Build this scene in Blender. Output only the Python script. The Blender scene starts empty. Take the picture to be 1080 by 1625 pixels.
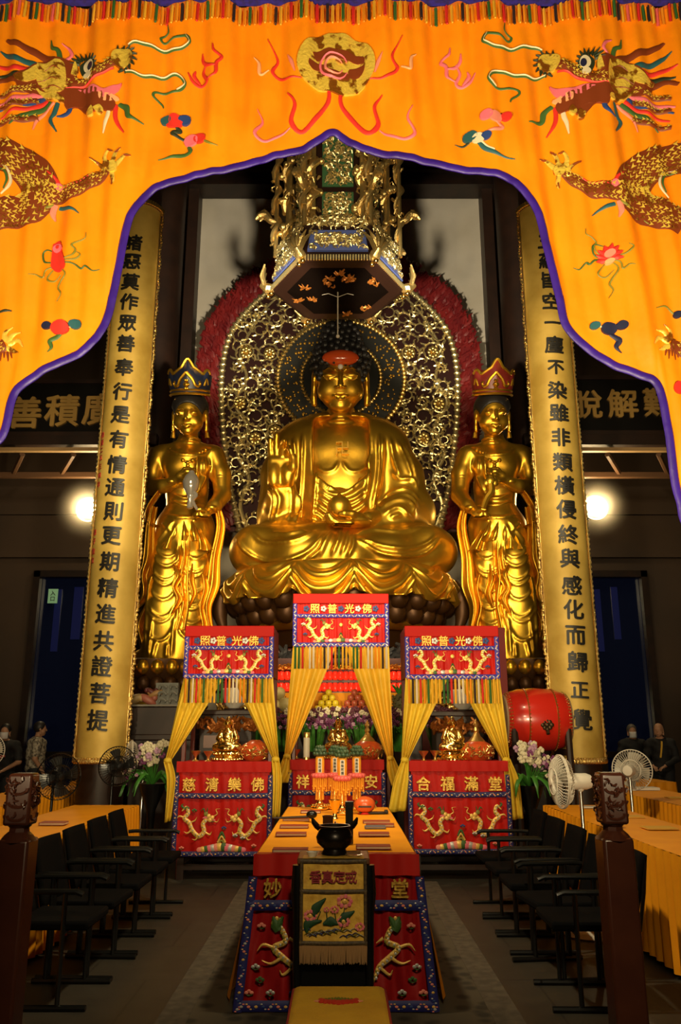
import bpy, bmesh, math, random
import numpy as np
from mathutils import Vector, Matrix
from mathutils.geometry import tessellate_polygon
random.seed(7); np.random.seed(7)
C = bpy.context.scene.collection
SCN = bpy.context.scene
pi = math.pi
# ------------------------------------------------------------------ camera, world, lights, exposure
FPX, PITCH, CAMH = 1290.0, math.atan(344/1290), 1.5
SP, CP = math.sin(PITCH), math.cos(PITCH)
cam = bpy.data.cameras.new('camera'); camo = bpy.data.objects.new('camera', cam); C.objects.link(camo)
cam.sensor_fit = 'VERTICAL'; cam.sensor_height = 36; cam.sensor_width = 24; cam.lens = 36*FPX/1625
cam.clip_start = .05; cam.clip_end = 100
camo.location = (0, 0, CAMH); camo.rotation_euler = (pi/2+PITCH, 0, 0)
SCN.camera = camo
vs = SCN.view_settings
vs.view_transform = 'Standard'; vs.look = 'None'; vs.gamma = 1; vs.use_curve_mapping = False
vs.exposure = 0.0
SCN.cycles.use_denoising = True
SCN.cycles.max_bounces = 6
SCN.cycles.sample_clamp_indirect = 4
w = bpy.data.worlds.new('night'); SCN.world = w; w.use_nodes = True
w.node_tree.nodes['Background'].inputs[0].default_value = (.30, .16, .06, 1)
w.node_tree.nodes['Background'].inputs[1].default_value = .008

def spot(name, loc, tgt, watts, ang, blend=.3, size=.12, col=(1, .78, .45)):
    l = bpy.data.lights.new(name, 'SPOT'); l.energy = watts; l.spot_size = math.radians(ang); l.spot_blend = blend
    l.shadow_soft_size = size; l.color = col
    o = bpy.data.objects.new(name, l); C.objects.link(o); o.location = loc
    o.rotation_euler = (Vector(tgt)-Vector(loc)).to_track_quat('-Z', 'Y').to_euler()
    return o
def point(name, loc, watts, size=.1, col=(1, .75, .42)):
    l = bpy.data.lights.new(name, 'POINT'); l.energy = watts; l.shadow_soft_size = size; l.color = col
    o = bpy.data.objects.new(name, l); C.objects.link(o); o.location = loc; return o
# unseen spotlights near the camera: up on the banner, and level on the altars
WARM = (1, .80, .46)
for sx in (-1, 1):
    spot('banner_spot', (sx*1.5, 1.0, 1.7), (sx*1.6, 4.6, 4.1), 1250, 95, .6, .15, WARM)
    spot('altar_spot', (sx*.9, .8, 3.4), (sx*1.1, 10, 1.6), 330, 36, .7, .15, WARM)
    # spots added out of view behind the banner, each aimed at its own target
    spot('table_spot', (sx*1.3, 4.95, 5.6), (sx*-2.9, 7.4, .4), 880, 66, .8, .15, WARM)
    spot('statue_spot', (sx*1.9, 5.1, 5.9), (sx*3.05, 12.3, 5.3), 700, 40, .3, .25, WARM)
    spot('buddha_spot', (sx*.8, 5.1, 5.0), (sx*.3, 12.8, 3.4), 700, 38, .12, .22, WARM)  # upper cone edge stands in for shade on head and shoulders
    spot('column_spot', (sx*1.4, 5.0, 6.4), (sx*2.95, 10.5, 4.9), 520, 75, .6, .15, WARM)
    # low spotlights that throw the lantern's shadow up on the rear wall
    spot('wall_spot', (sx*.15, 5.2, 4.2), (sx*2.5, 15.5, 10.5), 4200, 23, .35, .10, (1, .86, .60))
for x, y, e in ((0, 10.25, 9), (-1.16, 9.45, 4), (1.16, 9.45, 4)): point('altar_fill', (x, y, 2.15), e, .06, WARM)  # added light under the canopies to brighten the offerings
spot('lantern_spot', (0, 5.2, 7.2), (0, 8.7, 7.9), 140, 46, .5, .15, WARM)  # added light for the lantern alone
spot('front_spot', (.3, .2, 3.3), (0, 4.5, .5), 300, 46, .6, .2, WARM)  # added to brighten the incense stand and table front

# ------------------------------------------------------------------ helpers
def PT(x, y, Y):
    """point of the place that stands at depth Y and shows at photo pixel x, y"""
    u = (x-540)/FPX; v = (812.5-y)/FPX; t = Y/(CP-v*SP)
    return Vector((u*t, Y, CAMH+t*(SP+v*CP)))
def PZ(x, y, z):
    u = (x-540)/FPX; v = (812.5-y)/FPX; t = (z-CAMH)/(SP+v*CP)
    return Vector((u*t, t*(CP-v*SP), z))
def SC(y, Y): return Y/(CP-(812.5-y)/FPX*SP)/FPX

MATS = {}
def mat(name, col, rough=.5, metal=0., emit=None, es=0., noise=None, bump=0., bscale=40., sheen=0., coat=0., trans=0., alpha=1., spec=.5):
    """noise = (second colour, scale): random mottling of the stuff"""
    if name in MATS: return MATS[name]
    m = bpy.data.materials.new(name); m.use_nodes = True; nt = m.node_tree; b = nt.nodes['Principled BSDF']
    b.inputs['Base Color'].default_value = (*col, 1); b.inputs['Roughness'].default_value = rough
    b.inputs['Metallic'].default_value = metal; b.inputs['Specular IOR Level'].default_value = spec
    if emit: b.inputs['Emission Color'].default_value = (*emit, 1); b.inputs['Emission Strength'].default_value = es
    if sheen: b.inputs['Sheen Weight'].default_value = sheen
    if coat: b.inputs['Coat Weight'].default_value = coat
    if trans: b.inputs['Transmission Weight'].default_value = trans
    if alpha < 1: b.inputs['Alpha'].default_value = alpha
    tc = nt.nodes.new('ShaderNodeTexCoord')
    if noise:
        n = nt.nodes.new('ShaderNodeTexNoise'); n.inputs['Scale'].default_value = noise[1]; n.inputs['Detail'].default_value = 5
        r = nt.nodes.new('ShaderNodeValToRGB'); r.color_ramp.elements[0].position = .38; r.color_ramp.elements[1].position = .66
        r.color_ramp.elements[0].color = (*col, 1); r.color_ramp.elements[1].color = (*noise[0], 1)
        nt.links.new(tc.outputs['Object'], n.inputs['Vector']); nt.links.new(n.outputs['Fac'], r.inputs['Fac'])
        nt.links.new(r.outputs['Color'], b.inputs['Base Color'])
    if bump:
        n2 = nt.nodes.new('ShaderNodeTexNoise'); n2.inputs['Scale'].default_value = bscale; n2.inputs['Detail'].default_value = 4
        bp = nt.nodes.new('ShaderNodeBump'); bp.inputs['Strength'].default_value = bump; bp.inputs['Distance'].default_value = .02
        nt.links.new(tc.outputs['Object'], n2.inputs['Vector']); nt.links.new(n2.outputs['Fac'], bp.inputs['Height'])
        nt.links.new(bp.outputs['Normal'], b.inputs['Normal'])
    MATS[name] = m; return m

ORG = {}
def thing(name, label, cat, loc=(0, 0, 0), group=None, kind=None):
    o = bpy.data.objects.new(name, None); C.objects.link(o); o.empty_display_size = .1
    o.location = loc; ORG[o.name] = Vector(loc); tagp(o, label, cat, group, kind); return o
def tagp(o, label=None, cat=None, group=None, kind=None):
    if label: o['label'] = label
    if cat: o['category'] = cat
    if group: o['group'] = group
    if kind: o['kind'] = kind
    return o
def kids(o): return [c for c in C.objects if c.parent == o]
def dup(root, loc, rotz=None, label=None, group=None, scale=None):
    """copy of a thing with copies of its parts and their sub-parts"""
    r = root.copy(); C.objects.link(r); r.location = loc
    if rotz is not None: r.rotation_euler = (0, 0, rotz)
    if scale: r.scale = (scale,)*3
    if label: r['label'] = label
    if group: r['group'] = group
    for ch in root.children:
        c = ch.copy(); C.objects.link(c); c.parent = r
        for g in ch.children:
            d = g.copy(); C.objects.link(d); d.parent = c
    return r

def crom(pts, n=8):
    """smooth curve through points of any dimension"""
    p = np.array([list(q) for q in pts], float)
    if len(p) < 3 or n < 2: 
        if len(p) == 2 and n >= 2: return np.array([p[0]+(p[1]-p[0])*i/n for i in range(n+1)])
        return p
    q = np.vstack([2*p[0]-p[1], p, 2*p[-1]-p[-2]]); out = []
    for i in range(1, len(q)-2):
        a, b, c, d = q[i-1], q[i], q[i+1], q[i+2]
        for k in range(n):
            t = k/n
            out.append(.5*((2*b)+(-a+c)*t+(2*a-5*b+4*c-d)*t*t+(-a+3*b-3*c+d)*t**3))
    out.append(p[-1]); return np.array(out)

class MB:
    def __init__(s): s.v = []; s.f = []; s.m = []
    def add(s, vs_, fs, mi=0):
        o = len(s.v); s.v.extend([tuple(map(float, p)) for p in vs_])
        for f in fs: s.f.append(tuple(i+o for i in f)); s.m.append(mi)
    def box(s, c, size, mi=0, rz=0., top=1.):
        """box centred on c; top narrows the upper face"""
        hx, hy, hz = size[0]/2, size[1]/2, size[2]/2; cr, sr = math.cos(rz), math.sin(rz); P = []
        for dz in (-1, 1):
            k = top if dz > 0 else 1
            for dx, dy in ((-1, -1), (1, -1), (1, 1), (-1, 1)):
                x, y = dx*hx*k, dy*hy*k
                P.append((c[0]+x*cr-y*sr, c[1]+x*sr+y*cr, c[2]+dz*hz))
        s.add(P, [(3, 2, 1, 0), (4, 5, 6, 7), (0, 1, 5, 4), (1, 2, 6, 5), (2, 3, 7, 6), (3, 0, 4, 7)], mi)
    def tube(s, pts, r, n=8, mi=0, sm=0, flat=None):
        pts = [Vector(p) for p in (crom(pts, sm) if sm else pts)]
        N = len(pts); rs = [r]*N if not hasattr(r, '__len__') else list(np.interp(np.linspace(0, 1, N), np.linspace(0, 1, len(r)), r))
        up = None; P = []
        for i, p in enumerate(pts):
            t = (pts[min(i+1, N-1)]-pts[max(i-1, 0)])
            t = t.normalized() if t.length > 1e-9 else Vector((0, 0, 1))
            if up is None:
                up = Vector((0, 0, 1)) if abs(t.z) < .9 else Vector((0, 1, 0))
            a = t.cross(up); a = a.normalized() if a.length > 1e-6 else Vector((1, 0, 0))
            b = a.cross(t).normalized(); up = b
            for k in range(n):
                an = 2*pi*k/n; q = p+(a*math.cos(an)+b*math.sin(an))*rs[i]
                P.append(q)
        F = [(i*n+k, i*n+(k+1) % n, (i+1)*n+(k+1) % n, (i+1)*n+k) for i in range(N-1) for k in range(n)]
        F += [tuple(range(n-1, -1, -1)), tuple(range((N-1)*n, N*n))]
        s.add(P, F, mi)
    def lathe(s, prof, c=(0, 0, 0), n=24, mi=0, M=None, sx=1., sy=1., a0=0., a1=2*pi):
        full = abs(a1-a0-2*pi) < 1e-6; cols = n if full else n+1; P = []
        for (r, z) in prof:
            for k in range(cols):
                a = a0+(a1-a0)*k/n; q = Vector((r*math.cos(a)*sx, r*math.sin(a)*sy, z))
                if M is not None: q = M @ q
                P.append(q+Vector(c))
        F = []
        for i in range(len(prof)-1):
            for k in range(n):
                k2 = (k+1) % cols
                F.append((i*cols+k, i*cols+k2, (i+1)*cols+k2, (i+1)*cols+k))
        if full:
            if prof[0][0] > 1e-6: F.append(tuple(range(cols-1, -1, -1)))
            if prof[-1][0] > 1e-6: F.append(tuple(range((len(prof)-1)*cols, len(prof)*cols)))
        s.add(P, F, mi)
    def ball(s, c, r, n=10, mi=0, sc=(1, 1, 1), M=None):
        prof = [(max(1e-7, r*math.sin(pi*i/n)), -r*math.cos(pi*i/n)) for i in range(n+1)]
        MM = Matrix.Diagonal((sc[0], sc[1], sc[2]))
        if M is not None: MM = M @ MM
        s.lathe(prof, c, max(6, int(n*1.4)), mi, MM)
    def prism(s, poly, y0, y1, mi=0, fn=None):
        """polygon in x, z run from depth y0 to y1"""
        n = len(poly); P = [Vector((p[0], y0, p[1])) for p in poly]+[Vector((p[0], y1, p[1])) for p in poly]
        if fn: P = [fn(p) for p in P]
        T = tessellate_polygon([[Vector((p[0], p[1], 0)) for p in poly]])
        F = []
        area = sum(poly[i][0]*poly[(i+1) % n][1]-poly[(i+1) % n][0]*poly[i][1] for i in range(n))
        for t in T:
            a, b, c = t
            ar = (poly[b][0]-poly[a][0])*(poly[c][1]-poly[a][1])-(poly[c][0]-poly[a][0])*(poly[b][1]-poly[a][1])
            if ar < 0: a, b, c = c, b, a
            F.append((a, b, c)); F.append((c+n, b+n, a+n))
        for i in range(n):
            j = (i+1) % n
            F.append((i, i+n, j+n, j) if area > 0 else (j, j+n, i+n, i))
        s.add(P, F, mi)
    def grid(s, G, mi=0, flip=False):
        G = np.asarray(G); a, b = G.shape[:2]
        F = [(i*b+j, i*b+j+1, (i+1)*b+j+1, (i+1)*b+j) for i in range(a-1) for j in range(b-1)]
        if flip: F = [f[::-1] for f in F]
        s.add(G.reshape(-1, 3), F, mi)
    def ribbon(s, pts, w, out=(0, -1, 0), mi=0, sm=6, thick=.004, dome=.5, fn=None):
        """raised band along a curve, its face towards out; w one width or a list"""
        p = crom(pts, sm) if sm else np.array(pts, float); N = len(p)
        ws = np.full(N, w) if not hasattr(w, '__len__') else np.interp(np.linspace(0, 1, N), np.linspace(0, 1, len(w)), w)
        o = np.array(out, float); T = np.gradient(p, axis=0); S = np.cross(T, o); S /= np.maximum(np.linalg.norm(S, axis=1, keepdims=True), 1e-9)
        G = []
        for k, hgt in ((-1, 0), (-.55, dome), (0, 1), (.55, dome), (1, 0)):
            q = p+S*(k*ws[:, None]/2)+o*thick*hgt
            G.append(q)
        G = np.array(G)
        if fn: G = fn(G)
        s.grid(G, mi, flip=True)
    def build(s, name, mats, parent=None, smooth=True, ang=40, bevel=0., solid=0., world=True, kind=None, label=None):
        off = ORG[parent.name] if (parent is not None and world) else Vector((0, 0, 0))
        me = bpy.data.meshes.new(name)
        V = np.array(s.v, float).reshape(-1, 3)-np.array(off)
        me.from_pydata(V.tolist(), [], s.f)
        mats = mats if isinstance(mats, (list, tuple)) else [mats]
        for m in mats: me.materials.append(m)
        if len(mats) > 1: me.polygons.foreach_set('material_index', s.m)
        if smooth:
            me.polygons.foreach_set('use_smooth', [True]*len(me.polygons)); me.set_sharp_from_angle(angle=math.radians(ang))
        me.update()
        o = bpy.data.objects.new(name, me); C.objects.link(o)
        if parent is not None: o.parent = parent; ORG[o.name] = off
        else: ORG[o.name] = Vector((0, 0, 0))
        if solid:
            md = o.modifiers.new('thickness', 'SOLIDIFY'); md.thickness = solid; md.offset = 0
        if bevel:
            md = o.modifiers.new('bevel', 'BEVEL'); md.width = bevel; md.segments = 2; md.limit_method = 'ANGLE'
        if kind: o['kind'] = kind
        if label: o['label'] = label
        return o

GLY = {}
def glyph(ch, off=.0):
    k = (ch, off)
    if k not in GLY:
        c = bpy.data.curves.new('g', 'FONT'); c.body = ch; c.resolution_u = 2; c.offset = off; c.extrude = .03
        o = bpy.data.objects.new('g', c); C.objects.link(o); bpy.context.view_layer.update()
        dg = bpy.context.evaluated_depsgraph_get(); me = bpy.data.meshes.new_from_object(o.evaluated_get(dg))
        bm_ = bmesh.new(); bm_.from_mesh(me)
        for xq in (.2, .35, .5, .65, .8): bmesh.ops.bisect_plane(bm_, geom=bm_.verts[:]+bm_.edges[:]+bm_.faces[:], plane_co=(xq, 0, 0), plane_no=(1, 0, 0))
        bm_.to_mesh(me); bm_.free()
        V = np.array([v.co[:] for v in me.vertices]) if len(me.vertices) else np.zeros((0, 3))
        if len(V): V[:, 0] -= (V[:, 0].max()+V[:, 0].min())/2; V[:, 1] -= (V[:, 1].max()+V[:, 1].min())/2
        GLY[k] = (V, [tuple(p.vertices) for p in me.polygons])
        bpy.data.objects.remove(o); bpy.data.curves.remove(c); bpy.data.meshes.remove(me)
    return GLY[k]
def put_text(mb, s, c, right, up, size, depth, off=.012, step=None, mi=0, fn=None, bold=None):
    bold = off*.8 if bold is None else bold; off = 0.
    """characters in a row (step = vector from one to the next), raised by depth"""
    right, up = Vector(right), Vector(up); nrm = right.cross(up)
    for i, ch in enumerate(s):
        if ch == ' ': continue
        V, F = glyph(ch, off); o = Vector(c)+(Vector(step)*(i-(len(s)-1)/2) if step is not None else Vector())
        for q, (bx, bz_) in enumerate(((0, 0),) if not bold else ((-bold, 0), (bold, 0), (0, bold), (0, -bold))):
            P = [o+right*((v[0]+bx)*size)+up*((v[1]+bz_)*size)+nrm*(v[2]/.03*depth+(.0007*q if v[2] > 0 else 0)) for v in V]
            if fn: P = [fn(p) for p in P]
            mb.add(P, F, mi)

# ---- bodies grown as one continuous surface from blended volumes
class SDF:
    def __init__(s, lo, hi, h):
        s.lo = np.array(lo, float); s.h = h
        s.n = np.ceil((np.array(hi)-s.lo)/h).astype(int)+1
        s.d = np.full(tuple(s.n), 50., np.float32)
    def _sub(s, lo, hi):
        a = np.clip(np.floor((np.array(lo)-s.lo)/s.h).astype(int), 0, s.n-1); b = np.clip(np.ceil((np.array(hi)-s.lo)/s.h).astype(int)+1, 1, s.n)
        sl = tuple(slice(i, max(i+1, j)) for i, j in zip(a, b))
        ax = [(np.arange(q.start, q.stop)*s.h+s.lo[i]).astype(np.float32) for i, q in enumerate(sl)]
        return sl, ax[0][:, None, None], ax[1][None, :, None], ax[2][None, None, :]
    def _put(s, sl, d, k, cut):
        cur = s.d[sl]
        if cut:
            if k > 0:
                hh = np.clip(.5-.5*(cur+d)/k, 0, 1); s.d[sl] = cur*(1-hh)+(-d)*hh+k*hh*(1-hh)
            else: s.d[sl] = np.maximum(cur, -d)
        elif k > 0:
            hh = np.clip(.5+.5*(cur-d)/k, 0, 1); s.d[sl] = np.where(cur > 40, d, cur*(1-hh)+d*hh-k*hh*(1-hh))
        else: s.d[sl] = np.minimum(cur, d)
    def cap(s, a, b, ra, rb=None, k=.03, cut=False, infl=0., sq=None):
        """tapered limb from a to b"""
        rb = ra if rb is None else rb; ra += infl; rb += infl
        a, b = np.array(a, float), np.array(b, float); m = max(ra, rb)+2.5*k+3*s.h
        sl, X, Y, Z = s._sub(np.minimum(a, b)-m, np.maximum(a, b)+m)
        ab = b-a; L = max(float(ab@ab), 1e-12)
        t = np.clip(((X-a[0])*ab[0]+(Y-a[1])*ab[1]+(Z-a[2])*ab[2])/L, 0, 1)
        d = np.sqrt((X-a[0]-t*ab[0])**2+(Y-a[1]-t*ab[1])**2+(Z-a[2]-t*ab[2])**2)-(ra+(rb-ra)*t)
        s._put(sl, d, k, cut)
    def path(s, pts, rs, k=.03, sm=0, cut=False, infl=0.):
        p = crom(pts, sm) if sm else np.array([list(q) for q in pts], float)
        r = np.interp(np.linspace(0, 1, len(p)), np.linspace(0, 1, len(rs)), rs) if hasattr(rs, '__len__') else np.full(len(p), rs)
        for i in range(len(p)-1): s.cap(p[i], p[i+1], r[i], r[i+1], k, cut, infl)
    def ell(s, c, r, k=.03, cut=False, infl=0., rot=None):
        c = np.array(c, float); r = np.array(r, float)+infl; m = (max(r) if rot is not None else r)+2.5*k+3*s.h
        sl, X, Y, Z = s._sub(c-m, c+m); x, y, z = X-c[0], Y-c[1], Z-c[2]
        if rot is not None:
            R = np.array(rot.to_3x3().transposed()); x, y, z = (R[i][0]*x+R[i][1]*y+R[i][2]*z for i in range(3))
        k0 = np.sqrt((x/r[0])**2+(y/r[1])**2+(z/r[2])**2); k1 = np.sqrt((x/r[0]**2)**2+(y/r[1]**2)**2+(z/r[2]**2)**2)
        d = k0*(k0-1)/np.maximum(k1, 1e-6); d = np.where(k0 < 1e-3, -min(r), d)
        s._put(sl, d, k, cut)
    def rbox(s, c, hs, rr, k=.03, cut=False, rot=None):
        c = np.array(c, float); hs = np.array(hs, float); m = (hs if rot is None else np.linalg.norm(hs))+2.5*k+3*s.h
        sl, X, Y, Z = s._sub(c-m, c+m); x, y, z = X-c[0], Y-c[1], Z-c[2]
        if rot is not None:
            R = np.array(rot.to_3x3().transposed()); x, y, z = (R[i][0]*x+R[i][1]*y+R[i][2]*z for i in range(3))
        qx, qy, qz = np.abs(x)-hs[0]+rr, np.abs(y)-hs[1]+rr, np.abs(z)-hs[2]+rr
        d = np.sqrt(np.maximum(qx, 0)**2+np.maximum(qy, 0)**2+np.maximum(qz, 0)**2)+np.minimum(np.maximum(qx, np.maximum(qy, qz)), 0)-rr
        s._put(sl, d, k, cut)
    def mesh(s):
        d = s.d; ins = d < 0; nx, ny, nz = d.shape
        cnt = np.zeros((nx-1, ny-1, nz-1), np.int8)
        for i in (0, 1):
            for j in (0, 1):
                for k in (0, 1): cnt += ins[i:nx-1+i, j:ny-1+j, k:nz-1+k]
        act = (cnt > 0) & (cnt < 8); idx = np.full(act.shape, -1, np.int64); ijk = np.argwhere(act); idx[act] = np.arange(len(ijk))
        acc = np.zeros((len(ijk), 3)); num = np.zeros(len(ijk))
        co = [(i, j, k) for i in (0, 1) for j in (0, 1) for k in (0, 1)]
        for a in co:
            for ax in range(3):
                if a[ax]: continue
                b = list(a); b[ax] = 1
                da = d[ijk[:, 0]+a[0], ijk[:, 1]+a[1], ijk[:, 2]+a[2]]; db = d[ijk[:, 0]+b[0], ijk[:, 1]+b[1], ijk[:, 2]+b[2]]
                mk = (da < 0) != (db < 0); t = np.where(mk, da/np.where(mk, da-db, 1), 0)
                p = np.array(a, float)[None]+t[:, None]*(np.array(b)-np.array(a))[None]
                acc[mk] += p[mk]; num[mk] += 1
        V = s.lo+s.h*(ijk+acc/np.maximum(num, 1)[:, None]); Q = []
        for ax in range(3):
            o = [q for q in range(3) if q != ax]
            s0 = [slice(1, -1)]*3; s0[ax] = slice(0, -1); s1 = [slice(1, -1)]*3; s1[ax] = slice(1, None)
            A, B = ins[tuple(s0)], ins[tuple(s1)]; e = np.argwhere(A != B)
            if not len(e): continue
            sg = A[tuple(e.T)]; e = e.copy(); e[:, o[0]] += 1; e[:, o[1]] += 1
            def cell(u, v_):
                q = e.copy(); q[:, o[0]] += u; q[:, o[1]] += v_
                return idx[tuple(q.T)]
            q = np.stack([cell(-1, -1), cell(0, -1), cell(0, 0), cell(-1, 0)], 1)
            fl = sg if ax != 1 else ~sg
            q[~fl] = q[~fl][:, ::-1]; Q.append(q)
        return V, np.vstack(Q)
def vnorm(V, Q):
    n = np.cross(V[Q[:, 2]]-V[Q[:, 0]], V[Q[:, 3]]-V[Q[:, 1]]); N = np.zeros_like(V)
    for k in range(4):
        for a in range(3): N[:, a] += np.bincount(Q[:, k], n[:, a], len(V))
    return N/np.maximum(np.linalg.norm(N, axis=1, keepdims=True), 1e-12)
def relax(V, Q, it=1, w=.5):
    for _ in range(it):
        S = np.zeros_like(V); c = np.bincount(Q.ravel(), minlength=len(V))*2
        for k in range(4):
            nb = V[Q[:, (k+1) % 4]]+V[Q[:, (k+3) % 4]]
            for a in range(3): S[:, a] += np.bincount(Q[:, k], nb[:, a], len(V))
        V = V*(1-w)+S/np.maximum(c, 1)[:, None]*w
    return V
def ridges(V, N, lines, h, wd, sm=6):
    """raised (h > 0) or sunk folds along curves drawn on the front, in x, z"""
    amt = np.zeros(len(V)); fr = np.clip(-N[:, 1]*2.2, 0, 1)
    for ln in lines:
        p = crom(ln, sm); lo, hi = p.min(0)-3*wd, p.max(0)+3*wd
        k = np.where((fr > 0) & (V[:, 0] > lo[0]) & (V[:, 0] < hi[0]) & (V[:, 2] > lo[1]) & (V[:, 2] < hi[1]))[0]
        if not len(k): continue
        q = V[k][:, [0, 2]]; best = np.full(len(k), 1e9); bt = np.zeros(len(k))
        for i in range(len(p)-1):
            a, ab = p[i], p[i+1]-p[i]; t = np.clip(((q-a)@ab)/max(ab@ab, 1e-12), 0, 1)
            dd = np.linalg.norm(q-a-t[:, None]*ab, axis=1); m = dd < best; best[m] = dd[m]; bt[m] = (i+t[m])/(len(p)-1)
        e = np.clip(np.minimum(bt, 1-bt)*6+.15, 0, 1)
        val = h*np.exp(-(best/wd)**2)*e
        if h > 0: amt[k] = np.maximum(amt[k], val)
        else: amt[k] = np.minimum(amt[k], val)
    return V+N*(amt*fr)[:, None]
def qobj(name, V, Q, m, parent=None, ang=None, label=None):
    me = bpy.data.meshes.new(name); off = ORG[parent.name] if parent is not None else Vector((0, 0, 0))
    V = V-np.array(off)
    me.vertices.add(len(V)); me.vertices.foreach_set('co', V.astype(np.float32).ravel())
    me.loops.add(Q.size); me.loops.foreach_set('vertex_index', Q.astype(np.int32).ravel())
    me.polygons.add(len(Q)); me.polygons.foreach_set('loop_start', (np.arange(len(Q))*4).astype(np.int32))
    me.update(calc_edges=True); me.validate()
    me.polygons.foreach_set('use_smooth', [True]*len(me.polygons)); me.materials.append(m)
    o = bpy.data.objects.new(name, me); C.objects.link(o)
    if parent is not None: o.parent = parent
    ORG[o.name] = off
    if label: o['label'] = label
    return o
# ------------------------------------------------------------------ materials
GOLD = mat('statue_gold', (.80, .47, .045), .34, .92, noise=((.62, .33, .025), 1.6), bump=.06, bscale=18)
GOLDB = mat('bright_gold', (1.0, .70, .20), .22, 1., bump=.1, bscale=30)
GOLDC = mat('carved_gold', (.92, .66, .22), .28, .95, bump=.25, bscale=60)
PALEG = mat('pale_carved_gold', (.86, .72, .36), .28, .9, bump=.25, bscale=60)
COLG = mat('gold_leaf_board', (.66, .45, .10), .55, .25, noise=((.50, .32, .055), 2.6), bump=.08, bscale=12)
INK = mat('black_ink', (.008, .007, .006), .5)
WOODD = mat('dark_wood', (.017, .007, .004), .5, noise=((.026, .010, .005), 3))
WOODB = mat('black_wood', (.010, .006, .005), .35, noise=((.018, .009, .006), 6))
WOODR = mat('red_lacquer_wood', (.10, .012, .008), .4)
WALLB = mat('brown_wall', (.034, .017, .007), .8, noise=((.022, .011, .005), .7), bump=.15, bscale=6)
PLAST = mat('white_plaster', (.50, .45, .37), .9, noise=((.42, .37, .29), .9), bump=.1, bscale=14)
RED = mat('red_satin', (.52, .009, .004), .55, spec=.2, noise=((.40, .006, .004), 5), bump=.12, bscale=22)
REDT = mat('red_cloth_trim', (.44, .009, .005), .65, spec=.2)
REDD = mat('deep_red_silk', (.34, .008, .009), .55, spec=.2,  noise=((.34, .010, .012), 5), bump=.12, bscale=22)
BLUE = mat('blue_brocade', (.018, .016, .26), .55, noise=((.012, .012, .10), 30))
PURP = mat('violet_satin', (.040, .012, .27), .45, noise=((.030, .009, .19), 6), bump=.2, bscale=20)
BANN = mat('orange_satin', (.98, .285, .002), .5, noise=((.94, .255, .002), 3), bump=.14, bscale=16)
YELC = mat('yellow_cloth', (.72, .48, .025), .65, noise=((.64, .41, .02), 6), bump=.15, bscale=30)
YELO = mat('amber_cloth', (.84, .49, .025), .6, noise=((.76, .43, .02), 6), bump=.15, bscale=30)
ORAN = mat('orange_tablecloth', (.90, .35, .008), .65, spec=.25, noise=((.84, .31, .007), 5), bump=.1, bscale=25)
BLACKF = mat('black_fabric', (.003, .003, .0035), .95, spec=.08)
BLACKM = mat('black_metal', (.008, .008, .008), .3, .3)
STEEL = mat('bright_steel', (.7, .7, .68), .25, 1.)
WHITEP = mat('white_plastic', (.68, .63, .54), .4)
GILT = mat('gilt_lettering', (.85, .52, .08), .35, .4, noise=((.45, .24, .03), 45), bump=.3, bscale=70)
GREEN = mat('leaf_green', (.035, .16, .018), .45, noise=((.06, .24, .03), 8))
MAROON = mat('maroon_ground', (.022, .004, .003), .7, noise=((.014, .003, .002), 3), spec=.2)
FLAME = mat('flame_lacquer', (.17, .012, .012), .38, noise=((.11, .008, .010), 4))
PORC = mat('white_porcelain', (.75, .72, .64), .25, coat=.3)
SKIN = mat('skin', (.42, .22, .13), .55)
HAIRM = mat('black_hair', (.012, .010, .010), .5)

# ------------------------------------------------------------------ the hall
def struct(name, mb, m, parent=None, **k):
    o = mb.build(name, m, parent, **k); o['kind'] = 'structure'; return o
# floor of stone slabs
fm = bpy.data.materials.new('stone_slabs'); fm.use_nodes = True; nt = fm.node_tree; b = nt.nodes['Principled BSDF']
tc = nt.nodes.new('ShaderNodeTexCoord'); br = nt.nodes.new('ShaderNodeTexBrick'); br.offset = .5
br.inputs['Scale'].default_value = 1; br.inputs['Brick Width'].default_value = .8; br.inputs['Row Height'].default_value = .8; br.inputs['Mortar Size'].default_value = .008
br.inputs['Color1'].default_value = (.042, .036, .025, 1); br.inputs['Color2'].default_value = (.034, .029, .020, 1); br.inputs['Mortar'].default_value = (.022, .018, .013, 1)
nz = nt.nodes.new('ShaderNodeTexNoise'); nz.inputs['Scale'].default_value = 6; nz.inputs['Detail'].default_value = 8
mx = nt.nodes.new('ShaderNodeMixRGB'); mx.blend_type = 'MULTIPLY'; mx.inputs[0].default_value = .7
nt.links.new(tc.outputs['Object'], br.inputs['Vector']); nt.links.new(tc.outputs['Object'], nz.inputs['Vector'])
nt.links.new(br.outputs['Color'], mx.inputs[1]); nt.links.new(nz.outputs['Fac'], mx.inputs[2]); nt.links.new(mx.outputs[0], b.inputs['Base Color'])
b.inputs['Roughness'].default_value = .6
m = MB(); m.box((0, 8, -.05), (26, 22, .1)); struct('floor', m, fm)
m = MB(); m.box((0, 9, 13.6), (26, 18, .2))
for y in (9.6, 12.4, 15.0): m.box((0, y, 13.25), (26, .35, .5))
struct('ceiling', m, WOODD)
m = MB(); m.box((0, 15.65, 6.7), (6.5, .3, 13.6)); struct('wall_center', m, PLAST)
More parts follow.
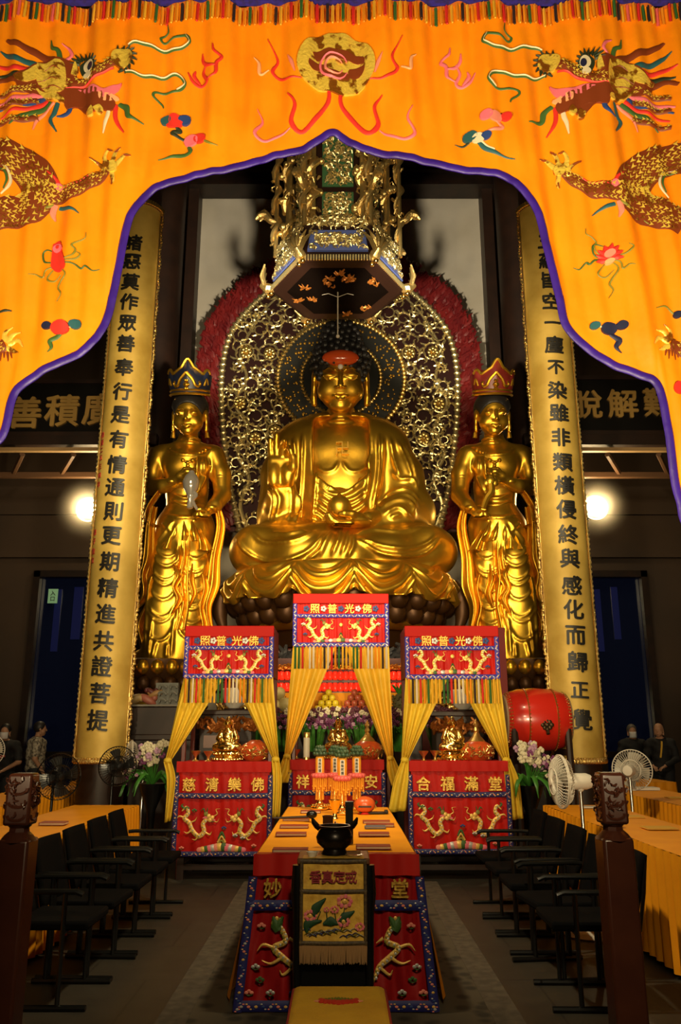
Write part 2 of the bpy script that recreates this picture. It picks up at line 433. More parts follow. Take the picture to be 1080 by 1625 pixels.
def sidewall(s, nm):
    m = MB()
    dx0, dx1 = sorted((s*4.02, s*6.45)); top = 4.72
    xs = sorted((s*3.3, s*13))
    m.box(((xs[0]+xs[1])/2, 17.1, (top+13.6)/2), (xs[1]-xs[0], .25, 13.6-top))
    for a, b_ in ((xs[0], dx0), (dx1, xs[1])):
        m.box(((a+b_)/2, 17.1, top/2), (b_-a, .25, top))
    # moulded rails
    m.box(((xs[0]+xs[1])/2, 16.93, top+.35), (xs[1]-xs[0], .12, .12)); m.box(((xs[0]+xs[1])/2, 16.93, 6.0), (xs[1]-xs[0], .10, .10))
    struct('wall_'+nm, m, WALLB)
    m = MB()
    for x in (dx0+.06, dx1-.06, (dx0+dx1)/2): m.box((x, 16.95, top/2), (.14, .16, top))
    m.box(((dx0+dx1)/2, 16.95, top-.06), (dx1-dx0, .16, .14)); m.box(((dx0+dx1)/2, 16.95, 1.0), (dx1-dx0, .1, .12))
    struct('door_'+('1' if s < 0 else '2'), m, WOODB)
    g = MB(); g.box(((dx0+dx1)/2, 17.06, top/2), (dx1-dx0-.1, .02, top-.1))
    struct('window_'+('1' if s < 0 else '2'), g, mat('dusk_glass', (.004, .006, .016), .08, emit=(.008, .016, .08), es=.03))
    g = MB()   # glowing strips added on the panes for dusk light seen through them
    for i in range(4):
        g.box((dx0+.5+i*.42, 17.04, 3.7+.15*(i % 2)), (.14+.05*(i % 3), .01, 1.3-.2*(i % 2)))
    struct('trim_'+('7' if s < 0 else '8'), g, mat('dusk_light', (.004, .006, .02), .3, emit=(.03, .05, .40), es=.05))
sidewall(-1, 'left'); sidewall(1, 'right')
for s, nm in ((-1, 'outer_left'), (1, 'outer_right')):
    m = MB(); m.box((s*12.6, 8, 6.8), (.3, 19, 13.6)); struct('wall_'+nm, m, WALLB)
# timber pillars and beams beside the white wall
for i, s in enumerate((-1, 1)):
    m = MB(); m.lathe([(.40, 0), (.40, 13.5)], (s*3.62, 14.7, 0), 32); m.box((s*3.62, 14.7, .2), (1, 1, .4))
    struct('column_'+'12'[i], m, WOODD)
    m = MB(); m.box((s*3.14, 15.3, 6.7), (.22, .4, 13.4)); struct('trim_'+'12'[i], m, WOODD)
m = MB(); m.box((0, 15.2, 13.0), (7, .5, .55)); m.box((0, 14.6, 13.3), (7.4, .5, .5)); struct('beam', m, WOODB)
# lintels with a pale batten and slanted brackets below the name boards
for i, s in enumerate((-1, 1)):
    m = MB(); z = PT(80, 700, 14.3).z
    m.box((s*6.2, 14.35, z), (5.6, .35, .22)); struct('beam_'+'12'[i], m, WOODD)
    m = MB(); z2 = PT(80, 714, 14.2).z
    m.box((s*6.2, 14.2, z2), (5.6, .10, .07)); struct('trim_'+'34'[i], m, mat('pale_batten', (.40, .25, .11), .5))
    m = MB()
    for k in range(5):
        x = s*(4.0+k*.95); m.tube([(x, 14.3, z2-.05), (x+.5*s, 15.2, z2-.12)], .05, 6)
    m.box((s*6.2, 15.25, z2-.16), (5.6, .12, .1)); struct('trim_'+'56'[i], m, mat('brown_batten', (.09, .04, .015), .6))

# name boards
def board(x0, x1, y0, y1, chars, label):
    Y = 14.25; a, c = PT(x0, y1, Y), PT(x1, y0, Y); t = thing('name_board', label, 'sign', ((a.x+c.x)/2, Y, a.z))
    m = MB(); m.box(((a.x+c.x)/2, Y, (a.z+c.z)/2), (c.x-a.x, .08, c.z-a.z)); m.build('board', mat('black_lacquer', (.006, .005, .004), .35), t, bevel=.01)
    m = MB()
    for z in (a.z+.02, c.z-.02): m.box(((a.x+c.x)/2, Y-.03, z), (c.x-a.x, .1, .08))
    m.build('frame', WOODD, t)
    m = MB()
    for ch, px, py, sz in chars:
        p = PT(px, py, Y-.05); put_text(m, ch, p, (1, 0, 0), (0, 0, 1), sz*SC(py, Y), .03, off=.03, bold=.02)
    m.build('lettering', mat('old_gilt', (.55, .33, .09), .45, .3), t)
board(-60, 176, 606, 692, (('善', 40, 655, 56), ('積', 99, 652, 56), ('廣', 158, 650, 56)), 'black name board with gilt characters behind the couplet column beside the blue-crowned statue')
board(902, 1130, 600, 690, (('脫', 930, 642, 50), ('解', 987, 641, 50), ('難', 1044, 639, 50)), 'black name board with gilt characters behind the couplet column beside the red-crowned statue')
p = PT(84, 946, 16.9); t = thing('exit_sign', 'small pale green sign on the dark blue door glass', 'sign', p)
m = MB(); m.box(p, (.20, .02, .30)); m.build('plate', mat('sign_green', (.25, .5, .35), .5, emit=(.15, .4, .22), es=.12), t)
m = MB(); put_text(m, '入口', p+Vector((0, -.012, 0)), (1, 0, 0), (0, 0, 1), .11, .004, off=.02, step=(0, 0, -.12)); m.build('lettering', INK, t)

BLOOM = bpy.data.materials.new('lamp_bloom'); BLOOM.use_nodes = True; nt = BLOOM.node_tree; nt.nodes.remove(nt.nodes['Principled BSDF'])
vsn = nt.nodes.new('ShaderNodeVolumeScatter'); vsn.inputs['Color'].default_value = (1, .9, .7, 1); 
tcn = nt.nodes.new('ShaderNodeTexCoord'); vl = nt.nodes.new('ShaderNodeVectorMath'); vl.operation = 'LENGTH'; mr = nt.nodes.new('ShaderNodeMapRange')
mr.inputs['From Min'].default_value = 0; mr.inputs['From Max'].default_value = .72; mr.inputs['To Min'].default_value = 1; mr.inputs['To Max'].default_value = 0
pw = nt.nodes.new('ShaderNodeMath'); pw.operation = 'POWER'; pw.inputs[1].default_value = 3; ml = nt.nodes.new('ShaderNodeMath'); ml.operation = 'MULTIPLY'; ml.inputs[1].default_value = 1.6
nt.links.new(tcn.outputs['Object'], vl.inputs[0]); nt.links.new(vl.outputs['Value'], mr.inputs['Value']); nt.links.new(mr.outputs[0], pw.inputs[0]); nt.links.new(pw.outputs[0], ml.inputs[0]); nt.links.new(ml.outputs[0], vsn.inputs['Density'])
nt.links.new(vsn.outputs[0], nt.nodes['Material Output'].inputs['Volume'])
# flood lamps against the side walls
def flood(px, py, side, label):
    Y = 15.2; p = PT(px, py, Y); t = thing('flood_lamp', label, 'lamp', p)
    m = MB(); m.ball(p, .17, 12, sc=(1, .7, .85)); m.build('bulb', mat('lamp_glow', (1, .9, .7), .5, emit=(1, .80, .45), es=60), t)
    m = MB(); M = Matrix.Rotation(pi/2, 3, 'X')
    m.lathe([(.10, -.28), (.14, -.25), (.24, -.03), (.25, 0), (.23, -.01), (.12, -.22)], p+Vector((0, .02, 0)), 24, 0, M)
    m.build('reflector', BLACKM, t)
    m = MB(); m.tube([p+Vector((0, .25, 0)), p+Vector((0, .5, -.1)), p+Vector((0, 1.75, -.1))], .03, 8); m.build('bracket', BLACKM, t)
    m = MB(); m.ball((0, 0, 0), .72, 20); h = m.build('lamp_bloom', BLOOM); h.location = p; tagp(h, label.replace('glaring flood lamp', 'warm haze glowing round the flood lamp'), 'bloom', kind='stuff')  # scattering ball added to imitate the lamp's bloom
    point('flood_light', p+Vector((0, -.22, 0)), 110, .08, (1, .72, .34))
    point('flood_light', p+Vector((0, .8, .3)), 40, .1, (1, .72, .34))  # extra light added behind the reflector to brighten the wall
flood(140, 808, -1, 'glaring flood lamp on the wall beyond the blue-crowned statue\'s couplet column')
flood(945, 805, 1, 'glaring flood lamp on the wall beyond the red drum\'s couplet column')
# carpet runner
rm = bpy.data.materials.new('runner_weave'); rm.use_nodes = True; nt = rm.node_tree; b = nt.nodes['Principled BSDF']
tc = nt.nodes.new('ShaderNodeTexCoord'); vo = nt.nodes.new('ShaderNodeTexVoronoi'); vo.inputs['Scale'].default_value = 9
rp = nt.nodes.new('ShaderNodeValToRGB'); rp.color_ramp.elements[0].color = (.030, .024, .016, 1); rp.color_ramp.elements[1].color = (.075, .060, .038, 1)
rp.color_ramp.elements[0].position = .25; rp.color_ramp.elements[1].position = .5
nt.links.new(tc.outputs['Object'], vo.inputs['Vector']); nt.links.new(vo.outputs['Distance'], rp.inputs['Fac']); nt.links.new(rp.outputs['Color'], b.inputs['Base Color']); b.inputs['Roughness'].default_value = .95
t = thing('carpet', 'grey brown patterned carpet under the long red-skirted table', 'carpet', (0, 6.1, 0))
m = MB(); m.box((0, 6.0, .006), (1.62, 5.6, .012)); m.build('field', rm, t)
m = MB()
for s in (-1, 1): m.box((s*.89, 6.0, .007), (.16, 5.76, .014))
m.build('border', mat('runner_border', (.06, .048, .034), .95, noise=((.10, .08, .055), 16)), t)
# ------------------------------------------------------------------ the embroidered banner
YB = 4.6
BEDGE = [(-700, 800), (-260, 765), (-120, 735), (-40, 712), (0, 690), (20, 622), (60, 590), (110, 566), (140, 546), (165, 510), (180, 450), (195, 370), (210, 330), (240, 297), (280, 282),
 (330, 272), (380, 262), (430, 245), (470, 238), (500, 224), (530, 209), (560, 224), (600, 238), (650, 248), (700, 259), (760, 269), (800, 277), (830, 300), (855, 335),
 (870, 390), (890, 470), (905, 520), (960, 568), (1010, 590), (1045, 612), (1062, 680), (1080, 790), (1120, 850), (1340, 880)]
be = np.array([PT(x, y, YB)[:] for x, y in BEDGE])
def bedge(X): return np.interp(X, be[:, 0], be[:, 2])
ZT = PT(540, 7, YB).z
def bfold(X, Z):
    zb = bedge(X); k = np.clip((ZT-Z)/2.2, 0, 1)
    d = .024*np.sin(X*9+1.3*np.sin(Z*1.1+X)+.5)+.017*np.sin(X*23+1.7*np.sin(Z*1.7-X*.7))*(1-.35*k)+.008*np.sin(X*47+2.5*Z)
    d += .010*np.sin(X*4.1-Z*2.6+1)+.006*np.sin((X*.8+Z)*13+2*np.sin(X*3))*np.exp(-((Z-zb)/.5)**2)
    d += .002*np.exp(-((Z-zb)/.16)**2)*np.sin((X+.6*Z)*42)
    return d*(1-.65*np.exp(-((Z-zb)/.22)**2))
def bmap(P, lift=0.):
    """lay points given in the banner's plane on its folds"""
    P = np.array(P, float); o = P.copy()
    o[..., 1] = P[..., 1]+bfold(P[..., 0], P[..., 2])
    return o
banner = thing('banner', 'huge orange satin banner embroidered with two dragons, arched lower edge', 'banner', (0, YB, ZT))
xs = np.unique(np.concatenate([np.linspace(-3.3, 3.3, 740)])); ts = np.linspace(0, 1, 130)**.85
Xg, Tg = np.meshgrid(xs, ts, indexing='ij'); Zg = ZT+(bedge(Xg)-ZT)*Tg
G = np.stack([Xg, np.full_like(Xg, YB), Zg], -1)
m = MB(); m.grid(bmap(G), flip=False); cl = m.build('cloth', BANN, banner, ang=180)
# violet edging along the arch
ex = np.array([PT(x, y, YB)[:] for x, y in BEDGE]); ep = crom(ex[:, [0, 2]], 14)
ep = np.array([q for q in ep if -3.3 < q[0] < 3.3]); T = np.gradient(ep, axis=0); T /= np.linalg.norm(T, axis=1, keepdims=True); Nn = np.stack([-T[:, 1], T[:, 0]], 1)
m = MB(); G = []
for k, dy in ((-.004, -.004), (.004, -.012), (.02, -.013), (.04, -.012), (.05, -.002), (.03, .010), (0, .010)):
    q = ep+Nn*(k-.035); G.append(np.stack([q[:, 0], YB+dy+bfold(ep[:, 0], ep[:, 1])+.001*np.sin(np.arange(len(q))*.9), q[:, 1]], 1))
m.grid(np.array(G)); m.build('edging', PURP, banner, ang=180)
m = MB(); m.box((0, YB-.005, ZT+.03), (6.6, .05, .05)); m.build('heading', BLUE, banner)
m = MB(); m.tube([(-3.5, YB, ZT+.10), (3.5, YB, ZT+.10)], .05, 12); m.build('rod', WOODD, banner)
# fringe of ribbons along the top
rib_m = [mat('ribbon_amber', (.80, .27, .01), .6), mat('ribbon_red', (.62, .02, .02), .55), mat('ribbon_green', (.03, .13, .03), .55), mat('ribbon_black', (.02, .015, .02), .55), mat('ribbon_gold', (.8, .42, .03), .5), mat('ribbon_rose', (.75, .12, .12), .55)]
def band_ribbon(x, w, z0, z1, y, mi_list, mb):
    n = 4; zz = np.linspace(z0, z1, n); off = np.random.rand()*6
    f = [[(x-w/2, y+.004*math.sin(off+i), z), (x, y-.012+.004*math.sin(off+i), z), (x+w/2, y+.004*math.sin(off+i), z)] for i, z in enumerate(zz)]
    mb.grid(np.array(f), mi_list, flip=False)
nr = 100; span = 3.62; z0, z1 = ZT-.02, ZT-.165
order = [0, 3, 4, 0, 1, 0, 2, 4, 0, 1, 0, 3, 4, 0, 2, 0, 1, 4]
for i in range(nr):
    x = -span/2+span*(i+.5)/nr; mb = MB(); y = YB-.022+float(bfold(np.array(x), np.array(z1)))
    band_ribbon(x, .022, z0, z1, y, 0, mb); mb.ball((x, y-.006, z1-.006), .008, 5, 0)
    mb.build('fringe_ribbon', rib_m[order[i % len(order)]], banner)
m = MB()
for i in range(42):
    for s in (-1, 1):
        x = s*(span/2+.018+.0362*i)
        if abs(x) < 3.28: band_ribbon(x, .022, z0, z1, YB-.022+float(bfold(np.array(x), np.array(z1))), i % 6, m)
m.build('fringe', rib_m, banner, kind='stuff')
m = MB(); m.grid(bmap(np.array([[(x, YB-.012, ZT-z) for x in np.linspace(-3.3, 3.3, 340)] for z in (0, .012, .03)]))); m.build('fringe_heading', mat('fringe_net', (.72, .16, .012), .7), banner)

# embroidery
E_ = {k: mat('thread_'+k, c, .55) for k, c in dict(green=(.05, .12, .025), dark=(.02, .03, .012), white=(.72, .62, .42), pink=(.82, .16, .22), red=(.72, .03, .02),
     rose=(.85, .25, .18), teal=(.02, .10, .12), blue=(.02, .05, .20), navy=(.012, .014, .05), brown=(.20, .035, .006), orange=(.85, .22, .01), peach=(.9, .40, .18), olive=(.22, .20, .02)).items()}
FOIL = mat('gold_foil', (1.0, .68, .09), .30, .35, noise=((.26, .085, .008), 11), bump=.4, bscale=45)  # bright and brown patches painted for the foil's glitter
for n_ in FOIL.node_tree.nodes:
    if n_.type == 'VALTORGB': n_.color_ramp.elements[0].position = .52; n_.color_ramp.elements[1].position = .58
EMM = [E_[k] for k in E_]+[FOIL]; EI = {k: i for i, k in enumerate(list(E_)+['foil'])}
MIR = [False]
def bp(x, y):
    if MIR[0]: x = 1066-x
    return PT(x, y, YB-.006)
def erib(mb, pts, w, col, sm=7, th=.006):
    px = SC(200, YB); ws = [q*px for q in (w if hasattr(w, '__len__') else [w])]
    mb.ribbon([bp(*q) for q in pts], ws if len(ws) > 1 else ws[0], (0, -1, 0), EI[col], sm, th, .8, fn=bmap)
def epoly(mb, pts, col, sm=4, th=.010):
    q = crom(list(pts)+[pts[0]], sm)[:-1] if sm else np.array(pts, float); P3 = [bp(*a) for a in q]
    poly = [(a.x, a.z) for a in P3]
    def f(p):
        z = float(bfold(np.array(p.x), np.array(p.z))); return Vector((p.x, p.y+z, p.z))
    t_ = MB(); t_.prism(poly, YB-.006-th, YB-.001)
    b_ = bmesh.new(); vv = [b_.verts.new(p) for p in t_.v]
    for fc_ in t_.f: b_.faces.new([vv[i] for i in fc_])
    x0, x1 = min(p[0] for p in poly), max(p[0] for p in poly); z0_, z1_ = min(p[1] for p in poly), max(p[1] for p in poly)
    for i in range(1, int((x1-x0)/.03)+1): bmesh.ops.bisect_plane(b_, geom=b_.verts[:]+b_.edges[:]+b_.faces[:], plane_co=(x0+.03*i, 0, 0), plane_no=(1, 0, 0))
    for i in range(1, int((z1_-z0_)/.08)+1): bmesh.ops.bisect_plane(b_, geom=b_.verts[:]+b_.edges[:]+b_.faces[:], plane_co=(0, 0, z0_+.08*i), plane_no=(0, 0, 1))
    b_.verts.index_update(); mb.add([f(v.co) for v in b_.verts], [[v.index for v in q.verts] for q in b_.faces], EI[col]); b_.free()
def edisc(mb, c, r, col, ry=None, n=22, th=.012): epoly(mb, [(c[0]+r*math.cos(2*pi*i/n), c[1]+(ry or r)*math.sin(2*pi*i/n)) for i in range(n)], col, 0, th)
def scales(mb, pts, w, rows, step, ground='brown'):
    """scaled body: a band of ground colour under overlapping foil scales"""
    erib(mb, pts, [a for a in w], ground, 10, .010)
    c = crom(pts, 10); ww = np.interp(np.linspace(0, 1, len(c)), np.linspace(0, 1, len(w)), w)
    seg = np.linalg.norm(np.diff(c, axis=0), axis=1); cum = np.concatenate([[0], np.cumsum(seg)]); n = int(cum[-1]/step)
    for i in range(n):
        for r in range(rows):
            s = (i+.5*(r % 2))*step
            if s > cum[-1]: continue
            x, y = np.interp(s, cum, c[:, 0]), np.interp(s, cum, c[:, 1]); x2, y2 = np.interp(min(s+.5, cum[-1]), cum, c[:, 0]), np.interp(min(s+.5, cum[-1]), cum, c[:, 1])
            tx, ty = x2-x, y2-y; L = math.hypot(tx, ty)
            if L < 1e-6: continue
            tx /= L; ty /= L; wl = np.interp(s, cum, ww); u = ((r+.5)/rows-.5)*wl*.9
            cx, cy = x-ty*u, y+tx*u; a = step*.50; b_ = wl/rows*.50
            if np.random.rand() < .12: continue
            tri = [(cx-tx*a-ty*b_, cy-ty*a+tx*b_), (cx+tx*a*1.1, cy+ty*a*1.1), (cx-tx*a+ty*b_, cy-ty*a-tx*b_), (cx-tx*a*.3, cy-ty*a*.3)]
            P3 = []
            for q in tri:
                p = bp(*q); z = float(bfold(np.array(p.x), np.array(p.z))); P3.append((p.x, YB-.022+z+np.random.uniform(-.003, .003), p.z))
            mb.add(P3, [(0, 1, 3), (1, 2, 3), (3, 1, 0), (3, 2, 1)][:2], EI['foil'])
def Z2(l): return [(x/2, y/2) for x, y in l]
def zz(l, k, ox, oy): return [(ox+x/k, oy+y/k) for x, y in l]
def dragon():
    m = MB()
    # coiled body, foreleg and claw
    scales(m, [(-70, 395), (-75, 320), (-50, 268), (0, 250), (45, 268), (63, 300), (45, 328), (8, 340), (-20, 355)], [60, 58, 56, 56, 60, 60, 58, 52, 40], 7, 8)
    scales(m, [(60, 305), (88, 306), (120, 302), (150, 288), (172, 272)], [44, 34, 26, 20, 14], 4, 7)
    for c in ([(168, 272), (158, 262), (144, 256)], [(172, 268), (166, 252), (172, 240), (180, 244)], [(178, 266), (184, 246), (192, 238)], [(182, 268), (198, 250), (209, 252)], [(178, 274), (180, 288), (178, 297)]):
        erib(m, c, [8, 7, 5, 1.5], 'foil'); erib(m, [c[-2], c[-1]], [3, 1], 'brown', 3, .014)
    edisc(m, (178, 268), 9, 'foil'); edisc(m, (168, 262), 5, 'foil')
    erib(m, [(75, 272), (88, 282), (94, 292), (120, 290), (146, 280)], [2, 5, 8, 5, 2], 'red')
    edisc(m, (92, 294), 6, 'pink')
    erib(m, [(-8, 268), (12, 270), (19, 286), (15, 300), (4, 312)], [2, 4, 4, 4, 3], 'white'); erib(m, [(-10, 272), (8, 274), (14, 288), (8, 304)], [2, 4, 4, 2], 'green')
    erib(m, [(84, 322), (66, 330), (52, 334), (46, 346), (36, 354)], [7, 6, 4, 5, 2], 'olive'); erib(m, [(86, 322), (82, 336), (86, 348)], [8, 9, 2], 'rose'); erib(m, [(92, 326), (106, 330), (118, 334), (126, 340)], [7, 7, 4, 1], 'teal')
    m.build('dragon_body', EMM, banner, ang=60)
    m = MB()
    # mane strands
    for pts, w, c in (([(85, 95), (55, 84), (25, 72), (10, 62)], [14, 14, 10, 6], 'brown'), ([(58, 104), (30, 98), (12, 88), (0, 80)], [12, 10, 8, 2], 'teal'), ([(58, 112), (30, 112), (5, 106), (-8, 104)], [10, 9, 8, 3], 'red'),
        ([(60, 118), (30, 122), (8, 120), (-6, 122)], [10, 10, 8, 3], 'dark'), ([(62, 126), (35, 132), (6, 126), (-10, 134)], [10, 12, 10, 6], 'brown'), ([(95, 92), (92, 80), (82, 74), (80, 62)], [8, 8, 6, 2], 'green'),
        ([(104, 92), (112, 84), (108, 74), (98, 68)], [6, 6, 5, 2], 'pink'), ([(70, 148), (45, 155), (20, 162), (-6, 168)], [9, 9, 8, 4], 'pink'), ([(70, 154), (48, 166), (22, 168), (-4, 178)], [9, 9, 8, 4], 'blue'),
        ([(74, 158), (52, 172), (28, 178), (2, 190)], [8, 7, 7, 3], 'red'), ([(80, 162), (60, 176), (36, 186), (18, 204)], [8, 9, 8, 2], 'green'), ([(86, 164), (70, 178), (58, 190), (52, 206)], [6, 6, 5, 2], 'rose'),
        ([(92, 164), (86, 182), (80, 192), (90, 210)], [6, 8, 7, 2], 'teal'), ([(112, 160), (108, 174), (98, 182), (90, 186)], [7, 8, 6, 2], 'blue'),
        ([(175, 172), (172, 186), (168, 196), (164, 214)], [6, 7, 6, 2], 'white'), ([(185, 170), (184, 188), (188, 200), (198, 214)], [7, 7, 6, 2], 'red'), ([(190, 168), (202, 176), (206, 190), (228, 196)], [8, 10, 8, 2], 'green')):
        erib(m, pts, w, c)
    for y in (140, 160, 186): scales(m, [(60, y), (30, y+8), (0, y+14)], [12, 10, 8], 2, 6)
    m.build('dragon_mane', EMM, banner, ang=60)
    m = MB()
    epoly(m, [(24, 126), (42, 114), (66, 98), (100, 92), (122, 104), (116, 128), (108, 138), (136, 138), (160, 148), (184, 166), (178, 180), (160, 178), (148, 184), (136, 180), (122, 168), (104, 170), (96, 154), (62, 150), (34, 146)], 'brown')
    for p in ([(26, 128), (48, 114), (62, 104), (64, 120), (50, 132), (30, 134)], [(60, 102), (96, 96), (104, 112), (102, 140), (84, 150), (62, 136), (58, 118)], [(56, 142), (80, 148), (100, 154), (98, 162), (70, 154)],
              [(112, 116), (118, 96), (122, 106), (120, 118)], [(150, 178), (160, 172), (166, 180), (158, 186)], [(138, 180), (148, 174), (150, 188), (140, 188)]):
        epoly(m, p, 'foil', 4, .016)
    for p in ([(60, 132), (78, 124), (92, 128)], [(66, 140), (82, 138), (98, 142)], [(70, 112), (84, 106), (96, 112)]): erib(m, p, [2, 5, 2], 'brown', 5, .02)
    # snout, nose, teeth, tongue
    scales(m, [(104, 132), (130, 126), (156, 114), (184, 102)], [16, 18, 18, 16], 3, 6)
    erib(m, [(104, 138), (130, 134), (156, 124), (182, 114)], [3, 4, 4, 3], 'red', 6, .014)
    edisc(m, (196, 98), 17, 'foil', 15, th=.018)
    for a in range(0, 360, 24):
        if 100 < a < 230: continue
        r = math.radians(a); m_ = (196+15*math.cos(r), 98+15*math.sin(r)); erib(m, [m_, (196+24*math.cos(r+.2), 98+22*math.sin(r+.2))], [7, 1], 'dark', 3, .014)
    epoly(m, [(122, 140), (146, 138), (166, 146), (186, 140), (194, 136), (184, 152), (164, 160), (158, 152), (142, 150)], 'pink'); epoly(m, [(158, 150), (176, 154), (190, 160), (176, 166), (160, 162)], 'peach')
    # eye with flaming brow
    for a in range(-160, 40, 22):
        r = math.radians(a); erib(m, [(132+8*math.cos(r), 100+8*math.sin(r)), (132+22*math.cos(r-.25), 100+20*math.sin(r-.25))], [9, 1], 'dark', 3, .014)
    edisc(m, (138, 106), 13, 'dark', 14, th=.013); edisc(m, (140, 104), 9, 'white', 10, th=.017); edisc(m, (143, 106), 5, 'navy', 6, th=.021); edisc(m, (138, 118), 7, 'white', 5, th=.018)
    m.build('dragon_head', EMM, banner, ang=60)
    m = MB()
    W1 = zz([(410, 155), (440, 148), (500, 152), (560, 155), (600, 140), (590, 115), (550, 116), (520, 126), (508, 112), (530, 95), (530, 70)], 2, 0, 0)
    W2 = zz([(400, 235), (450, 250), (500, 240), (560, 235), (585, 260), (560, 285), (500, 285), (485, 300), (510, 320), (515, 332)], 2, 0, 0)
    for W in (W1, W2): erib(m, W, [3, 6.5, 6, 5.5, 5, 4, 4, 1.5], 'green'); erib(m, [(x, y-1) for x, y in W[:6]], [2, 3, 2.4, 2, 1], 'white', 7, .015)
    m.build('dragon_whisker', EMM, banner, ang=60)
for f in (False, True): MIR[0] = f; dragon()
MIR[0] = False
# flaming pearl
m = MB(); edisc(m, (533, 103), 62, 'foil', 49, 40, .010)
for p in ([(488, 72), (533, 56), (576, 70), (588, 96), (560, 92), (530, 84), (500, 98)], [(478, 98), (500, 104), (520, 112), (514, 128), (490, 128), (477, 114)], [(546, 116), (572, 104), (590, 108), (580, 132), (552, 142), (542, 130)], [(516, 130), (538, 130), (540, 150), (520, 149)]):
    epoly(m, [(533+(x-533)*.55+(14 if x > 533 else -12), 103+(y-103)*.50) for x, y in p], 'brown', 4, .013)
for rr, col in ((22, 'pink'), (14, 'rose')):
    erib(m, [(530+rr*math.cos(a), 108+rr*.95*math.sin(a)) for a in np.linspace(.4, 5.9, 14)], [2, 6, 6, 5, 2], col, 4, .022)
m.build('flaming_pearl', EMM, banner, ang=60)
m = MB()
FL = [[(518, 132), (522, 160), (512, 178), (480, 210), (462, 196), (468, 170), (456, 150)], [(460, 205), (445, 214), (420, 222), (404, 212), (416, 190), (408, 172)], [(478, 128), (452, 124), (432, 110), (440, 90), (424, 60)], [(426, 108), (412, 114), (410, 96), (402, 88)], [(468, 118), (462, 100), (456, 88)]]
for s in (0, 1):
    for i, f in enumerate(FL):
        q = [(1062-x, y) if s else (x, y) for x, y in f]
        erib(m, q, [3, 7, 8, 8, 6, 2] if i == 0 else [2, 5, 6, 4, 1], ('red', 'pink', 'red', 'peach', 'rose')[i])
m.build('pearl_flames', EMM, banner, ang=60)
for s in (0, 1):
    m = MB()
    for q in ([(298, 114), (306, 128), (318, 134), (328, 128), (322, 114), (328, 100)], [(326, 126), (342, 120), (344, 104), (352, 94), (340, 84), (338, 74)], [(344, 108), (330, 104), (322, 96), (321, 84)], [(318, 132), (308, 120), (310, 112)]):
        erib(m, [(1052-x, y) if s else (x, y) for x, y in q], [2, 6, 6, 5, 2], 'red' if not s else 'pink')
    m.build('flame_wisp', EMM, banner, ang=60)
def cloud(l, nm='cloud_motif'):
    m = MB()
    for kind, pts, w, c in l:
        if kind == 'd': edisc(m, pts, w, c, w*.75, 14)
        else: erib(m, pts, w, c)
    m.build(nm, EMM, banner, ang=60)
cloud([('d', (262, 187), 9, 'teal'), ('d', (275, 190), 14, 'red'), ('d', (292, 187), 10, 'blue'), ('r', [(262, 192), (275, 184), (290, 192)], [3, 5, 3], 'peach'), ('r', [(276, 196), (284, 204), (272, 208), (284, 214), (300, 218)], [6, 8, 7, 6, 4], 'dark'),
  ('d', (302, 220), 12, 'pink'), ('d', (316, 219), 10, 'red'), ('r', [(298, 228), (300, 238), (284, 244), (266, 248), (250, 252)], [6, 8, 8, 5, 1], 'green'), ('r', [(322, 222), (334, 230), (346, 233)], [4, 4, 1], 'olive')])
cloud([('d', (770, 187), 10, 'pink'), ('d', (785, 190), 11, 'rose'), ('d', (802, 188), 9, 'red'), ('r', [(786, 196), (796, 204), (784, 210), (772, 212)], [6, 7, 6, 3], 'rose'), ('d', (745, 216), 11, 'teal'), ('d', (758, 221), 10, 'white'), ('d', (770, 219), 8, 'blue'),
  ('r', [(722, 228), (734, 229), (744, 224)], [1, 4, 5], 'dark'), ('r', [(758, 226), (768, 236), (784, 244), (800, 250), (816, 256)], [6, 9, 7, 4, 1], 'teal'), ('r', [(762, 224), (772, 234), (784, 240)], [3, 4, 2], 'white')])
cloud([('d', (74, 518), 8, 'navy'), ('d', (96, 522), 15, 'red'), ('d', (120, 516), 10, 'teal'), ('r', [(84, 520), (98, 528), (112, 520)], [3, 5, 3], 'peach'), ('r', [(98, 530), (92, 536), (80, 542), (82, 552), (76, 560)], [6, 8, 7, 5, 1], 'green')])
cloud([('d', (944, 516), 8, 'teal'), ('d', (966, 522), 13, 'navy'), ('d', (986, 518), 9, 'navy'), ('r', [(952, 518), (966, 524), (982, 520)], [3, 5, 3], 'white'), ('r', [(968, 530), (982, 540), (978, 550), (986, 560)], [7, 9, 7, 1], 'navy')])
cloud([('r', [(1040, 490), (1056, 486), (1066, 492), (1078, 502)], [1, 4, 4, 5], 'olive'), ('d', (1076, 498), 7, 'navy')])
cloud([('r', [(-8, 492), (6, 490), (16, 490)], [4, 5, 2], 'dark')])
